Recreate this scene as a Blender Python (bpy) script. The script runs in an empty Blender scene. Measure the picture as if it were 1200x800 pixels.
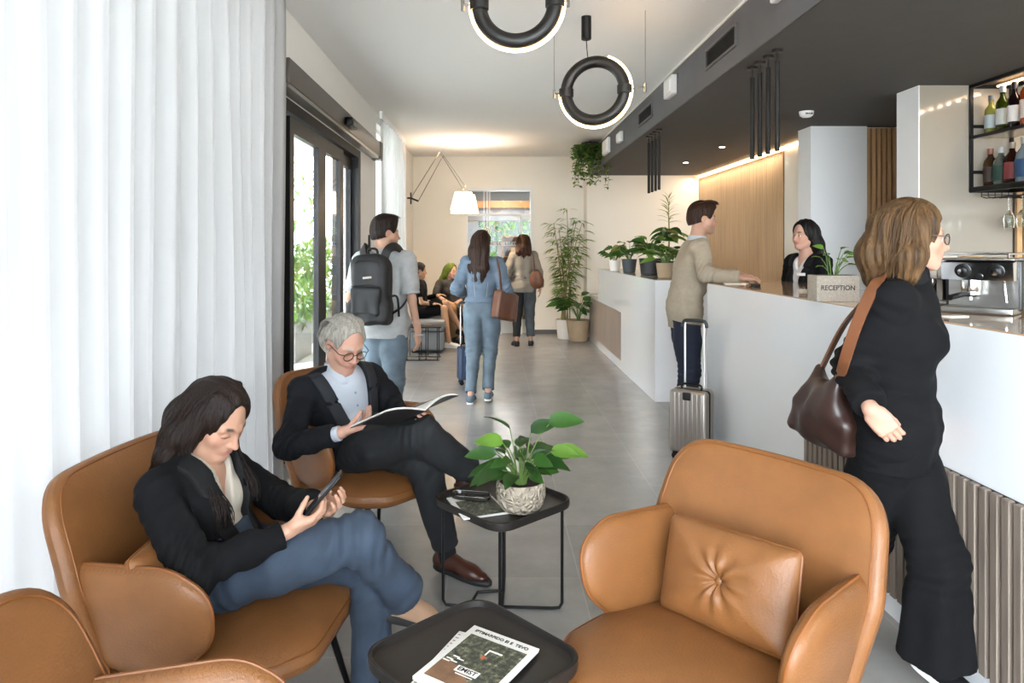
import bpy, bmesh, math, random
import numpy as np
from mathutils import Vector, Matrix, Euler
random.seed(7)
SC = bpy.context.scene
COL = SC.collection
PI = math.pi

# ---------------------------------------------------------------- camera
# level camera at 1.5 m, 24 mm lens; the frame is cropped below the horizon (lens shift)
FPX, U0, V0, EYE = 800.0, 576.0, 290.0, 1.5
cam_d = bpy.data.cameras.new('camera'); cam = bpy.data.objects.new('camera', cam_d); COL.objects.link(cam)
cam.location = (0, 0, EYE); cam.rotation_euler = (PI/2, 0, 0)
cam_d.sensor_width = 36; cam_d.lens = 36*FPX/1200
cam_d.shift_x = (600-U0)/1200; cam_d.shift_y = -(400-V0)/1200
cam_d.clip_start = .05; cam_d.clip_end = 200
SC.camera = cam
# ---------------------------------------------------------------- world, sun, exposure
SC.view_settings.view_transform = 'Standard'
try: SC.view_settings.look = 'None'
except Exception: pass
SC.view_settings.gamma = 1.0
SC.view_settings.use_curve_mapping = False
SC.view_settings.exposure = 2.05
w = bpy.data.worlds.new('sky'); SC.world = w; w.use_nodes = True
nt = w.node_tree; nt.nodes.clear()
wo = nt.nodes.new('ShaderNodeOutputWorld'); bg = nt.nodes.new('ShaderNodeBackground')
bg.inputs[0].default_value = (.84, .925, 1.0, 1); 
# bright overcast sky, with brightening added towards the left to fill the room
tcw = nt.nodes.new('ShaderNodeTexCoord'); dt = nt.nodes.new('ShaderNodeVectorMath'); dt.operation = 'DOT_PRODUCT'; dt.inputs[1].default_value = (-.97, -.22, .1)
cv = nt.nodes.new('ShaderNodeMapRange'); cv.inputs[1].default_value = -.1; cv.inputs[2].default_value = .95; cv.inputs[3].default_value = 2.6; cv.inputs[4].default_value = 13.0
nt.links.new(tcw.outputs['Generated'], dt.inputs[0]); nt.links.new(dt.outputs['Value'], cv.inputs[0]); nt.links.new(cv.outputs[0], bg.inputs[1])
nt.links.new(bg.outputs[0], wo.inputs[0])
SC.cycles.max_bounces = 10; SC.cycles.diffuse_bounces = 5; SC.cycles.glossy_bounces = 4
SC.cycles.transmission_bounces = 8; SC.cycles.transparent_max_bounces = 16
SC.cycles.caustics_reflective = False; SC.cycles.caustics_refractive = False
SC.cycles.sample_clamp_indirect = 6.0

def area_light(name, loc, rot, sx, sy, power, color=(1, 1, 1), spread=PI):
    d = bpy.data.lights.new(name, 'AREA'); d.shape = 'RECTANGLE'; d.size = sx; d.size_y = sy
    d.energy = power; d.color = color; d.spread = spread
    o = bpy.data.objects.new(name, d); COL.objects.link(o); o.location = loc; o.rotation_euler = rot
    return o
def spot_light(name, loc, power, color=(1, .86, .68), size=100, blend=.6, rot=(0, 0, 0), r=.03):
    d = bpy.data.lights.new(name, 'SPOT'); d.energy = power; d.color = color
    d.spot_size = math.radians(size); d.spot_blend = blend; d.shadow_soft_size = r
    o = bpy.data.objects.new(name, d); COL.objects.link(o); o.location = loc; o.rotation_euler = rot
    return o
def point_light(name, loc, power, color=(1, .86, .68), r=.05):
    d = bpy.data.lights.new(name, 'POINT'); d.energy = power; d.color = color; d.shadow_soft_size = r
    o = bpy.data.objects.new(name, d); COL.objects.link(o); o.location = loc
    return o
# daylight enters through the glazing: sky portals in the window openings
def portal(name, loc, rot, sx, sy):
    o = area_light(name, loc, rot, sx, sy, 1); o.data.cycles.is_portal = True
portal('sky_portal_side_window', (-1.62, 1.4, 1.5), (0, -PI/2, 0), 2.9, 5.1)
portal('sky_portal_entrance', (-1.62, 5.9, 1.25), (0, -PI/2, 0), 2.5, 3.4)
portal('sky_portal_far_window', (-1.62, 9.1, 1.5), (0, -PI/2, 0), 2.9, 2.1)
portal('sky_portal_rear', (1.55, -1.72, 1.5), (PI/2, 0, 0), 5.5, 2.9)

# ---------------------------------------------------------------- naming helpers
def tag(o, label=None, cat=None, group=None, kind=None):
    if label: o['label'] = label
    if cat: o['category'] = cat
    if group: o['group'] = group
    if kind: o['kind'] = kind
    return o
def thing(name, label, cat, loc=(0, 0, 0), rz=0, group=None):
    o = bpy.data.objects.new(name, None); COL.objects.link(o)
    o.empty_display_size = .05
    o.location = loc; o.rotation_euler = (0, 0, rz)
    return tag(o, label, cat, group)
def mesh_obj(name, me, mat=None, parent=None, smooth=True):
    o = bpy.data.objects.new(name, me); COL.objects.link(o)
    if mat is not None:
        for m in (mat if isinstance(mat, (list, tuple)) else [mat]): me.materials.append(m)
    if parent is not None: o.parent = parent
    if smooth: me.polygons.foreach_set('use_smooth', [True]*len(me.polygons))
    return o
def copy_tree(o, parent=None):
    c = o.copy(); COL.objects.link(c)
    if parent is not None: c.parent = parent
    for ch in list(o.children): copy_tree(ch, c)
    return c
def at(u, v, Y):
    """the point seen in direction (u, v) of the level camera at depth Y"""
    return Vector(((u-U0)*Y/FPX, Y, EYE-(v-V0)*Y/FPX))

# ---------------------------------------------------------------- materials
def lin(h):
    h = h.lstrip('#'); c = [int(h[i:i+2], 16)/255 for i in (0, 2, 4)]
    return tuple((x/12.92 if x <= .04045 else ((x+.055)/1.055)**2.4) for x in c) + (1,)
MATS = {}
def mat(name, col, rough=.5, metal=0, noise=None, bump=None, spec=None, coat=None, trans=None, emit=None, sheen=None,
        alpha=None, ior=None, sss=None, coords='Object', vcol=False):
    """noise=(scale, amount[, stretch]); bump=(scale, strength[, stretch])"""
    if name in MATS: return MATS[name]
    m = bpy.data.materials.new(name); m.use_nodes = True; MATS[name] = m
    n = m.node_tree; p = n.nodes['Principled BSDF']
    c = lin(col) if isinstance(col, str) else tuple(col)+((1,) if len(col) == 3 else ())
    p.inputs['Base Color'].default_value = c
    p.inputs['Roughness'].default_value = rough; p.inputs['Metallic'].default_value = metal
    if spec is not None: p.inputs['Specular IOR Level'].default_value = spec
    if coat: p.inputs['Coat Weight'].default_value = coat; p.inputs['Coat Roughness'].default_value = .04
    if trans: p.inputs['Transmission Weight'].default_value = trans
    if ior: p.inputs['IOR'].default_value = ior
    if sheen: p.inputs['Sheen Weight'].default_value = sheen; p.inputs['Sheen Roughness'].default_value = .5
    if alpha is not None: p.inputs['Alpha'].default_value = alpha
    if emit: p.inputs['Emission Color'].default_value = (lin(emit[0]) if isinstance(emit[0], str) else emit[0]); p.inputs['Emission Strength'].default_value = emit[1]
    if sss: p.inputs['Subsurface Weight'].default_value = sss; p.inputs['Subsurface Radius'].default_value = (.02, .008, .004); p.inputs['Subsurface Scale'].default_value = .08
    src = None
    if vcol:
        a = n.nodes.new('ShaderNodeVertexColor'); a.layer_name = 'Col'; src = a.outputs[0]
        n.links.new(src, p.inputs['Base Color'])
    def tex(scale, stretch, detail=4):
        tc = n.nodes.new('ShaderNodeTexCoord'); mp = n.nodes.new('ShaderNodeMapping'); t = n.nodes.new('ShaderNodeTexNoise')
        mp.inputs['Scale'].default_value = stretch or (1, 1, 1)
        t.inputs['Scale'].default_value = scale; t.inputs['Detail'].default_value = detail
        n.links.new(tc.outputs[coords], mp.inputs[0]); n.links.new(mp.outputs[0], t.inputs[0])
        return t
    if noise:
        t = tex(noise[0], noise[2] if len(noise) > 2 else None)
        r = n.nodes.new('ShaderNodeMapRange'); r.inputs[1].default_value = .3; r.inputs[2].default_value = .7
        r.inputs[3].default_value = 1-noise[1]; r.inputs[4].default_value = 1+noise[1]
        mx = n.nodes.new('ShaderNodeVectorMath'); mx.operation = 'SCALE'
        n.links.new(t.outputs[0], r.inputs[0]); n.links.new(r.outputs[0], mx.inputs['Scale'])
        if src: n.links.new(src, mx.inputs[0])
        else: mx.inputs[0].default_value = c[:3]
        n.links.new(mx.outputs[0], p.inputs['Base Color'])
    if bump:
        t = tex(bump[0], bump[2] if len(bump) > 2 else None, 5)
        b = n.nodes.new('ShaderNodeBump'); b.inputs['Strength'].default_value = bump[1]; b.inputs['Distance'].default_value = .01
        n.links.new(t.outputs[0], b.inputs['Height']); n.links.new(b.outputs[0], p.inputs['Normal'])
    return m

# ---------------------------------------------------------------- mesh builder
class MB:
    def __init__(s): s.v = []; s.f = []; s.mi = []
    def add(s, vs, fs, m=0):
        k = len(s.v); s.v += [tuple(v) for v in vs]; s.f += [tuple(i+k for i in f) for f in fs]; s.mi += [m]*len(fs)
        return s
    def box(s, x0, x1, y0, y1, z0, z1, m=0, M=None):
        vs = [Vector((x, y, z)) for z in (z0, z1) for y in (y0, y1) for x in (x0, x1)]
        if M is not None: vs = [M @ v for v in vs]
        return s.add(vs, [(0, 2, 3, 1), (4, 5, 7, 6), (0, 1, 5, 4), (2, 6, 7, 3), (0, 4, 6, 2), (1, 3, 7, 5)], m)
    def rbox(s, x0, x1, y0, y1, z0, z1, r=.01, m=0, M=None, seg=3):
        """box with all edges rounded"""
        bm = bmesh.new(); bmesh.ops.create_cube(bm, size=1)
        for v in bm.verts: v.co = Vector(((x0+x1)/2+v.co.x*(x1-x0), (y0+y1)/2+v.co.y*(y1-y0), (z0+z1)/2+v.co.z*(z1-z0)))
        bmesh.ops.bevel(bm, geom=bm.edges[:], offset=r, segments=seg, profile=.5, affect='EDGES')
        vs = [(M @ v.co if M is not None else v.co.copy()) for v in bm.verts]
        s.add(vs, [[v.index for v in f.verts] for f in bm.faces], m); bm.free(); return s
    def tube(s, pts, r, n=8, m=0, closed=False, caps=True, flat=None):
        """tube through points; r a number or one per point; flat=(ax, k) squashes the section"""
        pts = [Vector(p) for p in pts]; N = len(pts)
        rs = r if isinstance(r, (list, tuple)) else [r]*N
        up = None; rings = []
        for i, p in enumerate(pts):
            a = pts[i-1] if (i > 0 or closed) else p; b = pts[(i+1) % N] if (i < N-1 or closed) else p
            t = (b-a)
            t = t.normalized() if t.length > 1e-9 else Vector((0, 0, 1))
            if up is None:
                up = Vector((0, 0, 1)) if abs(t.z) < .9 else Vector((1, 0, 0))
            x = up - t*up.dot(t)
            if x.length < 1e-6: x = t.orthogonal()
            x.normalize(); y = t.cross(x); up = x
            rings.append([p + (x*math.cos(2*PI*j/n) + y*math.sin(2*PI*j/n)*(flat or 1))*rs[i] for j in range(n)])
        vs = [v for rg in rings for v in rg]; fs = []
        for i in range(N if closed else N-1):
            k = (i+1) % N
            for j in range(n): fs.append((i*n+j, i*n+(j+1) % n, k*n+(j+1) % n, k*n+j))
        if caps and not closed:
            fs.append(tuple(reversed(range(n)))); fs.append(tuple((N-1)*n+j for j in range(n)))
        return s.add(vs, fs, m)
    def lathe(s, prof, n=32, c=(0, 0, 0), m=0, M=None):
        """prof: (r, z) pairs from bottom to top"""
        c = Vector(c); vs = []; fs = []
        for r, z in prof:
            for j in range(n): 
                v = Vector((max(r, 1e-5)*math.cos(2*PI*j/n), max(r, 1e-5)*math.sin(2*PI*j/n), z))
                vs.append((M @ v if M is not None else v)+c)
        for i in range(len(prof)-1):
            for j in range(n): fs.append((i*n+j, i*n+(j+1) % n, (i+1)*n+(j+1) % n, (i+1)*n+j))
        if prof[0][0] > 1e-4: fs.append(tuple(reversed(range(n))))
        if prof[-1][0] > 1e-4: fs.append(tuple((len(prof)-1)*n+j for j in range(n)))
        return s.add(vs, fs, m)
    def prism(s, poly, z0, z1, m=0, M=None):
        n = len(poly); vs = [Vector((x, y, z0)) for x, y in poly]+[Vector((x, y, z1)) for x, y in poly]
        if M is not None: vs = [M @ v for v in vs]
        fs = [tuple(reversed(range(n))), tuple(range(n, 2*n))]+[(i, (i+1) % n, n+(i+1) % n, n+i) for i in range(n)]
        return s.add(vs, fs, m)
    def sphere(s, c, r, n=12, m=0, M=None):
        c = Vector(c); rr = r if isinstance(r, (tuple, list)) else (r, r, r)
        vs = []; fs = []; h = n//2
        for i in range(h+1):
            a = PI*i/h
            for j in range(n):
                v = Vector((rr[0]*math.sin(a)*math.cos(2*PI*j/n), rr[1]*math.sin(a)*math.sin(2*PI*j/n), rr[2]*math.cos(a)))
                vs.append((M @ v if M is not None else v)+c)
        for i in range(h):
            for j in range(n): fs.append((i*n+j, (i+1)*n+j, (i+1)*n+(j+1) % n, i*n+(j+1) % n))
        return s.add(vs, fs, m)
    def build(s, name, material=None, parent=None, smooth=False, weld=False):
        me = bpy.data.meshes.new(name); me.from_pydata(s.v, [], s.f)
        if weld:
            bm = bmesh.new(); bm.from_mesh(me); bmesh.ops.remove_doubles(bm, verts=bm.verts, dist=1e-5); bm.to_mesh(me); bm.free()
        o = mesh_obj(name, me, material, parent, smooth=False)
        if not weld and any(s.mi): me.polygons.foreach_set('material_index', s.mi)
        if smooth:
            me.polygons.foreach_set('use_smooth', [True]*len(me.polygons))
            try: me.set_sharp_from_angle(angle=math.radians(40))
            except Exception: pass
        me.update(); return o
def struct(name, mb, m, smooth=False):
    o = mb.build(name, m, smooth=smooth); o['kind'] = 'structure'; return o
def catmull(pts, n=8, closed=False):
    P = [Vector(p) for p in pts]; N = len(P); out = []
    for i in range(N if closed else N-1):
        p0 = P[(i-1) % N] if (closed or i > 0) else P[0]; p1 = P[i]; p2 = P[(i+1) % N]; p3 = P[(i+2) % N] if (closed or i < N-2) else P[-1]
        for k in range(n):
            t = k/n
            out.append(.5*((2*p1)+(-p0+p2)*t+(2*p0-5*p1+4*p2-p3)*t*t+(-p0+3*p1-3*p2+p3)*t*t*t))
    if not closed: out.append(P[-1])
    return out
def round_poly(pts, r, seg=6):
    """2-D polygon with rounded corners; r number or list"""
    n = len(pts); out = []
    for i in range(n):
        p = Vector(pts[i]); a = Vector(pts[i-1])-p; b = Vector(pts[(i+1) % n])-p
        rr = (r[i] if isinstance(r, (list, tuple)) else r)
        ang = a.angle(b)/2; d = min(rr/math.tan(ang), a.length*.49, b.length*.49)
        p1 = p+a.normalized()*d; p2 = p+b.normalized()*d
        for k in range(seg+1):
            t = k/seg; out.append(((1-t)**2*p1+2*t*(1-t)*p+t*t*p2))
    return out
def resample(poly, n):
    P = [Vector(p) for p in poly]; L = [0]
    for i in range(len(P)): L.append(L[-1]+(P[(i+1) % len(P)]-P[i]).length)
    out = []; k = 0
    for j in range(n):
        d = L[-1]*j/n
        while L[k+1] < d: k += 1
        t = (d-L[k])/max(L[k+1]-L[k], 1e-9); out.append(P[k].lerp(P[(k+1) % len(P)], t))
    return out
def pad(outline, T, surf, n=96, rings=14, power=3.2, extra=None, center=None):
    """upholstered pad: 2-D outline puffed to thickness T on the surface surf(u, v) -> Vector"""
    O = resample(outline, n); c = Vector(center) if center else sum(O, Vector((0, 0)))/n
    def S(u, v, w):
        p = surf(u, v); e = 1e-3
        nn = (surf(u+e, v)-surf(u-e, v)).cross(surf(u, v+e)-surf(u, v-e))
        return p + nn.normalized()*w
    vs = []; fs = []
    rr = [math.sin(PI/2*(i/(rings-1))) for i in range(rings)]
    for side in (1, -1):
        for i in range(rings):
            s_ = rr[i]; h = T/2*(1-s_**power)**(1/power)
            for p in O:
                q = c.lerp(p, max(s_, .002)); dh = extra(q.x, q.y, side, s_) if extra else 0
                vs.append(S(q.x, q.y, side*(h+dh)))
    B = rings*n
    for i in range(rings-1):
        for j in range(n):
            k = (j+1) % n
            fs.append((i*n+j, (i+1)*n+j, (i+1)*n+k, i*n+k)); fs.append((B+i*n+j, B+i*n+k, B+(i+1)*n+k, B+(i+1)*n+j))
    fs.append(tuple(range(n))); fs.append(tuple(B+j for j in reversed(range(n))))
    mb = MB().add(vs, fs)
    return mb, S, O, c
# ---------------------------------------------------------------- soft bodies: distance fields meshed with surface nets
def V(*a): return np.array(a if len(a) > 1 else a[0], dtype=np.float32)
class Fld:
    """list of blended primitives; each entry (mode, k, fn(P), centre, radius)"""
    def __init__(s): s.p = []; s.lo = np.full(3, 1e9); s.hi = np.full(3, -1e9); s.post = []; s.cut = []
    def _add(s, fn, k, mode, lo, hi):
        s.p.append((mode, k, fn))
        if mode == 'u': s.lo = np.minimum(s.lo, lo); s.hi = np.maximum(s.hi, hi)
        return s
    def cone(s, a, b, ra, rb, k=.02, mode='u', flat=None):
        """round cone from a to b; flat=(axis, factor) makes the section an ellipse thinner along axis"""
        a = V(*a); b = V(*b); m = max(ra, rb)
        ab = b-a; L2 = float(ab@ab)+1e-12; L = L2**.5
        if flat is not None:
            ax = V(*flat[0]); ax = ax/np.linalg.norm(ax); f = flat[1]
        def fn(P):
            d = P-a
            t = np.clip((d@ab)/L2, 0, 1)
            q = d-t[:, None]*ab
            if flat is not None:
                c = q@ax; q = q+(c*(1/f-1))[:, None]*ax
                dist = np.sqrt((q*q).sum(1))-(ra+(rb-ra)*t)
                return dist*(f if f < 1 else 1)
            return np.sqrt((q*q).sum(1))-(ra+(rb-ra)*t)
        return s._add(fn, k, mode, np.minimum(a, b)-m, np.maximum(a, b)+m)
    def chain(s, pts, rs, k=.02, mode='u', flat=None):
        for i in range(len(pts)-1): s.cone(pts[i], pts[i+1], rs[i], rs[i+1], k, mode, flat)
        return s
    def ell(s, c, r, R=None, k=.02, mode='u'):
        c = V(*c); r = V(*r); Rm = None if R is None else np.array(R, dtype=np.float32)
        def fn(P):
            d = P-c
            if Rm is not None: d = d@Rm
            k0 = np.sqrt(((d/r)**2).sum(1)); k1 = np.sqrt(((d/(r*r))**2).sum(1))+1e-9
            return k0*(k0-1)/k1
        m = float(r.max())
        return s._add(fn, k, mode, c-m, c+m)
    def box(s, c, r, R=None, rad=.01, k=.01, mode='u'):
        c = V(*c); r = V(*r)-rad; Rm = None if R is None else np.array(R, dtype=np.float32)
        def fn(P):
            d = P-c
            if Rm is not None: d = d@Rm
            q = np.abs(d)-r
            return np.sqrt((np.maximum(q, 0)**2).sum(1))+np.minimum(q.max(1), 0)-rad
        m = float(np.linalg.norm(r))+rad
        return s._add(fn, k, mode, c-m, c+m)
    def plane(s, p, n, k=.002, mode='i'):
        """keep what lies behind the plane (n points away from what stays)"""
        p = V(*p); n = V(*n); n = n/np.linalg.norm(n)
        return s._add(lambda P: (P-p)@n, k, mode, 0, 0)
    def fn_(s, fn, k=.004, mode='i', lo=0, hi=0): return s._add(fn, k, mode, lo, hi)
    def eval(s, P):
        d = np.full(len(P), 1e3, dtype=np.float32)
        for mode, k, fn in s.p:
            e = fn(P)
            if mode == 'u':
                h = np.clip(.5+.5*(d-e)/k, 0, 1); h = np.where(d > 100, 0, h); d = np.where(d > 100, e, d+(e-d)*h-k*h*(1-h))
            elif mode == 's':
                h = np.clip(.5-.5*(d+e)/k, 0, 1); d = d*(1-h)-e*h+k*h*(1-h)
            elif mode == 'i':
                h = np.clip(.5-.5*(d-e)/k, 0, 1); d = d*h+e*(1-h)+k*h*(1-h) if False else np.maximum(d, e)+np.maximum(k-np.abs(d-e), 0)**2/(4*k)
            elif mode == 'd': d = d+e
        return d
def offset(f, o): return lambda P: f.eval(P)-o
_rs = np.random.RandomState(3)
_wv = _rs.normal(size=(10, 3)); _wv /= np.linalg.norm(_wv, axis=1)[:, None]; _ph = _rs.uniform(0, 6.28, 10)
def wob(scale, amp, seed=0, stretch=(1, 1, 1)):
    """soft uneven folds"""
    W = (np.roll(_wv, seed, 0)*scale*np.array(stretch)).astype(np.float32); ph = _ph+seed*1.7
    def fn(P):
        d = np.zeros(len(P), dtype=np.float32)
        for i in range(7): d += np.sin(P@(W[i]*(1+.28*i)) + ph[i] + 1.6*np.sin(P@W[(i+3) % 10]*.6+ph[(i+5) % 10]))
        return d*(amp/2.6)
    return fn
def folds(p, axis, r, pitch, amp, side=None):
    """creases across a limb around joint p (axis along the limb)"""
    p = V(*p); a = V(*axis); a = a/np.linalg.norm(a); w = None
    if side is not None: w = V(*side); w = w/np.linalg.norm(w)
    def fn(P):
        q = P-p; t = q@a; rr = (q*q).sum(1)
        g = np.exp(-rr/(r*r))
        lat = q@w if w is not None else 0
        return amp*g*np.sin(t*6.28/pitch + (lat*30 if w is not None else 0) + 1.5*np.sin(q[:, 0]*23+q[:, 2]*17))
    return fn
def nets(fld, h, name, material=None, parent=None, lo=None, hi=None, color=None, pad_=.03):
    lo = np.array(fld.lo if lo is None else lo, dtype=np.float64)-pad_; hi = np.array(fld.hi if hi is None else hi, dtype=np.float64)+pad_
    B = 4
    n = (np.ceil((hi-lo)/(h*B)).astype(int))
    # coarse pass
    gc = [lo[i]+(np.arange(n[i])+.5)*h*B for i in range(3)]
    C = np.stack(np.meshgrid(*gc, indexing='ij'), -1).reshape(-1, 3).astype(np.float32)
    dc = fld.eval(C)
    near = np.abs(dc) < h*B*1.0+h*2.5
    N = n*B+1
    D = np.repeat(np.repeat(np.repeat(dc.reshape(n), B, 0), B, 1), B, 2)
    D = np.pad(D, ((0, 1), (0, 1), (0, 1)), mode='edge').astype(np.float32)
    bi = np.stack(np.unravel_index(np.nonzero(near)[0], n), -1)*B
    o = np.stack(np.meshgrid(range(B+1), range(B+1), range(B+1), indexing='ij'), -1).reshape(-1, 3)
    idx = (bi[:, None, :]+o[None]).reshape(-1, 3)
    flat = np.unique(np.ravel_multi_index(idx.T, N))
    P = (np.stack(np.unravel_index(flat, N), -1)*h+lo).astype(np.float32)
    D.reshape(-1)[flat] = fld.eval(P)
    D[0], D[-1], D[:, 0], D[:, -1], D[:, :, 0], D[:, :, -1] = [np.maximum(a, 1e-4) for a in (D[0], D[-1], D[:, 0], D[:, -1], D[:, :, 0], D[:, :, -1])]
    S = D < 0
    cs = np.zeros(N-1, dtype=np.int8)
    for a in (0, 1):
        for b in (0, 1):
            for c in (0, 1): cs += S[a:N[0]-1+a, b:N[1]-1+b, c:N[2]-1+c]
    act = (cs > 0) & (cs < 8)
    ci = np.stack(np.nonzero(act), -1)
    if len(ci) == 0: raise ValueError('empty field '+name)
    vid = np.full(N-1, -1, dtype=np.int64); vid[act] = np.arange(len(ci))
    acc = np.zeros((len(ci), 3)); cnt = np.zeros(len(ci))
    cor = [(a, b, c) for a in (0, 1) for b in (0, 1) for c in (0, 1)]
    for i, p in enumerate(cor):
        for q in cor[i+1:]:
            if sum(abs(p[k]-q[k]) for k in range(3)) != 1: continue
            d0 = D[ci[:, 0]+p[0], ci[:, 1]+p[1], ci[:, 2]+p[2]]; d1 = D[ci[:, 0]+q[0], ci[:, 1]+q[1], ci[:, 2]+q[2]]
            m = (d0 < 0) != (d1 < 0)
            t = np.where(m, d0/np.where(m, d0-d1, 1), 0)
            for k in range(3): acc[:, k] += np.where(m, p[k]+(q[k]-p[k])*t, 0)
            cnt += m
    vs = (ci+acc/cnt[:, None])*h+lo
    quads = []
    for ax in range(3):
        u, v = (ax+1) % 3, (ax+2) % 3
        sl0 = [slice(None)]*3; sl1 = [slice(None)]*3
        sl0[ax] = slice(0, -1); sl1[ax] = slice(1, None)
        sl0[u] = sl1[u] = slice(1, -1); sl0[v] = sl1[v] = slice(1, -1)
        A = S[tuple(sl0)]; Bb = S[tuple(sl1)]
        e = np.stack(np.nonzero(A != Bb), -1); st = A[tuple(e.T)]
        base = e.copy(); base[:, u] += 1; base[:, v] += 1
        def cell(du, dv):
            c = base.copy(); c[:, u] -= du; c[:, v] -= dv
            return vid[c[:, 0], c[:, 1], c[:, 2]]
        q = np.stack([cell(1, 1), cell(0, 1), cell(0, 0), cell(1, 0)], -1)
        q[~st] = q[~st][:, ::-1]
        quads.append(q)
    Q = np.concatenate(quads)
    me = bpy.data.meshes.new(name)
    me.vertices.add(len(vs)); me.vertices.foreach_set('co', vs.astype(np.float32).ravel())
    me.loops.add(len(Q)*4); me.loops.foreach_set('vertex_index', Q.ravel().astype(np.int32))
    me.polygons.add(len(Q)); me.polygons.foreach_set('loop_start', np.arange(0, len(Q)*4, 4, dtype=np.int32))
    me.update(calc_edges=True)
    if color is not None:
        ca = me.color_attributes.new('Col', 'FLOAT_COLOR', 'POINT')
        c = color(vs.astype(np.float32)); ca.data.foreach_set('color', np.concatenate([c, np.ones((len(c), 1))], 1).astype(np.float32).ravel())
    if name is None: return me
    return mesh_obj(name, me, material, parent)
def join_meshes(objs):
    """merge several mesh objects into the first (their surfaces overlap inside)"""
    bm = bmesh.new()
    for o in objs: bm.from_mesh(o.data)
    bm.to_mesh(objs[0].data); bm.free()
    for o in objs[1:]:
        me = o.data; bpy.data.objects.remove(o); bpy.data.meshes.remove(me)
    return objs[0]
def frame(fwd, up):
    """rotation matrix with columns right, forward, up"""
    f = np.array(fwd, dtype=float); f /= np.linalg.norm(f); u = np.array(up, dtype=float); u -= f*(u@f); u /= np.linalg.norm(u)
    r = np.cross(f, u)
    return np.stack([r, f, u], 1)
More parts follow.
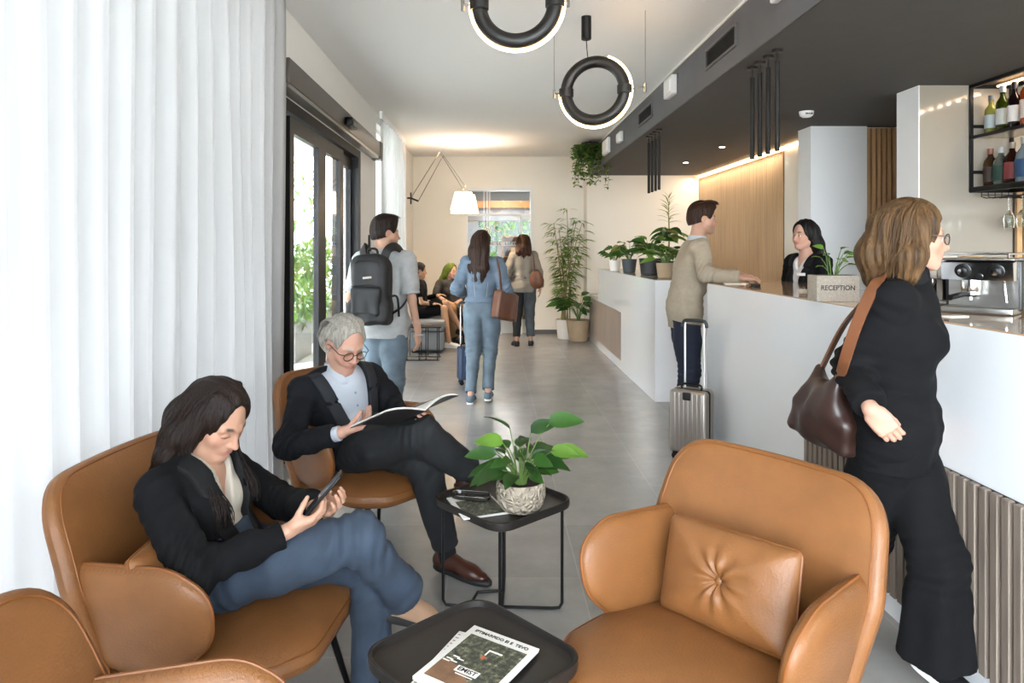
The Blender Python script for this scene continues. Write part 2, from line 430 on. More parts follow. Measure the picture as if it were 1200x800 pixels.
# ---------------------------------------------------------------- people toolkit
def nv(a): a = np.array(a, dtype=float); return a/(np.linalg.norm(a)+1e-12)
def lerp(a, b, t): return np.array(a)*(1-t)+np.array(b)*t
class Person:
    def __init__(s, label, J, sex='m', loc=None, k=1.0, group=None):
        s.J = {a: (np.array(b, dtype=float)) for a, b in J.items()}; s.sex = sex; s.k = k
        j = s.J; loc = loc if loc is not None else (float(j['pelvis'][0]), float(j['pelvis'][1]), 0)
        s.root = thing('person', label, 'person', loc, 0, group); s.off = Vector(loc)
        s.r = nv(j['shR']-j['shL']); s.u = nv(j['neck']-j['chest'])
        s.f = np.cross(s.u, s.r); s.r = np.cross(s.f, s.u)
        hr = nv(j['hipR']-j['hipL']); pu = nv(j['chest']-j['pelvis']); pf = nv(np.cross(pu, hr)); s.PF = np.stack([np.cross(pf, pu), pf, pu], 1)
        s.CF = np.stack([s.r, s.f, s.u], 1)
        hf = nv(j['face']); s.HF = frame(hf, j.get('hup', (0, 0, 1)))
        s.hk = k*(1.0 if sex == 'm' else .95)*float(J.get('headk', 1))
    def put(s, o):
        o.parent = s.root; o.location = -s.off; return o
    def H(s, p): return s.J['head']+s.HF@(np.array(p)*s.hk)
    def torso(s, f, g=0., k=.05, lower=True):
        j = s.J; q = s.k; F = s.sex == 'f'
        wa = lerp(j['pelvis'], j['chest'], .5)
        f.ell(j['pelvis'], ((.165 if not F else .17)*q+g, .118*q+g, .115*q+g), s.PF, k)
        f.ell(wa, ((.148 if not F else .125)*q+g, (.112 if not F else .098)*q+g, .13*q+g), s.PF, k)
        f.ell(j['chest'], ((.168 if not F else .142)*q+g, (.118 if not F else .1)*q+g, .155*q+g), s.CF, k)
        up = lerp(j['chest'], j['neck'], .62)
        for S in ('shR', 'shL'):
            f.cone(up, lerp(up, j[S], .85), .07*q+g, (.052 if not F else .044)*q+g, k)
        if F:
            for sg in (1, -1): f.ell(j['chest']+s.CF@np.array((sg*.065*q, .075*q, .0)), (.055*q+g, .05*q+g, .055*q+g), s.CF, .03)
        return f
    def arm(s, f, side, r, k=.02, end=1.0, start=0.):
        j = s.J; a, b, c = j['sh'+side], j['el'+side], j['wr'+side]
        f.cone(lerp(a, b, start), b, r[0], r[1], k); f.cone(b, lerp(b, c, end), r[1], r[1]+(r[2]-r[1])*end, k)
        return f
    def leg(s, f, side, r, k=.02, end=1.0, flare=None):
        j = s.J; a, b, c = j['hip'+side], j['kn'+side], j['an'+side]
        m = lerp(a, b, .45); f.cone(a, m, r[0], r[0]*.55+r[1]*.45+.004, k); f.cone(m, b, r[0]*.55+r[1]*.45+.004, r[1], k)
        if len(r) > 3:
            m2 = lerp(b, c, .38); f.cone(b, m2, r[1], r[2], k); f.cone(m2, lerp(b, c, end), r[2], r[3], k)
        else: f.cone(b, lerp(b, c, end), r[1], r[2], k)
        return f
    # ---- skin
    def head_field(s):
        f = Fld(); q = s.hk; F = s.sex == 'f'
        def C(a, b, ra, rb, k=.01, mode='u', flat=None): f.cone(s.H(a), s.H(b), ra*q, rb*q, k*q, mode, None if flat is None else (s.HF@np.array(flat[0], dtype=float), flat[1]))
        def E(c, r, k=.01, mode='u'): f.ell(s.H(c), np.array(r)*q, s.HF, k*q, mode)
        E((0, -.012, .035), (.075, .094, .085), .02)
        E((0, .03, -.02), (.062, .062, .082), .03)
        E((0, .02, -.06), (.052 if not F else .047, .055, .05), .03)
        for sg in (1, -1):
            E((sg*.04, .05, -.028), (.024, .026, .022), .025)
            C((sg*.05, .0, -.06), (sg*.016, .068, -.1), .018 if not F else .014, .016, .03)
            C((sg*.012, .086, .018), (sg*.045, .068, .016), .010, .009, .015)
            E((sg*.032, .094, -.001), (.018, .015, .0125), .012, 's')
            E((sg*.031, .0735, -.002), (.0145, .0145, .0145), .004)
            C((sg*.019, .0835, -.003), (sg*.044, .0775, -.004), .0042, .0035, .004)     # eyelid
            E((sg*.011, .094, -.037), (.0095, .011, .008), .007)
            E((sg*.075, -.008, -.004), (.008, .018, .031), .006)
            E((sg*.08, .0, .0), (.004, .009, .016), .005, 's')
        C((0, .084, .012), (0, .108, -.033), .0085, .0100, .010)
        E((0, .110, -.035), (.0105, .0105, .0095), .007)
        E((0, .082, -.058), (.028, .016, .02), .018)
        C((-.017, .090, -.061), (.017, .090, -.061), .0052, .0052, .006)
        C((0, .0945, -.0605), (0, .0945, -.0605), .0052, .0052, .006)
        C((-.013, .0905, -.0705), (.013, .0905, -.0705), .0068, .0068, .006)
        C((-.024, .094, -.0655), (.024, .094, -.0655), .0016, .0016, .004, 's')
        E((0, .076, -.094), (.022 if not F else .017, .018, .016), .015)
        if s.J.get('smile') is not None:
            for sg in (1, -1): E((sg*.036, .072, -.045), (.014, .013, .017), .015)
        j = s.J
        nr = .056 if not F else .045
        f.cone(s.H((0, -.022, -.045)), lerp(s.H((0, -.03, -.06)), j['neck'], 1.0), nr*q, nr*1.05*q, .02)
        f.cone(j['neck'], lerp(j['neck'], j['chest'], .35), nr*1.1*q, .085*q, .04)
        return f
    def head(s, h=.004, skin=None, skinc=(.47, .27, .19), lip=(.38, .16, .125), brow=(.05, .03, .02), beard=None, eyes=True):
        f = s.head_field(); Mi = np.linalg.inv(s.HF); c0 = np.array(skinc)
        def col(P):
            L = ((P-s.J['head'])@Mi.T)/s.hk; x, y, z = L[:, 0], L[:, 1], L[:, 2]; n = len(P)
            c = np.tile(c0, (n, 1))
            def blob(cx, cy, cz, rx, ry, rz, soft=.5):
                d = np.sqrt(((np.abs(x)-cx)/rx)**2+((y-cy)/ry)**2+((z-cz)/rz)**2); return np.clip((1+soft-d)/soft, 0, 1)[:, None]
            sk = blob(.031, .085, .002, .019, .02, .012, .9)*.35; c = c*(1-sk)+np.array((c0[0]*.72, c0[1]*.6, c0[2]*.58))*sk  # darker redder skin round the eyes, with socket shading painted in
            ck = blob(.042, .06, -.03, .02, .03, .018, 1.2)*.28; c = c*(1-ck)+np.array((c0[0]*1.02, c0[1]*.72, c0[2]*.7))*ck
            nk = blob(0, .11, -.033, .014, .02, .014, 1)*.3; c = c*(1-nk)+np.array((c0[0], c0[1]*.75, c0[2]*.72))*nk
            if beard is not None:
                bd = np.clip((.2-np.abs(z+.085)/.05)*3, 0, 1)*np.clip((y+.01)*40, 0, 1); bd = np.maximum(bd, np.clip((-.042-z)*60, 0, 1)*np.clip((y-.0)*40, 0, 1))[:, None]*beard[3]
                bd = bd*(1-blob(0, .09, -.066, .022, .02, .009, .4)); c = c*(1-bd)+np.array(beard[:3])*bd
            lp = blob(0, .092, -.0655, .0225, .014, .0105, .35); c = c*(1-lp)+np.array(lip)*lp
            arch = z-(.0185+.006*np.cos((np.abs(x)-.03)*60)); br = (np.clip(1.6-np.abs(arch)/.0042, 0, 1)*np.clip(1.5-np.abs(np.abs(x)-.031)/.0135, 0, 1)*(y > .05))[:, None]
            c = c*(1-br)+np.array(brow)*br
            ld = (np.clip(1.5-np.abs(z+.0065)/.0024, 0, 1)*np.clip(1.5-np.abs(np.abs(x)-.031)/.012, 0, 1)*(y > .06))[:, None]*.95; c = c*(1-ld)+np.array(brow)*.4*ld
            return c
        lo = s.J['head']-.17*s.hk; hi = s.J['head']+.15*s.hk; nk = s.J['neck']
        lo = np.minimum(lo, nk-.08); hi = np.maximum(hi, nk+.08)
        f.plane(lerp(nk, s.J['chest'], .55), s.J['chest']-nk)
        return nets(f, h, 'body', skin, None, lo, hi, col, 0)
    def hand_field(s, side, d, pn, curl=(.25, .35, .25), spread=.0, thumb=(.6, .75, .25), tcurl=.3, fing=None, hk=1.0):
        """fingers point along d, palm faces pn; curl = bend at the three joints in radians (fing: per finger)"""
        f = Fld(); q = s.hk*hk*(1.0 if s.sex == 'm' else .94); w = s.J['wr'+side]; d = nv(d); pn = nv(np.array(pn)-d*np.dot(pn, d))
        lat = np.cross(d, pn)*(1 if side == 'R' else -1)
        def W(a, b, c): return w+q*(d*a+lat*b+pn*c)
        el = s.J['el'+side]; f.cone(lerp(w, el, .3), w, .031*q, .0245*q, .01)
        R = np.stack([lat, d, pn], 1)
        f.cone(W(0, 0, 0), W(.03, 0, 0), .0245*q, .025*q, .015, flat=(pn, .75))
        f.box(W(.052, -.001, .002), (.038*q, .042*q, .0135*q), R, .0125*q, .012)
        f.cone(W(.02, .018, .008), W(.05, .03, .01), .014*q, .012*q, .014)
        f.cone(W(.02, -.022, .006), W(.06, -.026, .006), .012*q, .010*q, .014)
        offs = (.029, .0098, -.0095, -.027); L = ((.042, .025, .019), (.046, .029, .02), (.043, .027, .02), (.034, .02, .017))
        for i in range(4):
            cu = (fing[i] if fing else curl); p = W(.086-.004*abs(i-1.3), offs[i], 0); a = 0.
            dd = nv(d+lat*spread*(1.5-i)); rr = (.0092, .0084, .0076, .0064)
            if i == 3: rr = tuple(x*.86 for x in rr)
            f.cone(W(.06, offs[i]*.8, 0), p, .0095*q, rr[0]*q, .006)
            for m in range(3):
                a += cu[m]; e = p+q*L[i][m]*(dd*math.cos(a)+pn*math.sin(a)); f.cone(p, e, rr[m]*q, rr[m+1]*q, .003); p = e
        p = W(.022, .024, .006); t = nv(d*thumb[0]+lat*thumb[1]+pn*thumb[2]); t2 = nv(t*math.cos(tcurl)+nv(pn*.5+d*.6-lat*.5)*math.sin(tcurl))
        e = p+t*.038*q; f.cone(p, e, .013*q, .0105*q, .008); e2 = e+nv(t*.7+t2*.5)*.03*q; f.cone(e, e2, .0105*q, .0092*q, .003); e3 = e2+t2*.024*q; f.cone(e2, e3, .0092*q, .0072*q, .003)
        return f
    def body(s, skin, headkw, hands=(), h=.0105, arms=(.042, .033, .023), legs=(.075, .048, .032)):
        q = s.k; c0 = np.array(headkw.get('skinc', (.47, .27, .19)))
        cf = lambda P: np.tile(c0, (len(P), 1))
        f = Fld(); s.torso(f, -.014)
        for sd in ('R', 'L'):
            s.arm(f, sd, [a*q for a in arms]); s.leg(f, sd, [a*q for a in legs])
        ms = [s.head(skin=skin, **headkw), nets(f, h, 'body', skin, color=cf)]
        for hd in hands:
            side = hd.pop('side'); hh = hd.pop('h', .003); g = s.hand_field(side, **hd)
            ms.append(nets(g, hh, 'body', skin, color=cf, pad_=.012))
        o = join_meshes(ms); me = o.data
        me.polygons.foreach_set('use_smooth', [True]*len(me.polygons))
        return s.put(o)
    # ---- clothes
    def front(s, P):
        L = (P-s.J['neck'].astype(np.float32))@s.CF.astype(np.float32); return L[:, 0]/s.k, L[:, 1]/s.k, L[:, 2]/s.k
    def hem_cut(s, f, p, n): return f.plane(p, n, .003)
    def sleeve_cut(s, f, side, t, r=.1):
        """cut a sleeve where it reaches fraction t of the forearm (or upper arm when t<0)"""
        a, b = (s.J['el'+side], s.J['wr'+side]) if t >= 0 else (s.J['sh'+side], s.J['el'+side]); t = abs(t)
        p = lerp(a, b, t).astype(np.float32); d = nv(b-a).astype(np.float32); R = r*s.k
        def fn(P):
            q = P-p; ax = q@d; rad = np.sqrt(np.maximum((q*q).sum(1)-ax*ax, 0))
            return -np.maximum(np.maximum(-ax, rad-R), ax-.30)     # negative inside stays outside the cut cylinder
        f.fn_(fn, .003, 'i'); return f
    def top(s, name, m, g=.016, sl=(.062, .05, .038), hem=None, cuff=1.0, V_=None, lapel=None, h=.0065, foldamp=.0035, collar=None, seed=0, opening=None, arms=('R', 'L'), k=.03, sag=0, extra=None):
        """shirt, sweater or jacket over torso and arms"""
        j = s.J; q = s.k; f = Fld(); s.torso(f, g)
        if extra: extra(f)
        f.fn_(wob(22, foldamp, seed), mode='d')
        f.fn_(folds(lerp(j['pelvis'], j['chest'], .35), s.u, .16, .06, foldamp), mode='d')
        hp, hn = hem if hem is not None else (j['pelvis']-s.PF[:, 2]*.10*q, -s.PF[:, 2])
        f.plane(hp, hn, .004)
        vcut = None
        if V_ is not None:
            L, wt, wb = V_
            def vf(P):
                x, y, z = s.front(P)
                w_ = wt*np.clip((z+L)/L, 0, 1.25)
                if wb: w_ = w_ + np.clip((-z-L), 0, 1)*wb
                return -q*np.maximum(np.abs(x)-np.where((z > -L) | (wb > 0), w_, -1), .0-y)
            f.fn_(vf, .004)
        for sd in arms:
            A = Fld(); s.arm(A, sd, [a_*q for a_ in sl], k)
            el = j['el'+sd]; ax = nv(j['wr'+sd]-j['sh'+sd])
            A.fn_(wob(26, foldamp, seed+1), mode='d')
            A.fn_(folds(el, ax, .10*q, .034, foldamp*1.3), mode='d')
            A.fn_(folds(j['sh'+sd], nv(j['el'+sd]-j['sh'+sd]), .09*q, .045, foldamp*.8), mode='d')
            s.sleeve_cut(A, sd, cuff, .12)
            f.fn_(offset(A, 0), k, 'u', A.lo, A.hi)
        nr = (.056 if s.sex == 'm' else .046)*q*1.05
        f.fn_(lambda P: -(offset(_neckcone(s, nr), .0)(P)), .004, 'i')
        o = nets(f, h, name, m); s.put(o); s.topf = f
        if lapel is not None and V_ is not None:
            L, wt, wb = V_; lw, lm = lapel
            g2 = Fld(); s.torso(g2, g+.009)
            g2.fn_(wob(22, foldamp*.7, seed), mode='d')
            def lf(P):
                x, y, z = s.front(P); w_ = wt*np.clip((z+L)/L, 0, 1.3)
                ww = lw*np.clip((z+L*1.0)/(L*.55), 0, 1); notch = np.where((z > -.085) & (z < -.07), .02, 0)
                return q*np.maximum(np.maximum(np.abs(np.abs(x)-w_-ww/2)-ww/2+notch, -y+.0), np.maximum(z-.045, -L-z))
            g2.fn_(lf, .003); g3 = Fld(); s.torso(g3, g+.001)
            try: s.put(nets(g2, .005, 'lapel', lm)).parent = s.root
            except ValueError: pass
        return o
    def shirt_collar(s, m, hgt=.035, r=None, open_=.03, flap=True):
        j = s.J; q = s.k; nr = (r or (.056 if s.sex == 'm' else .047))*q
        f = Fld(); up = nv(s.H((0, -.03, -.06))-j['neck']); a = j['neck']-up*.03*q; b = j['neck']+up*(hgt+.02)*q
        f.cone(a, b, nr*1.42+.008, nr*1.12+.006, .01)
        f.fn_(lambda P: -(np.sqrt(np.maximum(((P-V(*a))**2).sum(1)-((P-V(*a))@V(*up))**2, 0))-(nr*1.05+.001)), .002)
        f.plane(b, up)
        def gap(P):
            x, y, z = s.front(P); return -q*np.maximum(np.abs(x)-open_*np.clip(.4+z*14, .0, 1.3), -y)
        f.fn_(gap, .002)
        o = s.put(nets(f, .0038, 'collar', m))
        if flap:
            for sg in (1, -1):
                g = Fld(); c = j['neck']+s.CF@np.array((sg*.042*q, .088*q, -.012*q)); R = s.CF@np.array(Euler((.75, sg*.25, -sg*.5)).to_matrix())
                g.box(c, (.020*q, .005*q, .034*q), R, .003, .003); o2 = s.put(nets(g, .0035, 'collar_flap', m, pad_=.012)); o2.parent = s.root
        return o
    def trousers(s, m, r=(.105, .078, .06), g=.012, drape=0, waist=None, hemt=1.0, h=.0065, foldamp=.004, name='trousers', seed=0, k=.03, hem_hollow=True, sides=('R', 'L'), top_over=None):
        j = s.J; q = s.k; f = Fld()
        f.ell(j['pelvis'], (.165*q+g, .118*q+g, .115*q+g), s.PF, .05)
        wa = lerp(j['pelvis'], j['chest'], .4); f.ell(wa, (.135*q+g, .108*q+g, .1*q+g), s.PF, .05)
        f.fn_(wob(20, foldamp*.6, seed), mode='d')
        for sd in sides:
            A = Fld(); s.leg(A, sd, [a_*q for a_ in r], k)
            kn, an, hp_ = j['kn'+sd], j['an'+sd], j['hip'+sd]
            A.fn_(wob(20, foldamp*.8, seed+2, (1, 1, .6)), mode='d')
            A.fn_(folds(kn, nv(an-hp_), .12*q, .042, foldamp), mode='d')
            A.fn_(folds(an, nv(an-kn), .09*q, .05, foldamp*(.8 if not drape else .3), nv(np.cross(an-kn, (1, .3, 0)))), mode='d')
            if drape:
                ka, ax_ = V(*kn), V(*nv(an-kn)); e1 = V(*nv(np.cross(nv(an-kn), (0, 1, .01)))); e2 = np.cross(ax_, e1)
                A.fn_(lambda P, ka=ka, ax_=ax_, e1=e1, e2=e2: drape*np.clip(((P-ka)@ax_)*3+.3, 0, 1)*np.sin(5*np.arctan2((P-ka)@e1, (P-ka)@e2)+2.5*((P-ka)@ax_)), mode='d')
            A.fn_(folds(hp_, nv(kn-hp_), .13*q, .05, foldamp*.8), mode='d')
            e = lerp(kn, an, hemt); d = nv(an-kn); rr = r[-1]*q
            A.plane(e, d, .003)
            if hem_hollow: A.cone(e-d*.05, e+d*.1, rr*.8-.004, rr*.92-.004, .004, 's')
            f.fn_(offset(A, 0), .02, 'u', A.lo, A.hi)
        wp = waist if waist is not None else lerp(j['pelvis'], j['chest'], .42)
        f.plane(wp, s.PF[:, 2])
        return s.put(nets(f, h, name, m))
    def shoe(s, side, d, m, msole, L=.27, up=(0, 0, 1), lace=None, style='shoe', sole_h=.022, h=.0045, parent=None):
        """shoe below ankle; d = pointing direction"""
        j = s.J; q = s.k; a = j['an'+side]; R = frame(d, up); d = R[:, 1]; u = R[:, 2]; r = R[:, 0]
        o0 = a-u*(.085*q)          # sole level under the ankle
        f = Fld(); W = lambda x, y, z: o0+q*(r*x+d*y+u*z)
        lt = L-.07
        f.cone(W(0, -.035, .04), W(0, .03, .045), .036*q, .034*q, .03)
        f.cone(W(0, .03, .05), W(0, lt*.62, .034), .034*q, .034*q, .03)
        f.cone(W(.004, lt*.6, .03), W(.0, lt*.88, .026), .038*q, .028*q, .03, flat=(u, .8))
        f.cone(W(0, -.03, .05), W(0, -.02, .085 if style != 'boot' else .14), .033*q, .035*q, .02)
        f.plane(W(0, 0, sole_h*.8), -u, .004)
        if style != 'boot':
            f.cone(W(0, -.02, .075), W(0, -.02, .12), .026*q, .03*q, .005, 's'); f.plane(W(0, -.02, .088), nv(u-d*.15))
        o = s.put(nets(f, h, 'shoe', m, pad_=.015))
        # sole: rounded footprint
        prof = [(-.031, -.055), (-.037, .0), (-.034, .05), (-.043, lt*.62), (-.036, lt*.9), (-.012, lt+.022), (.016, lt+.022), (.038, lt*.88), (.043, lt*.6), (.034, .04), (.036, -.02), (.028, -.055), (0, -.068)]
        P2 = [Vector((p.x, p.y)) for p in catmull([(x, y, 0) for x, y in prof], 5, True)]
        vs = []; n = len(P2)
        for z, sc in ((0, .94), (sole_h*.3, 1), (sole_h*.8, 1.0), (sole_h, .97)):
            for p in P2: vs.append(Vector(W(p.x*sc, p.y*sc+(1-sc)*lt*.4, z)))
        fs = [tuple(reversed(range(n)))]+[(i*n+t, i*n+(t+1) % n, (i+1)*n+(t+1) % n, (i+1)*n+t) for i in range(3) for t in range(n)]+[tuple(3*n+t for t in range(n))]
        so = MB().add(vs, fs).build('sole', msole, o, smooth=True)
        if lace is not None:
            mb = MB()
            for i in range(4):
                y = .035+i*.02; z = .083-i*.009
                mb.tube([W(-.022, y, z-.008), W(0, y+.004, z+.002), W(.022, y, z-.008)], .0022, 5)
            mb.tube([W(0, .028, .088), W(.02, .03, .10), W(.03, .02, .085), W(0, .028, .088), W(-.02, .03, .1), W(-.03, .015, .085)], .0018, 5)
            mb.build('laces', lace, o, smooth=True)
        return o
    # ---- hair
    def hair_cap(s, m, grow=.012, low=-.06, back=.0, style='short', h=.005, extra=None, groove=.0018, top=0., face=(.066, .085, .088), facec=(0, .10, -.035), seed=0):
        f = Fld(); q = s.hk
        f.ell(s.H((0, -.014, .036+top)), np.array((.075+grow, .094+grow, .085+grow+top))*q, s.HF, .02)
        f.ell(s.H((0, -.035, -.01)), np.array((.068+grow, .07+grow, .075+grow*.5))*q, s.HF, .03)
        if style == 'short':
            f.plane(s.H((0, -.05, low)), s.HF@np.array((0, .35, -1.0)), .01)
        if extra: extra(f)
        Mi = np.linalg.inv(s.HF).astype(np.float32); hc = s.J['head'].astype(np.float32)
        def gr(P):
            L = (P-hc)@Mi.T
            t = np.arctan2(L[:, 0], -L[:, 1]-.02)*34+L[:, 2]*14+2.2*np.sin(L[:, 2]*22+seed)
            t2 = np.sin(L[:, 0]*190+3*np.sin(L[:, 1]*30))
            wgt = np.clip((L[:, 2]-.06)*20, 0, 1)
            return groove*(np.sin(t)*(1-wgt)+t2*wgt)+groove*.8*np.sin(t*.43+1)*(1-wgt)
        f.fn_(gr, mode='d')
        f.ell(s.H(facec), np.array(face)*q, s.HF, .008 if style == 'short' else .02, 's')
        if style == 'short':
            for sg in (1, -1): f.ell(s.H((sg*.082, .008, -.012)), np.array((.02, .035, .036))*q, s.HF, .01, 's')
        return s.put(nets(f, h, 'hair', m, pad_=.02))
    def locks(s, m, guides, n=60, r=.006, jit=.02, wave=.01, parent=None, seed=1, sides=5, tip=.2):
        """strands: guides are polylines (world); each strand follows a blend of two neighbouring guides"""
        rnd = random.Random(seed); mb = MB()
        G = [[Vector(p) for p in catmull(g, 5)] for g in guides]
        for i in range(n):
            t = rnd.random()*(len(G)-1); a = int(t); fr = t-a; g0, g1 = G[a], G[min(a+1, len(G)-1)]
            N = min(len(g0), len(g1)); ph = rnd.random()*6.28; off = Vector((rnd.gauss(0, 1), rnd.gauss(0, 1), rnd.gauss(0, .4)))*jit
            ln = rnd.uniform(.82, 1.0); M_ = max(4, int(N*ln)); pts = []; rs = []; rr = r*rnd.uniform(.6, 1.2)
            for k in range(M_):
                u = k/(M_-1); p = g0[k].lerp(g1[k], fr)
                p = p+off*(.3+.7*u)+Vector((math.sin(ph+u*7), math.cos(ph*1.3+u*6), 0))*wave*u
                pts.append(p); rs.append(rr*(1-(1-tip)*u**2)*(.5+.5*min(1, u*6)))
            mb.tube(pts, rs, sides, flat=.6)
        o = mb.build('hair_strands', m, parent or s.root, smooth=True)
        if parent is None: o.location = -s.off
        return o
    def eyes(s, iris=(.08, .04, .02), parent=None):
        q = s.hk
        for sg in (1, -1):
            mb = MB(); c = s.H((sg*.031, .0765, -.0045)); R = Matrix([list(r) for r in s.HF]); 
            mb.sphere(c, .0128*q, 16)
            mb.sphere(s.H((sg*.031, .0865, -.0055)), .0058*q, 10, 1)
            o = mb.build('eye', [mat('eye_white', '#cfc8c2', .25), mat('eye_iris', iris, .15)], smooth=True); s.put(o)
    def glasses(s, m, glass, rr=.023, parent=None):
        q = s.hk; mb = MB(); gl = MB()
        for sg in (1, -1):
            c = np.array((sg*.033, .103, -.006)); ring = []
            for i in range(28):
                a = 2*PI*i/28; ring.append(s.H((c[0]+rr*math.cos(a)*1.08, c[1]-abs(rr*math.cos(a)+sg*0)*.12, c[2]+rr*.88*math.sin(a))))
            mb.tube(ring, .0020*q, 6, closed=True); 
            vs = [Vector(p) for p in ring]; gl.add(vs, [tuple(range(28))])
            mb.tube([s.H((sg*.057, .1, .003)), s.H((sg*.078, .085, .004)), s.H((sg*.083, .02, .006)), s.H((sg*.082, -.008, -.004))], .0019*q, 6)
        mb.tube([s.H((-.01, .104, -.001)), s.H((0, .108, .003)), s.H((.01, .104, -.001))], .002*q, 6)
        o = s.put(mb.build('glasses', m, smooth=True)); g = gl.build('lens', glass, o)
        return o
_nc = {}
def _neckcone(s, r):
    f = Fld(); j = s.J; up = nv(s.H((0, -.03, -.06))-j['neck']); f.cone(j['neck']-up*.03, j['neck']+up*.3, r, r, .01); return f

def standing(x, y, head, H=1.7, sex='m', legs=(0, 0), armR=None, armL=None, facedir=None, lean=0, spread=.09, kneebend=(0.02, .02), yawt=0, headlean=.02, hipw=None):
    """joints of a standing or walking person: head = heading unit vector (x, y); legs = forward foot offsets (R, L)"""
    f = np.array((head[0], head[1], 0.)); f /= np.linalg.norm(f); r = np.array((f[1], -f[0], 0)); z = np.array((0, 0, 1.))
    o = np.array((x, y, 0.)); k = H/1.75; sw = (.185 if sex == 'm' else .155)*k; hw = hipw or .085*k
    P = lambda a, b, c: o+r*a+f*b+z*c
    J = dict(pelvis=P(0, 0, .545*H), chest=P(0, lean*.6, .725*H), neck=P(0, lean, .832*H), head=P(0, lean+headlean, H-.125*k))
    for sd, sg in (('R', 1), ('L', -1)):
        J['sh'+sd] = P(sg*sw, lean-.01, .805*H)
        fo = legs[0] if sd == 'R' else legs[1]; kb = kneebend[0] if sd == 'R' else kneebend[1]
        J['hip'+sd] = P(sg*hw, 0, .525*H)
        hz = .085*k if fo >= 0 else .085*k+max(0, -fo-.1)*.25
        J['an'+sd] = P(sg*spread, fo, hz); J['kn'+sd] = P(sg*(hw+spread)/2, fo*.5+kb+.02, .285*H)
        a = (armR if sd == 'R' else armL) or ((.04, -.02, -.30), (.03, .06, -.235))
        e = J['sh'+sd]+k*(r*sg*a[0][0]+f*a[0][1]+z*a[0][2]); J['el'+sd] = e
        J['wr'+sd] = e+k*(r*sg*a[1][0]+f*a[1][1]+z*a[1][2])
    fd = facedir if facedir is not None else f
    J['face'] = np.array(fd, dtype=float)
    return J, P, f, r
# ---------------------------------------------------------------- materials of the place
PAINT = mat('wall_paint', '#e6e3de', .75, bump=(60, .04))
CREAM = mat('cream_wall_paint', '#e4dfd4', .75, bump=(60, .04))
CEIL = mat('ceiling_paint', '#dddcda', .85, bump=(80, .03))
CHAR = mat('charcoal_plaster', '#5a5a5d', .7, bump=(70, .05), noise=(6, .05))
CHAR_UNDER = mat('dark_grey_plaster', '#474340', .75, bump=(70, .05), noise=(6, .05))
BLACK = mat('black_metal', '#0a0a0b', .4, .2, spec=.3)
BLACKP = mat('black_powder_coat', '#0c0c0c', .5, spec=.3)
STEEL = mat('brushed_steel', '#9a9894', .3, 1, noise=(40, .1, (1, .05, 1)))
CHROME = mat('chrome', '#d8d8d8', .12, 1)
WHITEG = mat('white_gloss_laminate', '#eff1f4', .09, coat=.6, spec=.5)
WHITEM = mat('white_matt_laminate', '#ebebeb', .45)
COUNTER = mat('beige_polished_stone', '#b99b7d', .10, noise=(5, .12), coat=.5)
CREAMG = mat('greige_gloss_panel', '#978e82', .12, coat=.5, noise=(3, .03, (1, 1, .1)))
LEATHER = mat('tan_leather', '#7a4f2b', .42, noise=(7, .13), bump=(160, .16), spec=.4)
SEAM = mat('tan_leather_piping', '#784518', .5)
GLASS = mat('window_glass', '#ffffff', .0, trans=1.0, ior=1.02, spec=.5)
GLASSB = mat('clear_bottle_glass', '#eef3ee', .02, trans=1.0, ior=1.25)
SOLE_W = mat('white_rubber', '#d8d5cf', .6)
SOLE_B = mat('black_rubber', '#121212', .6)
LEAF = mat('green_leaf', '#3f6b25', .38, noise=(9, .35), sss=None)
LEAF_L = mat('light_green_leaf', '#7d9c3a', .4, noise=(9, .25))
LEAF_D = mat('dark_green_leaf', '#24491f', .35, noise=(9, .3))
STEM = mat('plant_stem', '#5b7435', .6)
CANE = mat('cane_stem', '#8a8150', .6)
SOIL = mat('potting_soil', '#2a1d14', .95, bump=(120, .6))
PAPER = mat('white_paper', '#dcd9d3', .7)
WARM = (1.0, .84, .64)
LED = mat('warm_led', '#ffdca8', .5, emit=('#ffd09a', 3.5))
SPOTM = mat('spot_lamp_lens', '#fff0d8', .5, emit=('#ffe6c0', 14))

def leaf_material(name, col, col2):
    m = mat(name, col, .38, noise=(14, .3)); n = m.node_tree; p = n.nodes['Principled BSDF']; out = n.nodes['Material Output']
    t = n.nodes.new('ShaderNodeBsdfTranslucent'); t.inputs[0].default_value = lin(col2); mx = n.nodes.new('ShaderNodeMixShader'); mx.inputs[0].default_value = .3
    n.links.new(p.outputs[0], mx.inputs[1]); n.links.new(t.outputs[0], mx.inputs[2]); n.links.new(mx.outputs[0], out.inputs[0]); return m
LF1 = leaf_material('leaf_mid', '#2f5720', '#6b9a33'); LF2 = leaf_material('leaf_light', '#5f8530', '#93b84a'); LF3 = leaf_material('leaf_dark', '#27491f', '#4b7a2a')
LF4 = leaf_material('leaf_olive', '#66762f', '#98a84c'); LFR = leaf_material('flower_coral', '#d0542c', '#f0603c')

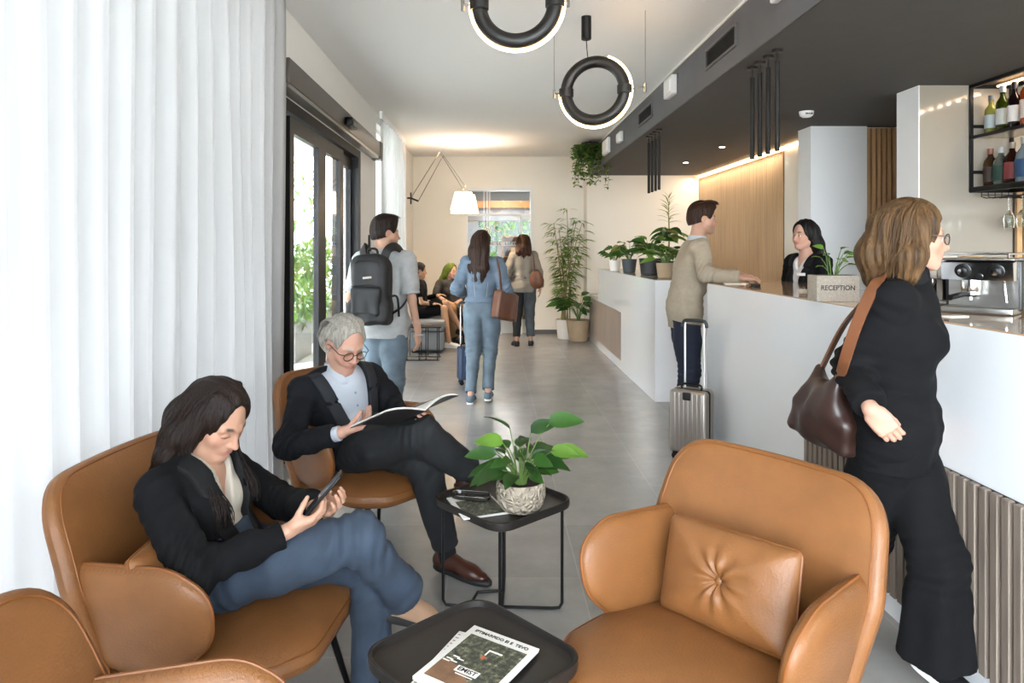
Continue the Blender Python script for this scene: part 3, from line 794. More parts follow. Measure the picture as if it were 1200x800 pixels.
# sheer curtain
def sheer(name, dens=.62, T=.14):
    m = bpy.data.materials.new(name); m.use_nodes = True; n = m.node_tree; n.nodes.clear()
    out = n.nodes.new('ShaderNodeOutputMaterial'); d = n.nodes.new('ShaderNodeBsdfDiffuse'); t = n.nodes.new('ShaderNodeBsdfTranslucent'); tr = n.nodes.new('ShaderNodeBsdfTransparent')
    d.inputs[0].default_value = (.74, .735, .73, 1); t.inputs[0].default_value = (T, T, T*1.02, 1)
    m1 = n.nodes.new('ShaderNodeMixShader'); m1.inputs[0].default_value = .55; m2 = n.nodes.new('ShaderNodeMixShader')
    lw = n.nodes.new('ShaderNodeLayerWeight'); lw.inputs[0].default_value = .35
    r = n.nodes.new('ShaderNodeMapRange'); r.inputs[3].default_value = dens; r.inputs[4].default_value = 1.0
    tc = n.nodes.new('ShaderNodeTexCoord'); mp = n.nodes.new('ShaderNodeMapping'); mp.inputs['Scale'].default_value = (60, 60, 400); nz = n.nodes.new('ShaderNodeTexNoise'); nz.inputs['Scale'].default_value = 1
    ad = n.nodes.new('ShaderNodeMath'); ad.operation = 'MULTIPLY_ADD'; ad.inputs[1].default_value = .10; ad.use_clamp = True
    L = n.links.new
    L(tc.outputs['Object'], mp.inputs[0]); L(mp.outputs[0], nz.inputs[0]); L(lw.outputs['Facing'], r.inputs[0]); L(nz.outputs[0], ad.inputs[0]); L(r.outputs[0], ad.inputs[2])
    L(d.outputs[0], m1.inputs[1]); L(t.outputs[0], m1.inputs[2]); L(tr.outputs[0], m2.inputs[1]); L(m1.outputs[0], m2.inputs[2]); L(ad.outputs[0], m2.inputs[0]); L(m2.outputs[0], out.inputs[0])
    MATS[name] = m; return m
SHEER = sheer('sheer_curtain', .955, .165); SHEER2 = sheer('light_sheer_curtain', .75, .55)

def thin_glass(name='clear_pane', tint=(.97, .97, .97, 1), f=.05):
    m = bpy.data.materials.new(name); m.use_nodes = True; n = m.node_tree; n.nodes.clear()
    out = n.nodes.new('ShaderNodeOutputMaterial'); tr = n.nodes.new('ShaderNodeBsdfTransparent'); tr.inputs[0].default_value = tint
    g = n.nodes.new('ShaderNodeBsdfGlossy'); g.inputs['Roughness'].default_value = .0; mx = n.nodes.new('ShaderNodeMixShader'); lw = n.nodes.new('ShaderNodeLayerWeight'); lw.inputs[0].default_value = .5
    pw = n.nodes.new('ShaderNodeMath'); pw.operation = 'POWER'; pw.inputs[1].default_value = 5; fr = n.nodes.new('ShaderNodeMath'); fr.operation = 'MULTIPLY_ADD'; fr.inputs[1].default_value = .92; fr.inputs[2].default_value = f
    n.links.new(lw.outputs['Facing'], pw.inputs[0]); n.links.new(pw.outputs[0], fr.inputs[0]); n.links.new(fr.outputs[0], mx.inputs[0]); n.links.new(tr.outputs[0], mx.inputs[1]); n.links.new(g.outputs[0], mx.inputs[2]); n.links.new(mx.outputs[0], out.inputs[0]); return m
PANE = thin_glass(); PANE_AR = thin_glass('anti_reflective_pane', (.95, .95, .95, 1), .012)

# floor: large dark porcelain tiles with fine joints
def tile_floor():
    m = mat('dark_porcelain_tiles', '#4b4948', .34, spec=.8); n = m.node_tree; p = n.nodes['Principled BSDF']; L = n.links.new
    tc = n.nodes.new('ShaderNodeTexCoord'); br = n.nodes.new('ShaderNodeTexBrick'); mp = n.nodes.new('ShaderNodeMapping'); mp.inputs['Rotation'].default_value = (0, 0, PI/2); mp.inputs['Location'].default_value = (.1, .2, 0)
    br.offset = .5; br.inputs['Scale'].default_value = 1; br.inputs['Brick Width'].default_value = 1.2; br.inputs['Row Height'].default_value = .6; br.inputs['Mortar Size'].default_value = .003; br.inputs['Mortar Smooth'].default_value = .3
    br.inputs['Color1'].default_value = lin('#969390'); br.inputs['Color2'].default_value = lin('#908d8a'); br.inputs['Mortar'].default_value = lin('#a19d99')
    nz = n.nodes.new('ShaderNodeTexNoise'); nz.inputs['Scale'].default_value = 3.5; nz.inputs['Detail'].default_value = 4; nz.inputs['Roughness'].default_value = .65
    mr = n.nodes.new('ShaderNodeMapRange'); mr.inputs[1].default_value = .2; mr.inputs[2].default_value = .8; mr.inputs[3].default_value = .84; mr.inputs[4].default_value = 1.16
    sc = n.nodes.new('ShaderNodeVectorMath'); sc.operation = 'SCALE'; rr = n.nodes.new('ShaderNodeMapRange'); rr.inputs[1].default_value = 0; rr.inputs[2].default_value = 1; rr.inputs[3].default_value = .16; rr.inputs[4].default_value = .34
    L(tc.outputs['Object'], mp.inputs[0]); L(mp.outputs[0], br.inputs[0]); L(tc.outputs['Object'], nz.inputs[0]); L(nz.outputs[0], mr.inputs[0]); L(br.outputs[0], sc.inputs[0]); L(mr.outputs[0], sc.inputs['Scale']); L(sc.outputs[0], p.inputs['Base Color']); p.inputs['Roughness'].default_value = .26
    return m
FLOOR = tile_floor()
WOODSLAT = mat('light_oak_slats', '#bd9d78', .55, noise=(3, .16, (14, 14, .5)))
GREYSLAT = mat('grey_oak_slats', '#7c6f64', .55, noise=(4, .22, (14, 14, .6)))
BROWNSLAT = mat('brown_oak_slats', '#c29a6e', .55, noise=(4, .16, (14, 14, .5)))
GREYPANEL = mat('grey_oak_panel', '#877a70', .5, noise=(3, .22, (14, 14, .5)))
# ================================================================ THE ROOM
XL, XR, YF, YB, ZC = -1.36, 4.6, 11.86, -1.6, 3.08
SX, SZ = 1.62, 2.715                        # soffit fascia and underside
o = struct('floor', MB().box(XL-.25, XR+.1, YB-.1, YF+.12, -.12, 0), FLOOR)
struct('ceiling', MB().box(XL-.25, XR+.1, YB-.1, YF+.1, ZC, ZC+.1), CEIL)
mb = MB(); mb.box(SX, XR, YB, YF-.4, SZ, ZC-.002)
struct('ceiling_soffit', mb, CHAR)
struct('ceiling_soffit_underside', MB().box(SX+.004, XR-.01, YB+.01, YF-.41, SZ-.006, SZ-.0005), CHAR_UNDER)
struct('trim_1', MB().box(SX-.012, SX, YB, YF-.4, ZC-.016, ZC-.001), PAINT)
# left wall pieces round the openings
mb = MB(); T = .22; x0, x1 = XL-T, XL
mb.box(x0, x1, 3.95, 4.22, 0, ZC).box(x0, x1, 7.12, 8.05, 0, ZC).box(x0, x1, 9.95, YF, 0, ZC)
mb.box(x0, x1, 4.22, 7.12, 2.5, ZC).box(x0, x1, 8.05, 9.95, 2.98, ZC).box(x0, x1, -1.2, 3.95, 2.99, ZC).box(x0, x1, YB, -1.2, 0, ZC)
struct('wall_left', mb, PAINT)
mb = MB()   # far wall with the glazed partition opening
WX0, WX1, WZ = -.44, .72, 2.54
mb.box(XL, WX0, YF, YF+.1, 0, ZC).box(WX1, 1.6, YF, YF+.1, 0, ZC).box(WX0, WX1, YF, YF+.1, WZ, ZC)
struct('wall_far', mb, CREAM)
struct('wall_far_recess', MB().box(1.6, XR, YF-.4, YF+.1, 0, ZC-.001), CREAM)
struct('wall_right', MB().box(3.5, XR+.1, 7.08, YF-.4, 0, SZ).box(XR, XR+.1, YB, 7.08, 0, ZC), CREAM)
struct('wall_back', MB().box(XL-.2, -1.2, YB-.12, YB, 0, ZC).box(-1.2, XR+.1, YB-.12, YB, 2.95, ZC).box(4.3, XR+.1, YB-.12, YB, 0, 2.95), PAINT)
struct('baseboard_far', MB().box(XL, WX0-.03, YF-.014, YF, 0, .075).box(WX1+.03, 1.6, YF-.014, YF, 0, .075), CHAR)
struct('baseboard_left', MB().box(XL, XL+.014, 7.12, 8.05, 0, .075).box(XL, XL+.014, 9.95, YF-.014, 0, .075), PAINT)

def window(name, x, y0, y1, z0, z1, n, m=BLACKP):
    mb = MB(); t = .05
    mb.box(x-.04, x+.02, y0, y1, z0, z0+t).box(x-.04, x+.02, y0, y1, z1-t, z1)
    for i in range(n+1):
        y = y0+(y1-y0-t)*i/n; mb.box(x-.04, x+.02, y, y+t, z0+t, z1-t)
    o = mb.build(name, m); o['kind'] = 'structure'
    g = MB().box(x-.014, x-.006, y0+t/2, y1-t/2, z0+t/2, z1-t/2).build('window_pane', PANE, o)
    return o
window('window_1', XL-.1, -1.2, 3.95, .0, 2.99, 4, WHITEM)
window('window_2', XL-.1, 8.05, 9.95, .0, 2.98, 2, WHITEM)
# rear glazing of the lobby, behind the photographer
mb = MB()
for i in range(5): mb.box(-1.2+5.5*i/4-.03, -1.2+5.5*i/4+.03, YB-.1, YB-.04, 0, 2.95)
mb.box(-1.2, 4.3, YB-.1, YB-.04, 0, .06).box(-1.2, 4.3, YB-.1, YB-.04, 2.89, 2.95)
o = mb.build('window_3', BLACKP); o['kind'] = 'structure'
MB().box(-1.2, 4.3, YB-.075, YB-.068, .05, 2.9).build('window_pane', PANE, o)

# automatic sliding entrance door: fixed frame, four glazed leaves
mb = MB(); X0, X1 = XL-.14, XL-.005
mb.box(X0, X1, 4.22, 4.30, 0, 2.5).box(X0, X1, 7.02, 7.12, 0, 2.5).box(X0, X1, 4.30, 7.02, 2.42, 2.5)
door = mb.build('door_1', BLACKP); door['kind'] = 'structure'
def leaf(y0, y1, x, st=.07, st2=None):
    st2 = st2 or st
    m_ = MB(); m_.box(x-.022, x+.022, y0, y0+st, .01, 2.41).box(x-.022, x+.022, y1-st2, y1, .01, 2.41).box(x-.022, x+.022, y0+st, y1-st2, 2.30, 2.41).box(x-.022, x+.022, y0+st, y1-st2, .01, .12)
    d = m_.build('door_leaf', BLACK, door)
    MB().box(x-.004, x+.004, y0+st, y1-st2, .12, 2.30).build('door_pane', PANE, d)
    return d
leaf(4.30, 4.78, XL-.10, .05, .22); leaf(4.70, 5.62, XL-.05, .10, .14); leaf(5.62, 6.40, XL-.05, .10, .14); leaf(6.34, 7.02, XL-.10, .12, .06)
sc = MB()
for y, z in ((4.60, 2.26), (4.64, 2.26), (4.60, 2.22), (4.64, 2.22), (4.61, 1.98), (4.63, 1.95)): sc.lathe([(.011, 0), (.011, .004), (0, .005)], 10, (XL-.075, y, z), M=Matrix.Rotation(PI/2, 4, 'Y'))
sc.build('door_bolt', CHROME, door)
# operator box above the door
mb = MB().rbox(XL-.01, XL+.10, 4.265, 7.86, 2.53, 2.69, .006)
o = mb.build('door_operator_cover', mat('bronze_grey_aluminium', '#5d5853', .35, .6), door, smooth=True)
MB().box(XL-.01, XL+.09, 4.265, 7.70, 2.505, 2.53).build('operator_track', STEEL, door)
MB().box(XL-.005, XL+.105, 7.70, 7.87, 2.50, 2.70).build('operator_end_cap', mat('dark_operator_cap', '#3c3937', .5), door)
b = MB().rbox(XL+.10, XL+.165, 5.86, 6.12, 2.55, 2.625, .015).build('motion_sensor', BLACK, door, smooth=True)
MB().box(XL+.163, XL+.17, 5.9, 6.08, 2.56, 2.59).build('sensor_lens', mat('sensor_lens_grey', '#3a3a40', .1), b)

# sheer curtains: hanging folds
def curtain(name, label, x, y0, y1, z0, z1, pitch, amp, seed, m=SHEER):
    rnd = random.Random(seed); n = int((y1-y0)/.012); nz = 14; ph = 0; xs = []
    phs = [rnd.uniform(0, 6.28) for _ in range(6)]
    vs = []; fs = []
    for k in range(nz+1):
        z = z0+(z1-z0)*k/nz; tz = k/nz
        for i in range(n+1):
            y = y0+(y1-y0)*i/n
            a = 2*PI*y/pitch + 1.3*math.sin(y*2.3+phs[0]) + .6*math.sin(y*5.1+phs[1]) + .35*(1-tz)*math.sin(y*3.1+phs[2])
            f = math.sin(a)+.35*math.sin(2*a+phs[3])+.25*math.sin(.37*a+phs[4])
            am = amp*(.75+.35*math.sin(y*1.7+phs[5]))*(.55+.45*(1-tz)**.6)
            vs.append((x+am*f+.012*math.sin(z*1.3+y*4), y+.012*math.cos(a*.9)*(1-tz), z))
    for k in range(nz):
        for i in range(n):
            a = k*(n+1)+i; fs.append((a, a+1, a+n+2, a+n+1))
    o = MB().add(vs, fs).build(name, m, smooth=True); me = o.data; me.polygons.foreach_set('use_smooth', [True]*len(me.polygons))
    return tag(o, label, 'curtain')
curtain('sheer_curtain', 'long white sheer curtain in soft folds filling the left side, behind the armchairs', XL+.075, -.9, 4.24, .015, 3.05, .17, .045, 4)
curtain('sheer_curtain', 'short white sheer curtain on the left wall between the glass door and the far corner', XL+.09, 7.93, 9.9, .015, 3.0, .15, .045, 9, SHEER2)
for y0, y1, lb in ((-.95, 4.25, 'white curtain rail at the ceiling over the long sheer curtain'), (7.9, 10.0, 'white curtain rail at the ceiling beyond the entrance door')):
    tag(MB().box(XL+.065, XL+.095, y0, y1, 3.045 if y0 < 0 else 2.995, ZC-.001).build('curtain_rail', WHITEM), lb, 'curtain rail')
# ================================================================ OUTSIDE, seen through door and curtain
struct('ground', MB().box(-40, XL-.25, -30, 50, -.2, -.03).box(XL-.25, 20, -30, YB-.12, -.2, -.03), mat('pale_paving', '#cfccc4', .8, noise=(1.2, .12)))
t = thing('terrace_canopy', 'pale terrace canopy on slim posts outside the glass entrance', 'canopy', (-4, 4, 0))
mb = MB()
for i in range(4): mb.box(-2.6-4-(-4), .1-.0, -6+i*4.2, -5.88+i*4.2, 2.9, 3.08)
mb = MB().box(-.35, 2.2, -7, 8, 3.1, 3.2)
mb.build('canopy_roof', mat('canopy_white', '#b5b6b6', .6), t)
for y in (-5.0, -2.2, .6, 3.4, 6.2):
    MB().box(-.3, -.2, y, y+.1, -.03, 3.1).build('post', mat('canopy_post_grey', '#77797b', .5), t)
def foliage(mb, c, r, n, ls, rnd, nm=3, droop=.2):
    """scatter folded leaves in an ellipsoid"""
    for _ in range(n):
        a = rnd.uniform(0, 2*PI); cz = rnd.uniform(-1, 1); q = rnd.uniform(.5, 1)**.5; s_ = math.sqrt(1-cz*cz)
        p = Vector((c[0]+r[0]*q*s_*math.cos(a), c[1]+r[1]*q*s_*math.sin(a), c[2]+r[2]*q*cz))
        d = Vector((rnd.gauss(0, 1), rnd.gauss(0, 1), rnd.gauss(0, .6)-droop)).normalized()
        leaf_blade(mb, p, d, ls*rnd.uniform(.7, 1.25), .42, rnd.randrange(nm), rnd, seg=2)
def leaf_blade(mb, p, d, L, wr, m, rnd, seg=5, bend=.5, fold=.18, up=None):
    """one leaf with a midrib fold, bending down along its length"""
    d = Vector(d).normalized(); z = Vector(up) if up else Vector((rnd.uniform(-.4, .4), rnd.uniform(-.4, .4), 1))
    s_ = d.cross(z)
    if s_.length < .1: s_ = d.cross(Vector((1, 0, 0)))
    s_.normalize(); n = s_.cross(d)
    vs = []; fs = []; pos = Vector(p); dd = d.copy()
    for i in range(seg+1):
        t = i/seg; w_ = L*wr*.5*(math.sin(PI*min(1, t**.75*.98+.02))**.8) if 0 < i < seg else L*.004
        nn = s_.cross(dd)
        vs += [pos+s_*w_+nn*w_*fold*2, pos, pos-s_*w_+nn*w_*fold*2]
        dd = (dd-Vector((0, 0, 1))*bend/seg*.9).normalized(); pos = pos+dd*L/seg
    for i in range(seg):
        a = i*3; fs += [(a, a+1, a+4, a+3), (a+1, a+2, a+5, a+4)]
    mb.add(vs, fs, m)
rnd = random.Random(11)
for i, (x, y, s_, h_, lb) in enumerate([(-3.0, 9.4, .75, 1.0, 'low leafy shrub in a grey planter outside, seen through the first glass leaf'), (-3.05, 11.3, .85, 1.05, 'bushy green shrub in a grey planter outside the middle door leaves'), (-3.1, 13.6, .95, 1.1, 'tall green shrub in a grey planter outside, farthest along the terrace'),
                                   (-6.4, 13.2, 1.2, 2.3, 'large yellow green garden bush beyond the terrace'), (-7.5, 18, 1.6, 3.2, 'tall garden tree crown far outside beyond the door'), (-8.0, 24, 2.2, 3.4, 'distant green tree outside at the end of the terrace')]):
    pl = thing('planted_shrub', lb, 'shrub', (x, y, -.03), 0, None)
    if i < 3: MB().rbox(-.42, .42, -.42, .42, 0, .5, .02).build('planter', mat('outdoor_planter_grey', '#8d8c89', .7), pl, smooth=True)
    else: MB().tube([(0, 0, 0), (.1, .1, h_*.5), (0, 0, h_)], [.12, .1, .06], 8).build('trunk', mat('bark', '#5a4a3a', .9), pl)
    mb = MB(); foliage(mb, (0, 0, h_), (s_, s_, s_*.8), 900 if i < 3 else 500, .16 if i < 3 else .3, rnd)
    mb.build('foliage', [LF1, LF2, LF4], pl)
bl = thing('street_building', 'pale low building with dark windows far outside across the street', 'building', (-14, 14, 0))
MB().box(0, 3, -14, 18, 0, 6.5).build('facade', mat('facade_pale', '#b9b7b2', .8), bl)
for k in range(6):
    for j in range(2): MB().box(3.0, 3.04, -12+k*5, -10+k*5, .9+j*2.9, 2.6+j*2.9).build('window', mat('facade_window', '#3b4248', .15), bl)

# ================================================================ WHITE COLUMNS, PANELS, SLATS behind the desk
def tagb(mb, name, m, label, cat, group=None, smooth=False):
    return tag(mb.build(name, m, smooth=smooth), label, cat, group)
struct('wall_column', MB().box(3.18, 3.74, 6.8, 7.08, 0, SZ-.006), WHITEM)
struct('wall_bar', MB().box(3.19, XR, 5.09, 5.36, 0, SZ-.006), CREAMG)
struct('wall_bar_end', MB().box(3.182, 3.19, 5.088, 5.362, 0, SZ-.006), WHITEM)
def slats(name, label, p0, dirv, nrm, L, z0, z1, pitch, wdt, dep, m, back):
    """vertical slat panel: a dark backing board with slats standing proud of it"""
    t = thing(name, label, 'slat panel', p0)
    d = Vector(dirv); n = Vector(nrm)
    def bx(a0, a1, b0, b1, c0, c1):
        mb = MB(); ps = []
        for c in (c0, c1):
            for b in (b0, b1):
                for a in (a0, a1): ps.append(d*a+n*b+Vector((0, 0, c)))
        return mb.add(ps, [(0, 2, 3, 1), (4, 5, 7, 6), (0, 1, 5, 4), (2, 6, 7, 3), (0, 4, 6, 2), (1, 3, 7, 5)])
    bx(0, L, 0, .006, z0, z1).build('backing_board', back, t)
    mb = MB(); k = int(L/pitch)
    for i in range(k):
        s_ = i*pitch+(pitch-wdt)/2; q = bx(s_, s_+wdt, .006, dep, z0, z1); mb.add(q.v, q.f)
    mb.build('slats', m, t); return t
DARKB = mat('dark_backing', '#2b2521', .7); OAKB = mat('oak_backing', '#4a3726', .7); GREYB = mat('grey_slat_backing', '#3a332e', .7)
slats('oak_slat_wall', 'light oak vertical slat wall behind the reception, washed by a warm light strip', (3.499, 8.16, 0), (0, 1, 0), (-1, 0, 0), 3.29, 0, SZ-.06, .047, .036, .02, WOODSLAT, OAKB)
slats('brown_slat_panel', 'brown slat panel with dark gaps between the two white columns', (3.745, 6.86, 0), (1, 0, 0), (0, -1, 0), .6, 0, SZ-.02, .052, .033, .035, BROWNSLAT, DARKB)
struct('wall_slat_support', MB().box(3.745, XR, 6.862, 7.08, 0, SZ-.006), WHITEM)
slats('brown_slat_panel', 'brown slat strip with dark gaps on the glossy panel below the bottle shelf', (3.885, 5.089, 0), (1, 0, 0), (0, -1, 0), .42, .0, 1.93, .06, .038, .03, BROWNSLAT, DARKB)
tagb(MB().box(3.47, 3.495, 8.16, 11.44, SZ-.045, SZ-.012), 'led_strip', LED, 'warm glowing light strip along the top of the oak slat wall', 'light strip')
area_light('led_wash', (3.38, 9.8, SZ-.05), (0, math.radians(14), 0), .05, 3.2, 5.5, WARM)
tagb(MB().box(3.47, 3.495, 7.15, 8.1, SZ-.045, SZ-.012), 'led_strip', LED, 'short warm light strip over the cream niche beside the near white column', 'light strip')

# ================================================================ SOFFIT FITTINGS
def vent(label, y0, y1, z0, z1, nl):
    t = thing('air_vent', label, 'air vent', (SX, y0, z0)); L = y1-y0; h = z1-z0; fr = MB(); b = .018
    fr.box(-.014, 0, 0, L, 0, b).box(-.014, 0, 0, L, h-b, h).box(-.014, 0, 0, b, b, h-b).box(-.014, 0, L-b, L, b, h-b)
    fr.build('frame', mat('vent_frame_grey', '#5a5a5c', .5), t)
    lv = MB()
    for i in range(nl):
        z = b+(h-2*b)*(i+.5)/nl; lv.add([(-.012, b, z-.004), (-.012, L-b, z-.004), (-.001, L-b, z+.004), (-.001, b, z+.004)], [(0, 1, 2, 3)])
        lv.box(-.012, -.0105, b, L-b, z-.005, z-.003)
    lv.build('louvres', mat('vent_louvre', '#343436', .5), t)
    MB().box(-.001, .0, b, L-b, b, h-b).build('duct_opening', mat('vent_dark', '#0c0c0c', .9), t)
vent('large black louvred air vent on the soffit face, nearest the camera', 4.50, 5.14, 2.83, 2.985, 9)
vent('smaller louvred air vent farther along the soffit face between two white boxes', 6.85, 7.5, 2.82, 2.975, 7)
def wall_box(label, y0, y1, z0, z1, d=.05):
    t = thing('emergency_light', label, 'wall light', (SX, y0, z0))
    MB().rbox(-d, 0, 0, y1-y0, 0, z1-z0, .012).build('housing', mat('white_plastic', '#dedede', .4), t, smooth=True)
    MB().rbox(-d-.006, -d+.004, .03, y1-y0-.03, .03, z1-z0-.03, .004).build('diffuser', mat('white_diffuser', '#eeeeec', .3), t, smooth=True)
    MB().box(-d*.2, 0, -.02, -.001, .0, z1-z0).build('back_plate', CHAR, t)
wall_box('large white box light on the dark soffit face, between the two air vents', 5.93, 6.20, 2.84, 3.01, .06)
wall_box('small square white box on the soffit face, just past the farther air vent', 8.35, 8.62, 2.81, 2.93)
wall_box('white box light on the soffit face, farthest and beside the trailing plant', 9.25, 9.7, 2.80, 3.0)
wall_box('white box light on the soffit face cut by the top edge of the picture', 3.72, 3.86, 2.875, 3.0)
def stick_lights(x, ys, labels, group):
    for y, lb in zip(ys, labels):
        t = thing('tube_pendant_lamp', lb, 'pendant lamp', (x, y, 2.09), 0, group)
        MB().tube([(0, 0, .545), (0, 0, 0)], .0155, 14).build('lamp_tube', BLACKP, t, smooth=True)
        MB().tube([(0, 0, .61), (0, 0, .545)], .006, 8).build('stem', BLACKP, t, smooth=True)
        MB().lathe([(.035, .600), (.035, .618)], 20).build('ceiling_rose', mat('dark_bronze', '#2c2622', .4, .6), t, smooth=True)
        MB().lathe([(.010, -.0015), (.0115, 0)], 12).build('lamp_lens', mat('tube_lamp_lens', '#55483a', .3), t)
G1 = 'black tube pendants over the main desk'; G2 = 'black tube pendants over the far desk'
stick_lights(1.745, (4.57, 4.44, 4.31, 4.17), ['black tube pendant over the main desk, %s of the four' % s_ for s_ in ('farthest and leftmost', 'second from the left', 'third from the left', 'nearest and rightmost')], G1)
stick_lights(1.71, (7.42, 7.27, 7.12, 6.97), ['distant black tube pendant over the far desk, %s of its row' % s_ for s_ in ('leftmost', 'second from left', 'third from left', 'rightmost')], G2)
for (x, y, lb) in ((2.76, 9.7, 'small round downlight in the dark soffit, farther of the two lit ones'), (2.77, 8.2, 'small round downlight in the dark soffit, nearer of the two lit ones'), (2.6, 2.9, 'round downlight in the dark soffit above the coffee machines')):
    t = thing('downlight', lb, 'downlight', (x, y, SZ-.006))
    MB().lathe([(.045, -.004), (.05, 0)], 24).build('trim_ring', mat('downlight_ring', '#8b857c', .4), t)
    MB().lathe([(.03, -.0055), (.031, -.004)], 20).build('lamp_lens', SPOTM, t)
    spot_light('downlight_beam', (x, y, SZ-.03), 2.5, size=95)
t = thing('smoke_detector', 'white round smoke detector under the dark soffit', 'smoke detector', (2.8, 6.07, SZ-.006))
MB().lathe([(.0, -.05), (.035, -.05), (.055, -.035), (.06, -.012), (.062, 0)], 28).build('housing', mat('white_plastic', '#dedede', .4), t, smooth=True)
mb = MB()
for i in range(5): mb.box(-.03+i*.013, -.023+i*.013, -.061, -.05, -.034, -.02)
mb.build('sensor_slots', SOLE_B, t)

# ================================================================ RING PENDANTS
def ring_lamp(label, c, rot, R, cables, canopy, tilt=0):
    t = thing('ring_pendant_lamp', label, 'pendant lamp', c, rot, 'black ring pendant lamps with a glowing rim')
    def circ(R_, y, n=72): return [(R_*math.cos(2*PI*i/n), y, R_*math.sin(2*PI*i/n)) for i in range(n)]
    MB().tube(circ(R-.048, 0), .040, 18, closed=True).build('ring_body', mat('black_rubber_ring', '#161311', .42, noise=(30, .2)), t, smooth=True)
    arc = [((R-.003)*math.cos(a), .012, (R-.003)*math.sin(a)) for a in [math.radians(-183+i*252/70) for i in range(71)]]
    MB().tube(arc, .0095, 10).build('glowing_rim', mat('ring_led', '#ffe0b0', .5, emit=('#ffc987', 12)), t, smooth=True)
    for sg, cz in ((-1, cables[0]), (1, cables[1])):
        cl = MB(); Mx = Matrix.Translation((sg*(R-.05), 0, 0))
        cl.lathe([(.046, -.030), (.050, -.026), (.050, .026), (.046, .030)], 24, (sg*(R-.048), 0, 0)).build('clamp', mat('dark_clamp', '#1d1a18', .5), t, smooth=True)
        MB().tube([(sg*(R-.01), 0, 0), (sg*cz, 0, .004)], .006, 8).build('clamp_pin', STEEL, t, smooth=True)
        MB().lathe([(.009, -.03), (.009, .03)], 10, (sg*cz, 0, 0)).build('cable_stop', STEEL, t, smooth=True)
        MB().tube([(sg*cz, 0, .03), (sg*cz, 0, ZC-.001-c[2])], .002, 6).build('cable', mat('steel_cable', '#8a8480', .35, .8), t, smooth=True)
    if canopy:
        MB().lathe([(.03, ZC-c[2]-.16), (.034, ZC-c[2]-.155), (.034, ZC-c[2]-.002)], 24, (-.06, 0, 0)).build('ceiling_rose', BLACKP, t, smooth=True)
        MB().tube([(-.06, 0, ZC-c[2]-.16), (-.05, 0, R-.02)], .003, 6).build('power_cord', BLACK, t, smooth=True)
ring_lamp('black ring pendant with warm glowing rim hanging whole, beside the soffit', (.705, 4.65, 2.565), math.radians(-18), .247, (.285, .335), True)
ring_lamp('black ring pendant with warm glowing rim, nearer and cut by the top edge', (.130, 3.5, 2.752), math.radians(-6), .243, (.28, .26), False)

# ================================================================ DESKS
def slat_inlay(t, x, y0, y1, z0, z1, pitch, w, dep, m, back):
    MB().box(x-.004, x, y0, y1, z0, z1).build('inlay_backing', back, t)
    mb = MB(); k = int((y1-y0)/pitch)
    for i in range(k):
        y = y0+(y1-y0)*(i+.5)/k; mb.rbox(x-dep, x-.004, y-w/2, y+w/2, z0, z1, .003, seg=1)
    mb.build('inlay_slats', m, t)
DX = 1.628; DT = 1.235
t = thing('reception_desk', 'long white glossy reception desk with grey slats low on its front', 'reception desk', (DX, 2.6, 0))
poly = [(0, -2.2), (0, 2.55), (.30, 2.75), (.72, 2.75), (.72, -2.2)]
MB().prism(poly, .0, DT-.006).build('desk_body', WHITEG, t)
MB().prism([(.004, -2.2), (.004, 2.545), (.301, 2.745), (.72, 2.745), (.72, -2.2)], DT-.006, DT+.0).build('desk_top', COUNTER, t)
slat_inlay(t, -.0005, -2.2, .91, .10, .715, .05, .034, .026, GREYSLAT, GREYB)
DK2 = 1.59
t = thing('reception_desk', 'shorter white glossy desk at the back carrying the row of potted plants', 'reception desk', (DK2, 6.64, 0))
MB().prism([(0, 0), (0, 3.55), (.62, 3.55), (.62, 0)], .0, 1.18).build('desk_body', WHITEG, t)
MB().prism([(.003, .003), (.003, 3.547), (.617, 3.547), (.617, .003)], 1.18, 1.185).build('desk_top', mat('pale_stone_top', '#b8b4ac', .12, noise=(8, .1)), t)
MB().prism([(0, 3.553), (0, 4.45), (.62, 4.45), (.62, 3.553)], .0, .755).build('low_desk_end', mat('pale_marble', '#c9c5be', .15, noise=(3, .05)), t)
MB().box(-.006, -.0005, 1.74, 4.42, .115, .705).build('wood_inlay', GREYPANEL, t)
t = thing('sink_tap', 'small dark tap on the low end of the far desk', 'tap', (1.72, 10.45, .755))
MB().tube([(0, 0, 0), (0, 0, .09), (-.03, 0, .11), (-.09, 0, .10)], .009, 8).build('spout', BLACK, t, smooth=True)
MB().tube([(0, 0, .09), (.04, 0, .12)], .006, 6).build('lever', BLACK, t, smooth=True)

# ================================================================ FAR GLAZED PARTITION AND THE ROOM BEHIND
WF = mat('white_window_frame', '#dcdcda', .4)
mb = MB(); t_ = .045
mb.box(WX0, WX1, YF-.03, YF+.06, WZ-.05, WZ).box(WX1-.05, WX1, YF-.03, YF+.06, 0, WZ-.05).box(WX0, WX0+.03, YF-.02, YF+.06, 0, WZ-.05)
mb.box(WX0, WX1-.05, YF-.01, YF+.04, 2.05, 2.09).box(.50, .535, YF-.01, YF+.04, 0, 2.05).box(.535, WX1-.05, YF-.01, YF+.04, 2.01, 2.05)
for x in (-.14, -.085, -.04): mb.box(x, x+.018, YF, YF+.03, 1.85, WZ-.05)
o = mb.build('window_4', WF); o['kind'] = 'structure'
MB().box(WX0+.03, WX1-.05, YF+.01, YF+.016, 0, WZ-.05).build('window_pane', PANE_AR, o)
MB().box(.10, .17, YF-.012, YF+.04, 0, 1.56).box(-.40, .50, YF-.005, YF+.03, 1.53, 1.60).build('door_rail', mat('pale_rail', '#c4c6c8', .4), o)
dc = MB()
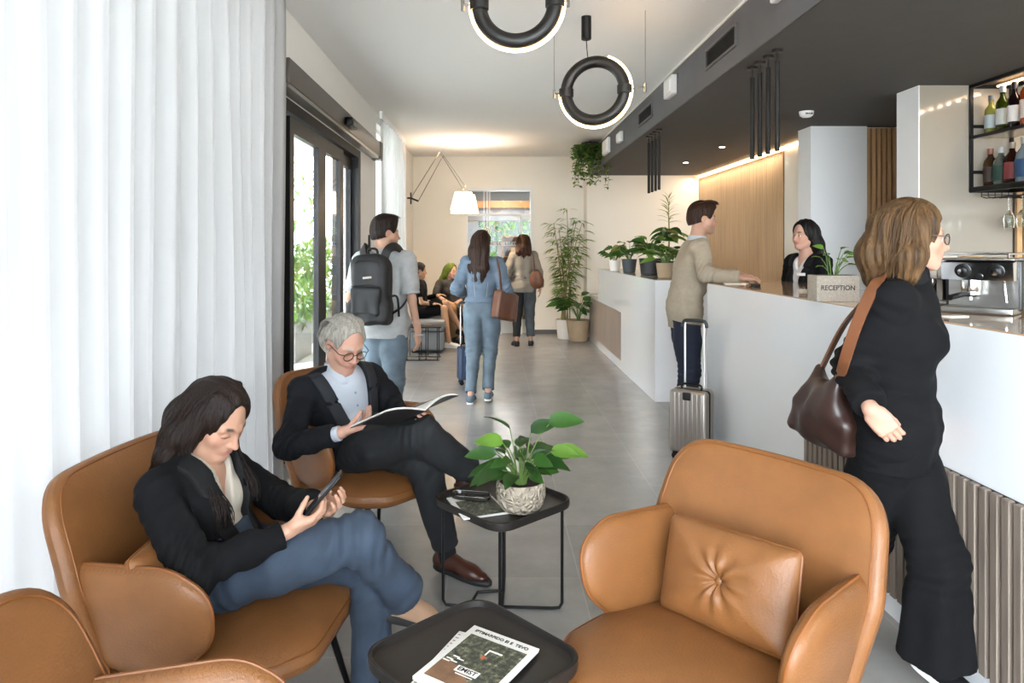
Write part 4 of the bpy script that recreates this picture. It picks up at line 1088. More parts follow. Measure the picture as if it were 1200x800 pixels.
for cx, cz, r_, a0, a1 in ((-.22, 1.72, .07, .2, 2.9), (-.07, 1.79, .055, 0, 6.28), (-.07, 1.79, .025, 0, 6.28), (.12, 1.86, .075, .9, 5.6), (.28, 1.75, .07, .9, 5.6)):
    dc.tube([(cx+r_*math.cos(a0+(a1-a0)*i/20), YF-.014, cz+r_*math.sin(a0+(a1-a0)*i/20)) for i in range(21)], .009, 6)
tag(dc.build('window_decal', mat('decal_cream', '#e8dcc4', .5), smooth=True), 'cream curled letter shapes on the far glass partition', 'window lettering')
dc = MB(); rnd = random.Random(5); x = -.12
while x < .46:
    w_ = rnd.uniform(.02, .04); 
    if rnd.random() > .2: dc.box(x, x+w_*.35, YF-.013, YF-.008, 1.55, 1.59).box(x, x+w_*.9, YF-.013, YF-.008, 1.55+rnd.choice((0, .03)), 1.56+rnd.choice((0, .03)))
    x += w_+.012
tag(dc.build('window_decal', mat('decal_dark', '#3c3a38', .5)), 'small dark illegible line of lettering under the cream curls on the far glass', 'window lettering')
# room behind: floor, ceiling, walls, beam, shelf
struct('floor_back_room', MB().box(-1.6, 2.2, YF+.1, YF+3.6, -.1, 0), mat('back_room_floor', '#9a9893', .4))
struct('ceiling_back_room', MB().box(-1.6, 2.2, YF+.1, YF+3.6, 2.75, 2.85), CEIL)
struct('wall_back_room', MB().box(-1.6, 2.2, YF+3.5, YF+3.6, 0, .6).box(-1.6, -.3, YF+3.5, YF+3.6, .6, 2.75).box(1.2, 2.2, YF+3.5, YF+3.6, .6, 2.75).box(-.3, 1.2, YF+3.5, YF+3.6, 2.3, 2.75).box(-1.7, -1.6, YF+.1, YF+3.6, 0, 2.75).box(2.2, 2.3, YF+.1, YF+3.6, 0, 2.75), mat('back_room_wall', '#b5b4b2', .7))
portal('sky_portal_back_room', (.45, YF+3.62, 1.45), (-PI/2, 0, 0), 1.5, 1.7)
tagb(MB().box(-1.4, 1.3, YF+1.9, YF+2.0, 2.30, 2.44), 'ceiling_beam', mat('orange_wood', '#a5713f', .5), 'orange wooden beam in the room behind the far glass', 'beam')
tagb(MB().box(-1.5, 1.9, YF+2.05, YF+2.4, 2.05, 2.30), 'duct', mat('duct_grey', '#7b7d80', .5), 'grey duct below the wooden beam in the back room', 'duct')
tagb(MB().rbox(-.3, .45, YF+.9, YF+1.4, 2.70, 2.74, .01), 'ceiling_panel_light', mat('panel_light', '#ffffff', .5, emit=('#ffffff', 3)), 'white glowing panel light in the back room ceiling', 'panel light')
point_light('back_room_lamp', (.3, YF+1.3, 2.3), 9, (1, .96, .9), .2)
sh = thing('display_shelf', 'tall wooden shelf unit in the room behind the far glass', 'shelf', (.20, YF+2.2, 0))
mb = MB().box(0, .03, 0, .3, 0, 1.75).box(.62, .65, 0, .3, 0, 1.75).box(.03, .62, .27, .3, 0, 1.75)
for z in (.1, .5, .9, 1.3, 1.72): mb.box(.03, .62, 0, .27, z, z+.025)
mb.build('shelf_frame', mat('shelf_wood', '#a07a55', .5), sh)
for i, (x, z, w_, h_, c) in enumerate(((.06, 1.325, .1, .25, '#4a4340'), (.2, 1.325, .14, .18, '#c8b59a'), (.4, 1.325, .12, .28, '#8d5d3a'), (.08, .925, .2, .2, '#3c4a52'), (.36, .925, .16, .26, '#b79c7a'))):
    tagb(MB().rbox(.20+x, .20+x+w_, YF+2.25, YF+2.4, z, z+h_, .01), 'storage_box', mat('box_'+c[1:], c, .6), ('%s box on the shelf behind the far glass' % ('dark upper left', 'cream upper middle', 'brown upper right', 'blue grey lower left', 'tan lower right')[i]), 'box', smooth=True)
rnd = random.Random(8)
struct('wall_sky_blocker', MB().box(-2.5, 3.5, YF+7.2, YF+7.3, -.1, 3.1).box(-2.6, -2.5, YF+3.6, YF+7.3, -.1, 3.1), mat('sky_blocker_green', '#39443a', .8))  # added walls that shut out bright sky behind the back room window
struct('ceiling_sky_blocker', MB().box(-2.5, 3.5, YF+3.6, YF+7.3, 3.1, 3.2), CEIL)  # added cover, keeps sky light off what shows through that window
pl = thing('garden_bush', 'green bush outside the back room window', 'bush', (.5, YF+4.8, 0)); mb = MB(); foliage(mb, (0, 0, 1.5), (1.6, .6, 1.3), 900, .28, rnd); mb.build('foliage', [LF1, LF2, LF3], pl)
MB().tube([(0, 0, -.1), (0, 0, 1.2)], .06, 6).build('trunk', STEM, pl)
tagb(MB().rbox(XL, XL+.02, 7.52, 7.58, 1.46, 1.64, .004), 'wall_intercom', BLACK, 'slim black wall plate between the entrance door and the far curtain', 'wall plate')
# ================================================================ ARMCHAIRS
def back_surf(u, v):
    z = v; d = max(0., z-.38)
    y = -.245-.16*d-.32*d*d + .42*u*u*(1-.3*d)
    return Vector((u, y, z))
def arm_surf(sg):
    def f(u, v):           # u = forward, v = height
        d = v-.40; x = .262+.20*d-.10*d*d - .3*max(0, u-.0)**2 + .10*(u+.2)
        return Vector((sg*x, u, v)) if sg > 0 else Vector((sg*x, u, v))
    return f
def make_armchair(label, loc, rz):
    t = thing('armchair', label, 'armchair', loc, rz, 'tan leather lounge armchairs')
    # back
    out = round_poly([(-.27, .20), (.27, .20), (.362, .60), (.335, .86), (-.335, .86), (-.362, .60)], [.12, .12, .24, .13, .13, .24], 8)
    # gently arched top edge
    out = [Vector((p.x, p.y+(.018*(1-(p.x/.33)**2) if p.y > .8 else 0))) for p in out]
    mb, S, O, c = pad(out, .085, back_surf, 110, 14, 3.4)
    bk = mb.build('backrest', LEATHER, t, smooth=True); bk.data.polygons.foreach_set('use_smooth', [True]*len(bk.data.polygons))
    for w_ in (.0405, -.0405):
        MB().tube([S(c.x+(p.x-c.x)*.945, c.y+(p.y-c.y)*.955, w_*.63) for p in O], .0028, 6, closed=True).build('seam', SEAM, bk, smooth=True)
    # arms
    for sg in (1, -1):
        oa = round_poly([(-.24, .37), (-.30, .66), (.02, .675), (.135, .61), (.125, .48), (.0, .36)], [.05, .05, .16, .10, .12, .16], 8)
        mb, S2, O2, c2 = pad(oa, .088, arm_surf(sg), 84, 13, 2.4)
        a = mb.build('armrest', LEATHER, t, smooth=True); a.data.polygons.foreach_set('use_smooth', [True]*len(a.data.polygons))
        # puckered seam round the edge
        pts = []
        MB().tube([S2(c2.x+(p.x-c2.x)*.995, c2.y+(p.y-c2.y)*.995, 0) for p in O2], .0045, 6, closed=True).build('seam', SEAM, a, smooth=True)
        mk = MB()
        for i, p in enumerate(O2):
            if p.x > .02 or p.y > .62:
                mk.tube([S2(c2.x+(p.x-c2.x)*.93, c2.y+(p.y-c2.y)*.955, .022), S2(c2.x+(p.x-c2.x)*1.003, c2.y+(p.y-c2.y)*1.003, 0), S2(c2.x+(p.x-c2.x)*.93, c2.y+(p.y-c2.y)*.955, -.022)], [.0003, .0013, .0003], 5)
        mk.build('puckers', SEAM, a, smooth=True)
    # seat
    os_ = round_poly([(-.25, -.22), (.25, -.22), (.31, .05), (.295, .24), (.16, .345), (-.16, .345), (-.295, .24), (-.31, .05)], [.06, .06, .2, .14, .14, .14, .14, .2], 8)
    mb, S3, O3, c3 = pad(os_, .115, lambda u, v: Vector((u, v, .375-.06*max(0, v-.2)-.03*max(0, -v))), 96, 14, 3.0, extra=lambda u, v, sd, s_: (.012*(1-s_*s_) if sd > 0 else 0))
    st = mb.build('seat', LEATHER, t, smooth=True); st.data.polygons.foreach_set('use_smooth', [True]*len(st.data.polygons))
    MB().tube([S3(c3.x+(p.x-c3.x)*.975, c3.y+(p.y-c3.y)*.975, .0255) for p in O3], .003, 6, closed=True).build('seam', SEAM, st, smooth=True)
    for sx, sy in ((1, 1), (-1, 1), (1, -1), (-1, -1)):
        MB().tube([(sx*.19, .03+sy*.19, .335), (sx*.25, .03+sy*.27, 0)], [.014, .009], 10).build('leg', BLACK, t, smooth=True)
    MB().tube([(-.19, .22, .327), (.19, .22, .327)], .009, 8).tube([(-.19, -.16, .327), (.19, -.16, .327)], .009, 8).tube([(-.19, -.16, .327), (-.19, .22, .327)], .009, 8).tube([(.19, -.16, .327), (.19, .22, .327)], .009, 8).build('seat_frame', BLACK, t, smooth=True)
    return t
def heading(fx, fy): return math.atan2(fy, fx)-PI/2      # local +Y turned to (fx, fy)
CH = {}
CH['D'] = make_armchair('empty tan leather armchair at front right with a buttoned cushion', (.56, 1.84, 0), heading(-.80, -.60))
def dup_chair(label, loc, rz):
    c = copy_tree(CH['D']); c['label'] = label; c.location = loc; c.rotation_euler = (0, 0, rz); return c
CH['A'] = dup_chair('tan leather armchair holding the dark haired woman with a phone', (-.80, 2.08, 0), heading(.99, -.13))
CH['B'] = dup_chair('tan leather armchair holding the grey haired man reading', (-.60, 3.38, 0), heading(.75, -.66))
CH['C'] = dup_chair('empty tan leather armchair cut off at the bottom left corner', (-.50, 1.045, 0), heading(.995, .08))

def make_cushion(label, w_, h_, T, M, group=None):
    t = thing('cushion', label, 'cushion', (0, 0, 0), 0, group); t.matrix_world = M
    out = round_poly([(-w_/2, -h_/2), (w_/2, -h_/2), (w_/2, h_/2), (-w_/2, h_/2)], .025, 5)
    out = [Vector((p.x*(1-.06*math.cos(p.y/h_*PI)), p.y*(1-.08*math.cos(p.x/w_*PI)))) for p in out]
    def ex(u, v, sd, s_):
        r = math.hypot(u, v); a = math.atan2(v, u)
        cr = math.cos(a*9+.6*math.sin(a*3))*math.exp(-((r-.045)/.05)**2)*.0042
        return (-.028*math.exp(-(r/.028)**2) + cr + .003*math.sin(u*60+v*35)*math.sin(v*50)*(1-s_))
    mb, S, O, c = pad(out, T, lambda u, v: Vector((u, v, 0)), 120, 26, 1.9, extra=ex, center=(0, 0))
    b = mb.build('cushion_cover', LEATHER, t, smooth=True); b.data.polygons.foreach_set('use_smooth', [True]*len(b.data.polygons))
    MB().tube([(p.x, p.y, 0) for p in O], .0035, 6, closed=True).build('piping', SEAM, t, smooth=True)
    MB().sphere((0, 0, T/2-.024), (.011, .011, .006), 14).build('button', LEATHER, t, smooth=True)
    return t
def chair_cushion(chair, label, x, y, z, tilt, w_=.42, h_=.27, T=.13, roll=0, yaw=0):
    L_ = Matrix.Translation(chair.location) @ Matrix.Rotation(chair.rotation_euler[2], 4, 'Z')
    M = L_ @ Matrix.Translation((x, y, z)) @ Matrix.Rotation(yaw, 4, 'Z') @ Matrix.Rotation(PI, 4, 'Z') @ Matrix.Rotation(PI/2-tilt, 4, 'X') @ Matrix.Rotation(roll, 4, 'Z')
    return make_cushion(label, w_, h_, T, M, 'tan leather buttoned cushions')
chair_cushion(CH['D'], 'tan leather cushion with a centre button on the empty front right armchair', 0, -.125, .565, .30, roll=.06)
chair_cushion(CH['A'], 'tan leather cushion wedged behind the seated dark haired woman', .15, -.09, .56, .3, w_=.36, h_=.27, yaw=.15)
chair_cushion(CH['C'], 'tan leather cushion in the cut off bottom left armchair', .0, -.13, .55, .3)

# ================================================================ TRAY TABLES
TRAY = mat('dark_bronze_tray', '#2b2724', .42, .35, noise=(8, .1))
def tray_table(label, x, y, rz, s_=.42, h_=.45):
    t = thing('side_table', label, 'side table', (x, y, 0), rz, 'black tray side tables')
    def rp(hw, r): return [Vector((p.x, p.y)) for p in round_poly([(-hw, -hw), (hw, -hw), (hw, hw), (-hw, hw)], r, 10)]
    prof = [(s_/2-.012, -.018, .085), (s_/2-.002, -.012, .09), (s_/2, .0, .09), (s_/2, .018, .09), (s_/2-.004, .020, .088), (s_/2-.008, .018, .086), (s_/2-.010, .002, .084), (s_/2-.018, -.002, .08)]
    vs = []; fs = []; n = None
    for hw, z, r in prof:
        P = rp(hw, r); n = len(P); vs += [Vector((p.x, p.y, h_+z)) for p in P]
    for i in range(len(prof)-1):
        for j in range(n): fs.append((i*n+j, i*n+(j+1) % n, (i+1)*n+(j+1) % n, (i+1)*n+j))
    fs.append(tuple(reversed(range(n)))); fs.append(tuple((len(prof)-1)*n+j for j in range(n)))
    MB().add(vs, fs).build('tray_top', TRAY, t, smooth=True)
    q = s_/2-.045; r = .0065
    for sx, sy in ((1, 1), (-1, 1), (-1, -1), (1, -1)):
        MB().tube([(sx*q, sy*q, h_-.018), (sx*q, sy*q, .03), (sx*(q-.008), sy*(q-.008), .01), (sx*(q-.03), sy*(q-.03), r), (0, 0, r+(.004 if sx*sy > 0 else 0))], r, 8).build('leg', BLACKP, t, smooth=True)
    MB().tube([(-q*.55, q*.55, r), (0, q*.9, r+.002), (q*.55, q*.55, r)], r, 8).tube([(q*.5, q*.5, r), (q*.5, q*.5, h_-.02)], r, 8).build('inner_bar', BLACKP, t, smooth=True)
    return t
tray_table('black tray side table carrying the potted plant, between the armchairs', .045, 2.84, math.radians(42), .44, .445)
tray_table('low black tray side table in the foreground carrying newspapers', -.048, 1.745, math.radians(43), .425, .445)
TZ = .445-.002
# newspapers / magazines
COVER_IMG = mat('cover_photo', '#3f4038', .5)
def cover_mat():
    m = COVER_IMG; n = m.node_tree; p = n.nodes['Principled BSDF']; L = n.links.new
    tc = n.nodes.new('ShaderNodeTexCoord'); vo = n.nodes.new('ShaderNodeTexVoronoi'); vo.inputs['Scale'].default_value = 40; nz = n.nodes.new('ShaderNodeTexNoise'); nz.inputs['Scale'].default_value = 70; nz.inputs['Detail'].default_value = 8; nz.inputs['Roughness'].default_value = .7
    cr = n.nodes.new('ShaderNodeValToRGB'); e = cr.color_ramp.elements; e[0].position = .38; e[0].color = lin('#1d211e'); e[1].position = .7; e[1].color = lin('#b9b49c')
    k = e.new(.5); k.color = lin('#3d4238'); k = e.new(.6); k.color = lin('#6d6a52')
    L(tc.outputs['Object'], nz.inputs[0]); L(nz.outputs[0], cr.inputs[0]); L(cr.outputs[0], p.inputs['Base Color'])
cover_mat()
INK = mat('print_ink', '#22201f', .6); BROWNP = mat('cover_brown', '#7a5a42', .5, noise=(30, .3)); WHITEP = mat('print_white', '#e6e2da', .6); ORANGEP = mat('print_orange', '#c4572b', .6)
def text_obj(name, s_, size, m, M, parent=None, ext=.0004, align='CENTER', bold=False):
    c = bpy.data.curves.new(name, 'FONT'); c.body = s_; c.size = size; c.extrude = ext; c.align_x = align; c.align_y = 'CENTER'
    if bold: c.offset = size*.02
    o = bpy.data.objects.new(name, c); COL.objects.link(o); dg = bpy.context.evaluated_depsgraph_get()
    me = bpy.data.meshes.new_from_object(o.evaluated_get(dg)); bpy.data.objects.remove(o)
    ob = mesh_obj(name, me, None, parent, smooth=False); me.materials.clear(); me.materials.append(m); ob.matrix_local = M; return ob
nx, ny, w_, h_ = -.035, 1.715, .205, .265
dirx = math.radians(-33)
t = thing('magazine', 'white magazine edge showing under the newspaper on the front tray', 'magazine', (nx-.018, ny-.006, TZ), dirx+.13)
MB().rbox(-w_/2, w_/2, -h_/2, h_/2, 0, .007, .002).build('pages', PAPER, t, smooth=True)
mb = MB(); rnd = random.Random(3)
for i in range(16):
    y = -h_/2+.02+i*.015; mb.box(-w_/2+.006, -w_/2+.006+rnd.uniform(.006, .014), y, y+.004, .007, .0074)
mb.build('print', mat('faint_print', '#8a7f74', .6), t)
t = thing('newspaper', 'folded newspaper with a large dark cover photo on the front tray', 'newspaper', (nx, ny, TZ+.0075), dirx)
for k in range(3): MB().rbox(-w_/2+.001*k, w_/2+.001*k, -h_/2-.001*k, h_/2, k*.0036, k*.0036+.0034, .0015).build('pages', PAPER, t, smooth=True)
z = .0109
MB().box(-w_/2+.02, w_/2-.012, -h_/2+.02, h_/2-.04, z, z+.0003).build('cover_photo', COVER_IMG, t)
MB().add([(-w_/2+.02, -h_/2+.02, z+.0004), (w_/2-.05, -h_/2+.02, z+.0004), (-.01, -.045, z+.0004), (-w_/2+.02, -.03, z+.0004)], [(0, 1, 2, 3)]).build('cover_photo_ground', BROWNP, t)
text_obj('masthead', 'IPTIMARFIDO EI E  TEVO', .0152, INK, Matrix.Translation((0, h_/2-.021, z+.0002)), t, bold=True)
MB().rbox(-.03, .035, -.062, -.038, z+.0003, z+.0009, .0002, seg=1).build('print_frame', WHITEP, t)
text_obj('cover_title', 'EMIST', .021, INK, Matrix.Translation((.0025, -.05, z+.001)), t, bold=True)
sm = []
for i, (x, y) in enumerate(((-.075, -.03), (-.06, -.035), (-.05, -.02), (-.065, -.015), (-.08, -.04))): sm.append((x, x+.02, y, y+.004))
for a in sm+[(-.02, .03, -.07, -.067), (.0, .04, .05, .056), (0, .004, .03, .05)]: MB().box(*a, z+.0004, z+.0008).build('printed_line', WHITEP, t)
MB().box(.0, .008, .012, .026, z+.0004, z+.0009).build('photo_accent', ORANGEP, t)
# small tray with a magazine beside the plant
t = thing('magazine', 'closed magazine lying beside the plant pot on the tray table', 'magazine', (-.06, 2.79, TZ), math.radians(20))
MB().rbox(-.095, .095, -.12, .12, 0, .006, .002).build('pages', PAPER, t, smooth=True)
MB().box(-.075, .085, -.11, .06, .006, .0064).build('cover_photo', COVER_IMG, t)
t = thing('eyeglass_case', 'slim dark oval dish with a chrome rim lying on the magazine by the plant', 'dish', (-.085, 2.86, TZ+.0066), math.radians(-12))
vs = []; P = [Vector((p.x, p.y)) for p in round_poly([(-.085, -.035), (.085, -.035), (.085, .035), (-.085, .035)], .035, 8)]; n = len(P); fs = []
for sc, z in ((.8, 0), (.97, .005), (1, .018), (.94, .018), (.88, .008)): vs += [Vector((p.x*sc, p.y*sc, z)) for p in P]
for i in range(4):
    for j in range(n): fs.append((i*n+j, i*n+(j+1) % n, (i+1)*n+(j+1) % n, (i+1)*n+j))
fs += [tuple(reversed(range(n))), tuple(4*n+j for j in range(n))]
MB().add(vs, fs).build('dish', mat('dark_dish', '#2a2622', .2), t, smooth=True)
MB().tube([(p.x*.99, p.y*.99, .018) for p in P], .0018, 6, closed=True).build('rim', CHROME, t, smooth=True)
t.name = 'small_dish'

# ================================================================ PLANTS
def pot(t, r0, r1, h, m, rim=.012, wall=.012, base=0):
    MB().lathe([(r0*.9, base), (r0, base+.006), (r0+(r1-r0)*.5+.0, base+h*.5), (r1, base+h-rim*.4), (r1, base+h), (r1-wall, base+h), (r1-wall, base+h-.02)], 40).build('pot', m, t, smooth=True)
    MB().lathe([(.0, base+h-.028), (r1-wall, base+h-.022)], 24).build('soil', SOIL, t)
def stalk_plant(t, z0, specs, mats, rnd, stem_r=.003, wr=.42, seg=7, bend=.8):
    """specs: (azimuth, lean, stem length, leaf length, material index)"""
    st = MB(); lv = MB()
    for az, ln, sl, ll, mi in specs:
        d = Vector((math.cos(az)*math.sin(ln), math.sin(az)*math.sin(ln), math.cos(ln)))
        p0 = Vector((math.cos(az)*.02, math.sin(az)*.02, z0-.02)); out = Vector((math.cos(az), math.sin(az), 0))
        pts = [p0+Vector((0, 0, 1))*sl*t*(1-.3*ln*t)+out*sl*math.sin(ln)*t*t for t in (0, .25, .5, .75, 1)]
        st.tube(pts, [stem_r, stem_r, stem_r*.9, stem_r*.8, stem_r*.6], 6)
        dd = (pts[-1]-pts[-2]).normalized()*.7+out*.8
        leaf_blade(lv, pts[-1], dd, ll, wr, mi, rnd, seg, bend, .14, up=(rnd.uniform(-.7, .7), rnd.uniform(-1.5, .2), .9))
    st.build('stems', STEM, t, smooth=True); o = lv.build('leaves', mats, t); o.data.polygons.foreach_set('use_smooth', [True]*len(o.data.polygons)); return o
# pot with leaf relief on the tray table
t = tplant = thing('potted_plant', 'broad leaved green plant in a carved stone pot on the tray table', 'potted plant', (.118, 2.76, TZ))
RELIEF = mat('carved_stone', '#a99c8a', .8, noise=(30, .12)); 
n = RELIEF.node_tree; vo = n.nodes.new('ShaderNodeTexVoronoi'); vo.inputs['Scale'].default_value = 42; vo.feature = 'DISTANCE_TO_EDGE'; tc = n.nodes.new('ShaderNodeTexCoord'); bp = n.nodes.new('ShaderNodeBump'); bp.inputs['Strength'].default_value = .9; bp.inputs['Distance'].default_value = .03
nz = n.nodes.new('ShaderNodeTexNoise'); nz.inputs['Scale'].default_value = 12; va = n.nodes.new('ShaderNodeVectorMath'); va.operation = 'MULTIPLY_ADD'; va.inputs[1].default_value = (.06, .06, .06)
n.links.new(tc.outputs['Object'], nz.inputs[0]); n.links.new(nz.outputs[1], va.inputs[0]); n.links.new(tc.outputs['Object'], va.inputs[2]); n.links.new(va.outputs[0], vo.inputs[0]); n.links.new(vo.outputs[0], bp.inputs['Height']); n.links.new(bp.outputs[0], n.nodes['Principled BSDF'].inputs['Normal'])
MB().lathe([(.062, 0), (.075, .004), (.093, .03), (.101, .065), (.099, .105), (.094, .118), (.088, .118), (.088, .10)], 48).build('pot', RELIEF, t, smooth=True)
MB().lathe([(.0, .1), (.088, .105)], 24).build('soil', SOIL, t)
rnd = random.Random(21); D = math.radians
sp = [(D(200), .35, .17, .115, 1), (D(150), .15, .2, .12, 0), (D(10), .12, .19, .115, 2), (D(5), .42, .24, .135, 0), (D(180), .65, .13, .12, 0), (D(190), 1.0, .08, .12, 2), (D(210), 1.15, .08, .13, 0), (D(225), 1.05, .10, .13, 2), (D(250), .9, .07, .11, 2), (D(350), .75, .15, .11, 1), (D(355), .9, .16, .12, 1), (D(340), .95, .11, .09, 2),
      (D(280), .5, .1, .1, 2), (D(310), .5, .12, .1, 0), (D(80), .5, .14, .1, 2), (D(120), .6, .13, .1, 0), (D(45), .6, .12, .1, 2), (D(260), .3, .14, .1, 2), (D(300), .75, .07, .09, 0), (D(170), .3, .13, .1, 2)]
for i in range(30): sp.append((rnd.uniform(0, 6.28), rnd.uniform(.2, .9), rnd.uniform(.05, .14), rnd.uniform(.07, .10), rnd.choice((0, 2, 2))))
stalk_plant(t, .12, [(a, l*.85, s_*1.12, q*1.12, m_) for a, l, s_, q, m_ in sp], [LF1, LF2, LF3], rnd, wr=.5, bend=.75)

def bushy(label, x, y, z, r0, r1, h, potm, n, stem, leafl, spread, mats, seed, wr=.4, group=None, bend=.8, leanmin=.1):
    t = thing('potted_plant', label, 'potted plant', (x, y, z), 0, group); pot(t, r0, r1, h, potm); rnd = random.Random(seed)
    sp = [(rnd.uniform(0, 6.28), rnd.uniform(leanmin, spread), stem*rnd.uniform(.4, 1.0), leafl*rnd.uniform(.7, 1.2), rnd.randrange(len(mats))) for _ in range(n)]
    stalk_plant(t, h, sp, mats, rnd, .0035, wr, 5, bend); return t
Z2 = 1.185; G = 'potted plants on the far desk'
TERRA = mat('beige_clay', '#a58e72', .8, noise=(9, .1)); POTW = mat('white_ceramic', '#d6d3cd', .3); POTG = mat('slate_pot', '#3b4147', .5); POTB = mat('black_pot', '#18171a', .45)
t = bushy('coral flowered plant in a white pot at the far end of the plant row', 1.69, 9.35, Z2, .065, .08, .14, POTW, 16, .2, .17, 1.0, [LF3, LF1], 4, group=G)
mb = MB(); rnd = random.Random(2)
for i in range(14): leaf_blade(mb, (rnd.uniform(-.1, .02), rnd.uniform(-.06, .06), .26+rnd.uniform(-.06, .06)), (rnd.gauss(0, 1), rnd.gauss(0, 1), .6), .06, .5, 0, rnd, 3)
mb.build('flowers', LFR, t)
bushy('leafy green plant in a slate grey pot, second from the far end of the row', 1.735, 8.6, Z2, .075, .095, .17, POTG, 34, .25, .19, 1.15, [LF1, LF3, LF4], 5, group=G)
t = bushy('arching green plant in a wide black pot, third in the row on the far desk', 1.85, 7.95, Z2, .11, .13, .19, POTB, 22, .28, .2, .9, [LF1, LF2, LF3], 6, group=G)
bushy('bright green plant in a beige clay pot at the near end of the plant row', 1.805, 7.10, Z2, .075, .092, .155, TERRA, 36, .19, .2, 1.1, [LF1, LF2, LF1], 7, group=G, wr=.36)
t = bushy('tall plant with drooping leaves and a feathery top behind the black pot', 2.06, 7.95, Z2, .08, .10, .16, POTB, 8, .2, .16, .9, [LF3, LF1], 8, group=G)
mb = MB().tube([(0, 0, .14), (.01, 0, .45), (0, 0, .74)], [.012, .010, .006], 8); mb.build('trunk', CANE, t, smooth=True)
mb = MB(); rnd = random.Random(12)
for i in range(12):
    a = i*2.4; leaf_blade(mb, (0, 0, .42+.01*i), (math.cos(a), math.sin(a), .35), rnd.uniform(.24, .32), .42, i % 3, rnd, 7, 1.3)
for i in range(26):
    a = i*2.4; z = .60+.012*i; leaf_blade(mb, (0, 0, z), (math.cos(a), math.sin(a), .6+.05*i), .17-.002*i, .1, 3, rnd, 5, .9)
mb.build('crown', [LF1, LF3, LF4, LF4], t)
# bamboo-like plant by the far wall
t = thing('potted_plant', 'tall bamboo like plant in a white pot against the far wall', 'potted plant', (1.22, 11.25, 0)); pot(t, .13, .16, .32, POTW)
rnd = random.Random(31); lv = MB(); st = MB()
for k in range(9):
    a = rnd.uniform(0, 6.28); x0, y0 = .07*math.cos(a), .05*math.sin(a); hh = rnd.uniform(1.3, 2.08); lx = rnd.uniform(-.22, .30); ly = rnd.uniform(-.15, .02)
    if k == 0: hh, lx = 2.12, -.05
    if k == 1: hh, lx = 1.9, .33
    pts = [Vector((x0+lx*(q**1.6), y0+ly*q, .26+(hh-.26)*q)) for q in [i/12 for i in range(13)]]
    st.tube(pts, [.011*(1-.6*i/12) for i in range(13)], 6)
    for i in range(3, 13):
        for s_ in range(7):
            a = rnd.uniform(0, 6.28); p = pts[i]+Vector((math.cos(a), math.sin(a)*.6, 0))*rnd.uniform(0, .11)
            leaf_blade(lv, p, (math.cos(a), math.sin(a)*.7, rnd.uniform(-.1, .5)), rnd.uniform(.14, .22), .17, rnd.randrange(3), rnd, 4, 1.0)
st.build('canes', CANE, t, smooth=True); lv.build('leaves', [LF1, LF4, LF2], t)
bushy('bushy dark green plant in a large beige clay floor pot by the far desk', 1.40, 11.0, 0, .15, .19, .34, TERRA, 34, .42, .26, .8, [LF3, LF1], 33, wr=.4)
# trailing plant at the soffit corner
t = thing('hanging_plant', 'green trailing plant hanging from the ceiling at the far end of the soffit', 'hanging plant', (1.46, 10.1, ZC))
MB().lathe([(.09, -.18), (.12, -.14), (.13, -.03), (.125, -.03)], 24).build('planter', mat('dark_basket', '#3a332a', .8), t, smooth=True)
MB().tube([(0, 0, -.1), (0, 0, -.001)], .01, 6).build('hook', BLACK, t)
rnd = random.Random(14); lv = MB(); st = MB()
for k in range(60):
    a = rnd.uniform(0, 6.28); r0 = rnd.uniform(.03, .16); dn = rnd.uniform(.12, .62 if rnd.random() < .55 else .3); ox = rnd.uniform(0, .18)
    if math.cos(a) > .2: dn *= 1.1; ox += .05
    pts = [Vector((math.cos(a)*(r0+ox*math.sin(q*2.0)), math.sin(a)*(r0+ox*math.sin(q*2.)), -.06+.05*math.sin(q*3)-dn*q)) for q in [i/7 for i in range(8)]]
    st.tube(pts, .0025, 4)
    for p in pts[1:]:
        for s_ in range(3):
            b = rnd.uniform(0, 6.28); leaf_blade(lv, p, (math.cos(b), math.sin(b), rnd.uniform(-.6, .3)), rnd.uniform(.05, .085), .62, rnd.randrange(3), rnd, 3, .5)
st.build('stems', STEM, t); lv.build('leaves', [LF1, LF4, LF3], t)

# ================================================================ LOUNGE AT THE BACK
OTT = mat('grey_upholstery', '#7d8083', .85, bump=(200, .1))
t = thing('ottoman', 'grey upholstered ottoman bench where the two friends sit', 'ottoman', (-1.02, 9.95, 0))
MB().rbox(-.15, .34, -.27, .42, .04, .30, .03).build('base', OTT, t, smooth=True)
MB().rbox(-.16, .35, -.28, .43, .31, .46, .04).build('seat_cushion', OTT, t, smooth=True)
MB().box(-.11, .3, -.22, .38, 0, .04).build('plinth', SOLE_B, t)
t = thing('side_table', 'small black wire side table in front of the grey ottoman', 'side table', (-.92, 9.2, 0))
MB().prism([(p.x, p.y) for p in round_poly([(-.25, -.17), (.25, -.17), (.25, .17), (-.25, .17)], .04, 5)], .435, .45).build('table_top', BLACKP, t)
for x in (-.2, -.04, .05, .2): MB().tube([(x, -.15, .435), (x, -.15, .008), (x, .15, .008), (x, .15, .435)], .006, 6).build('leg', BLACKP, t)
MB().tube([(-.23, -.15, .008), (.23, -.15, .008)], .006, 6).tube([(-.23, .15, .008), (.23, .15, .008)], .006, 6).build('base_bar', BLACKP, t)
tagb(MB().lathe([(.045, 0), (.06, .008), (.0, .004)], 20, (-.86, 9.2, .45)), 'saucer', mat('brown_saucer', '#6b4527', .5), 'small brown saucer on the wire side table', 'saucer')
t = thing('lounge_chair', 'dark lounge chair under the green haired person', 'lounge chair', (-.62, 10.92, 0), heading(-.3, -1))
MB().rbox(-.34, .34, -.3, .34, .2, .42, .06).build('seat', mat('charcoal_fabric', '#2d2a29', .9), t, smooth=True)
MB().rbox(-.34, .34, -.40, -.26, .2, .72, .05).build('backrest', mat('charcoal_fabric', '#2d2a29', .9), t, smooth=True)
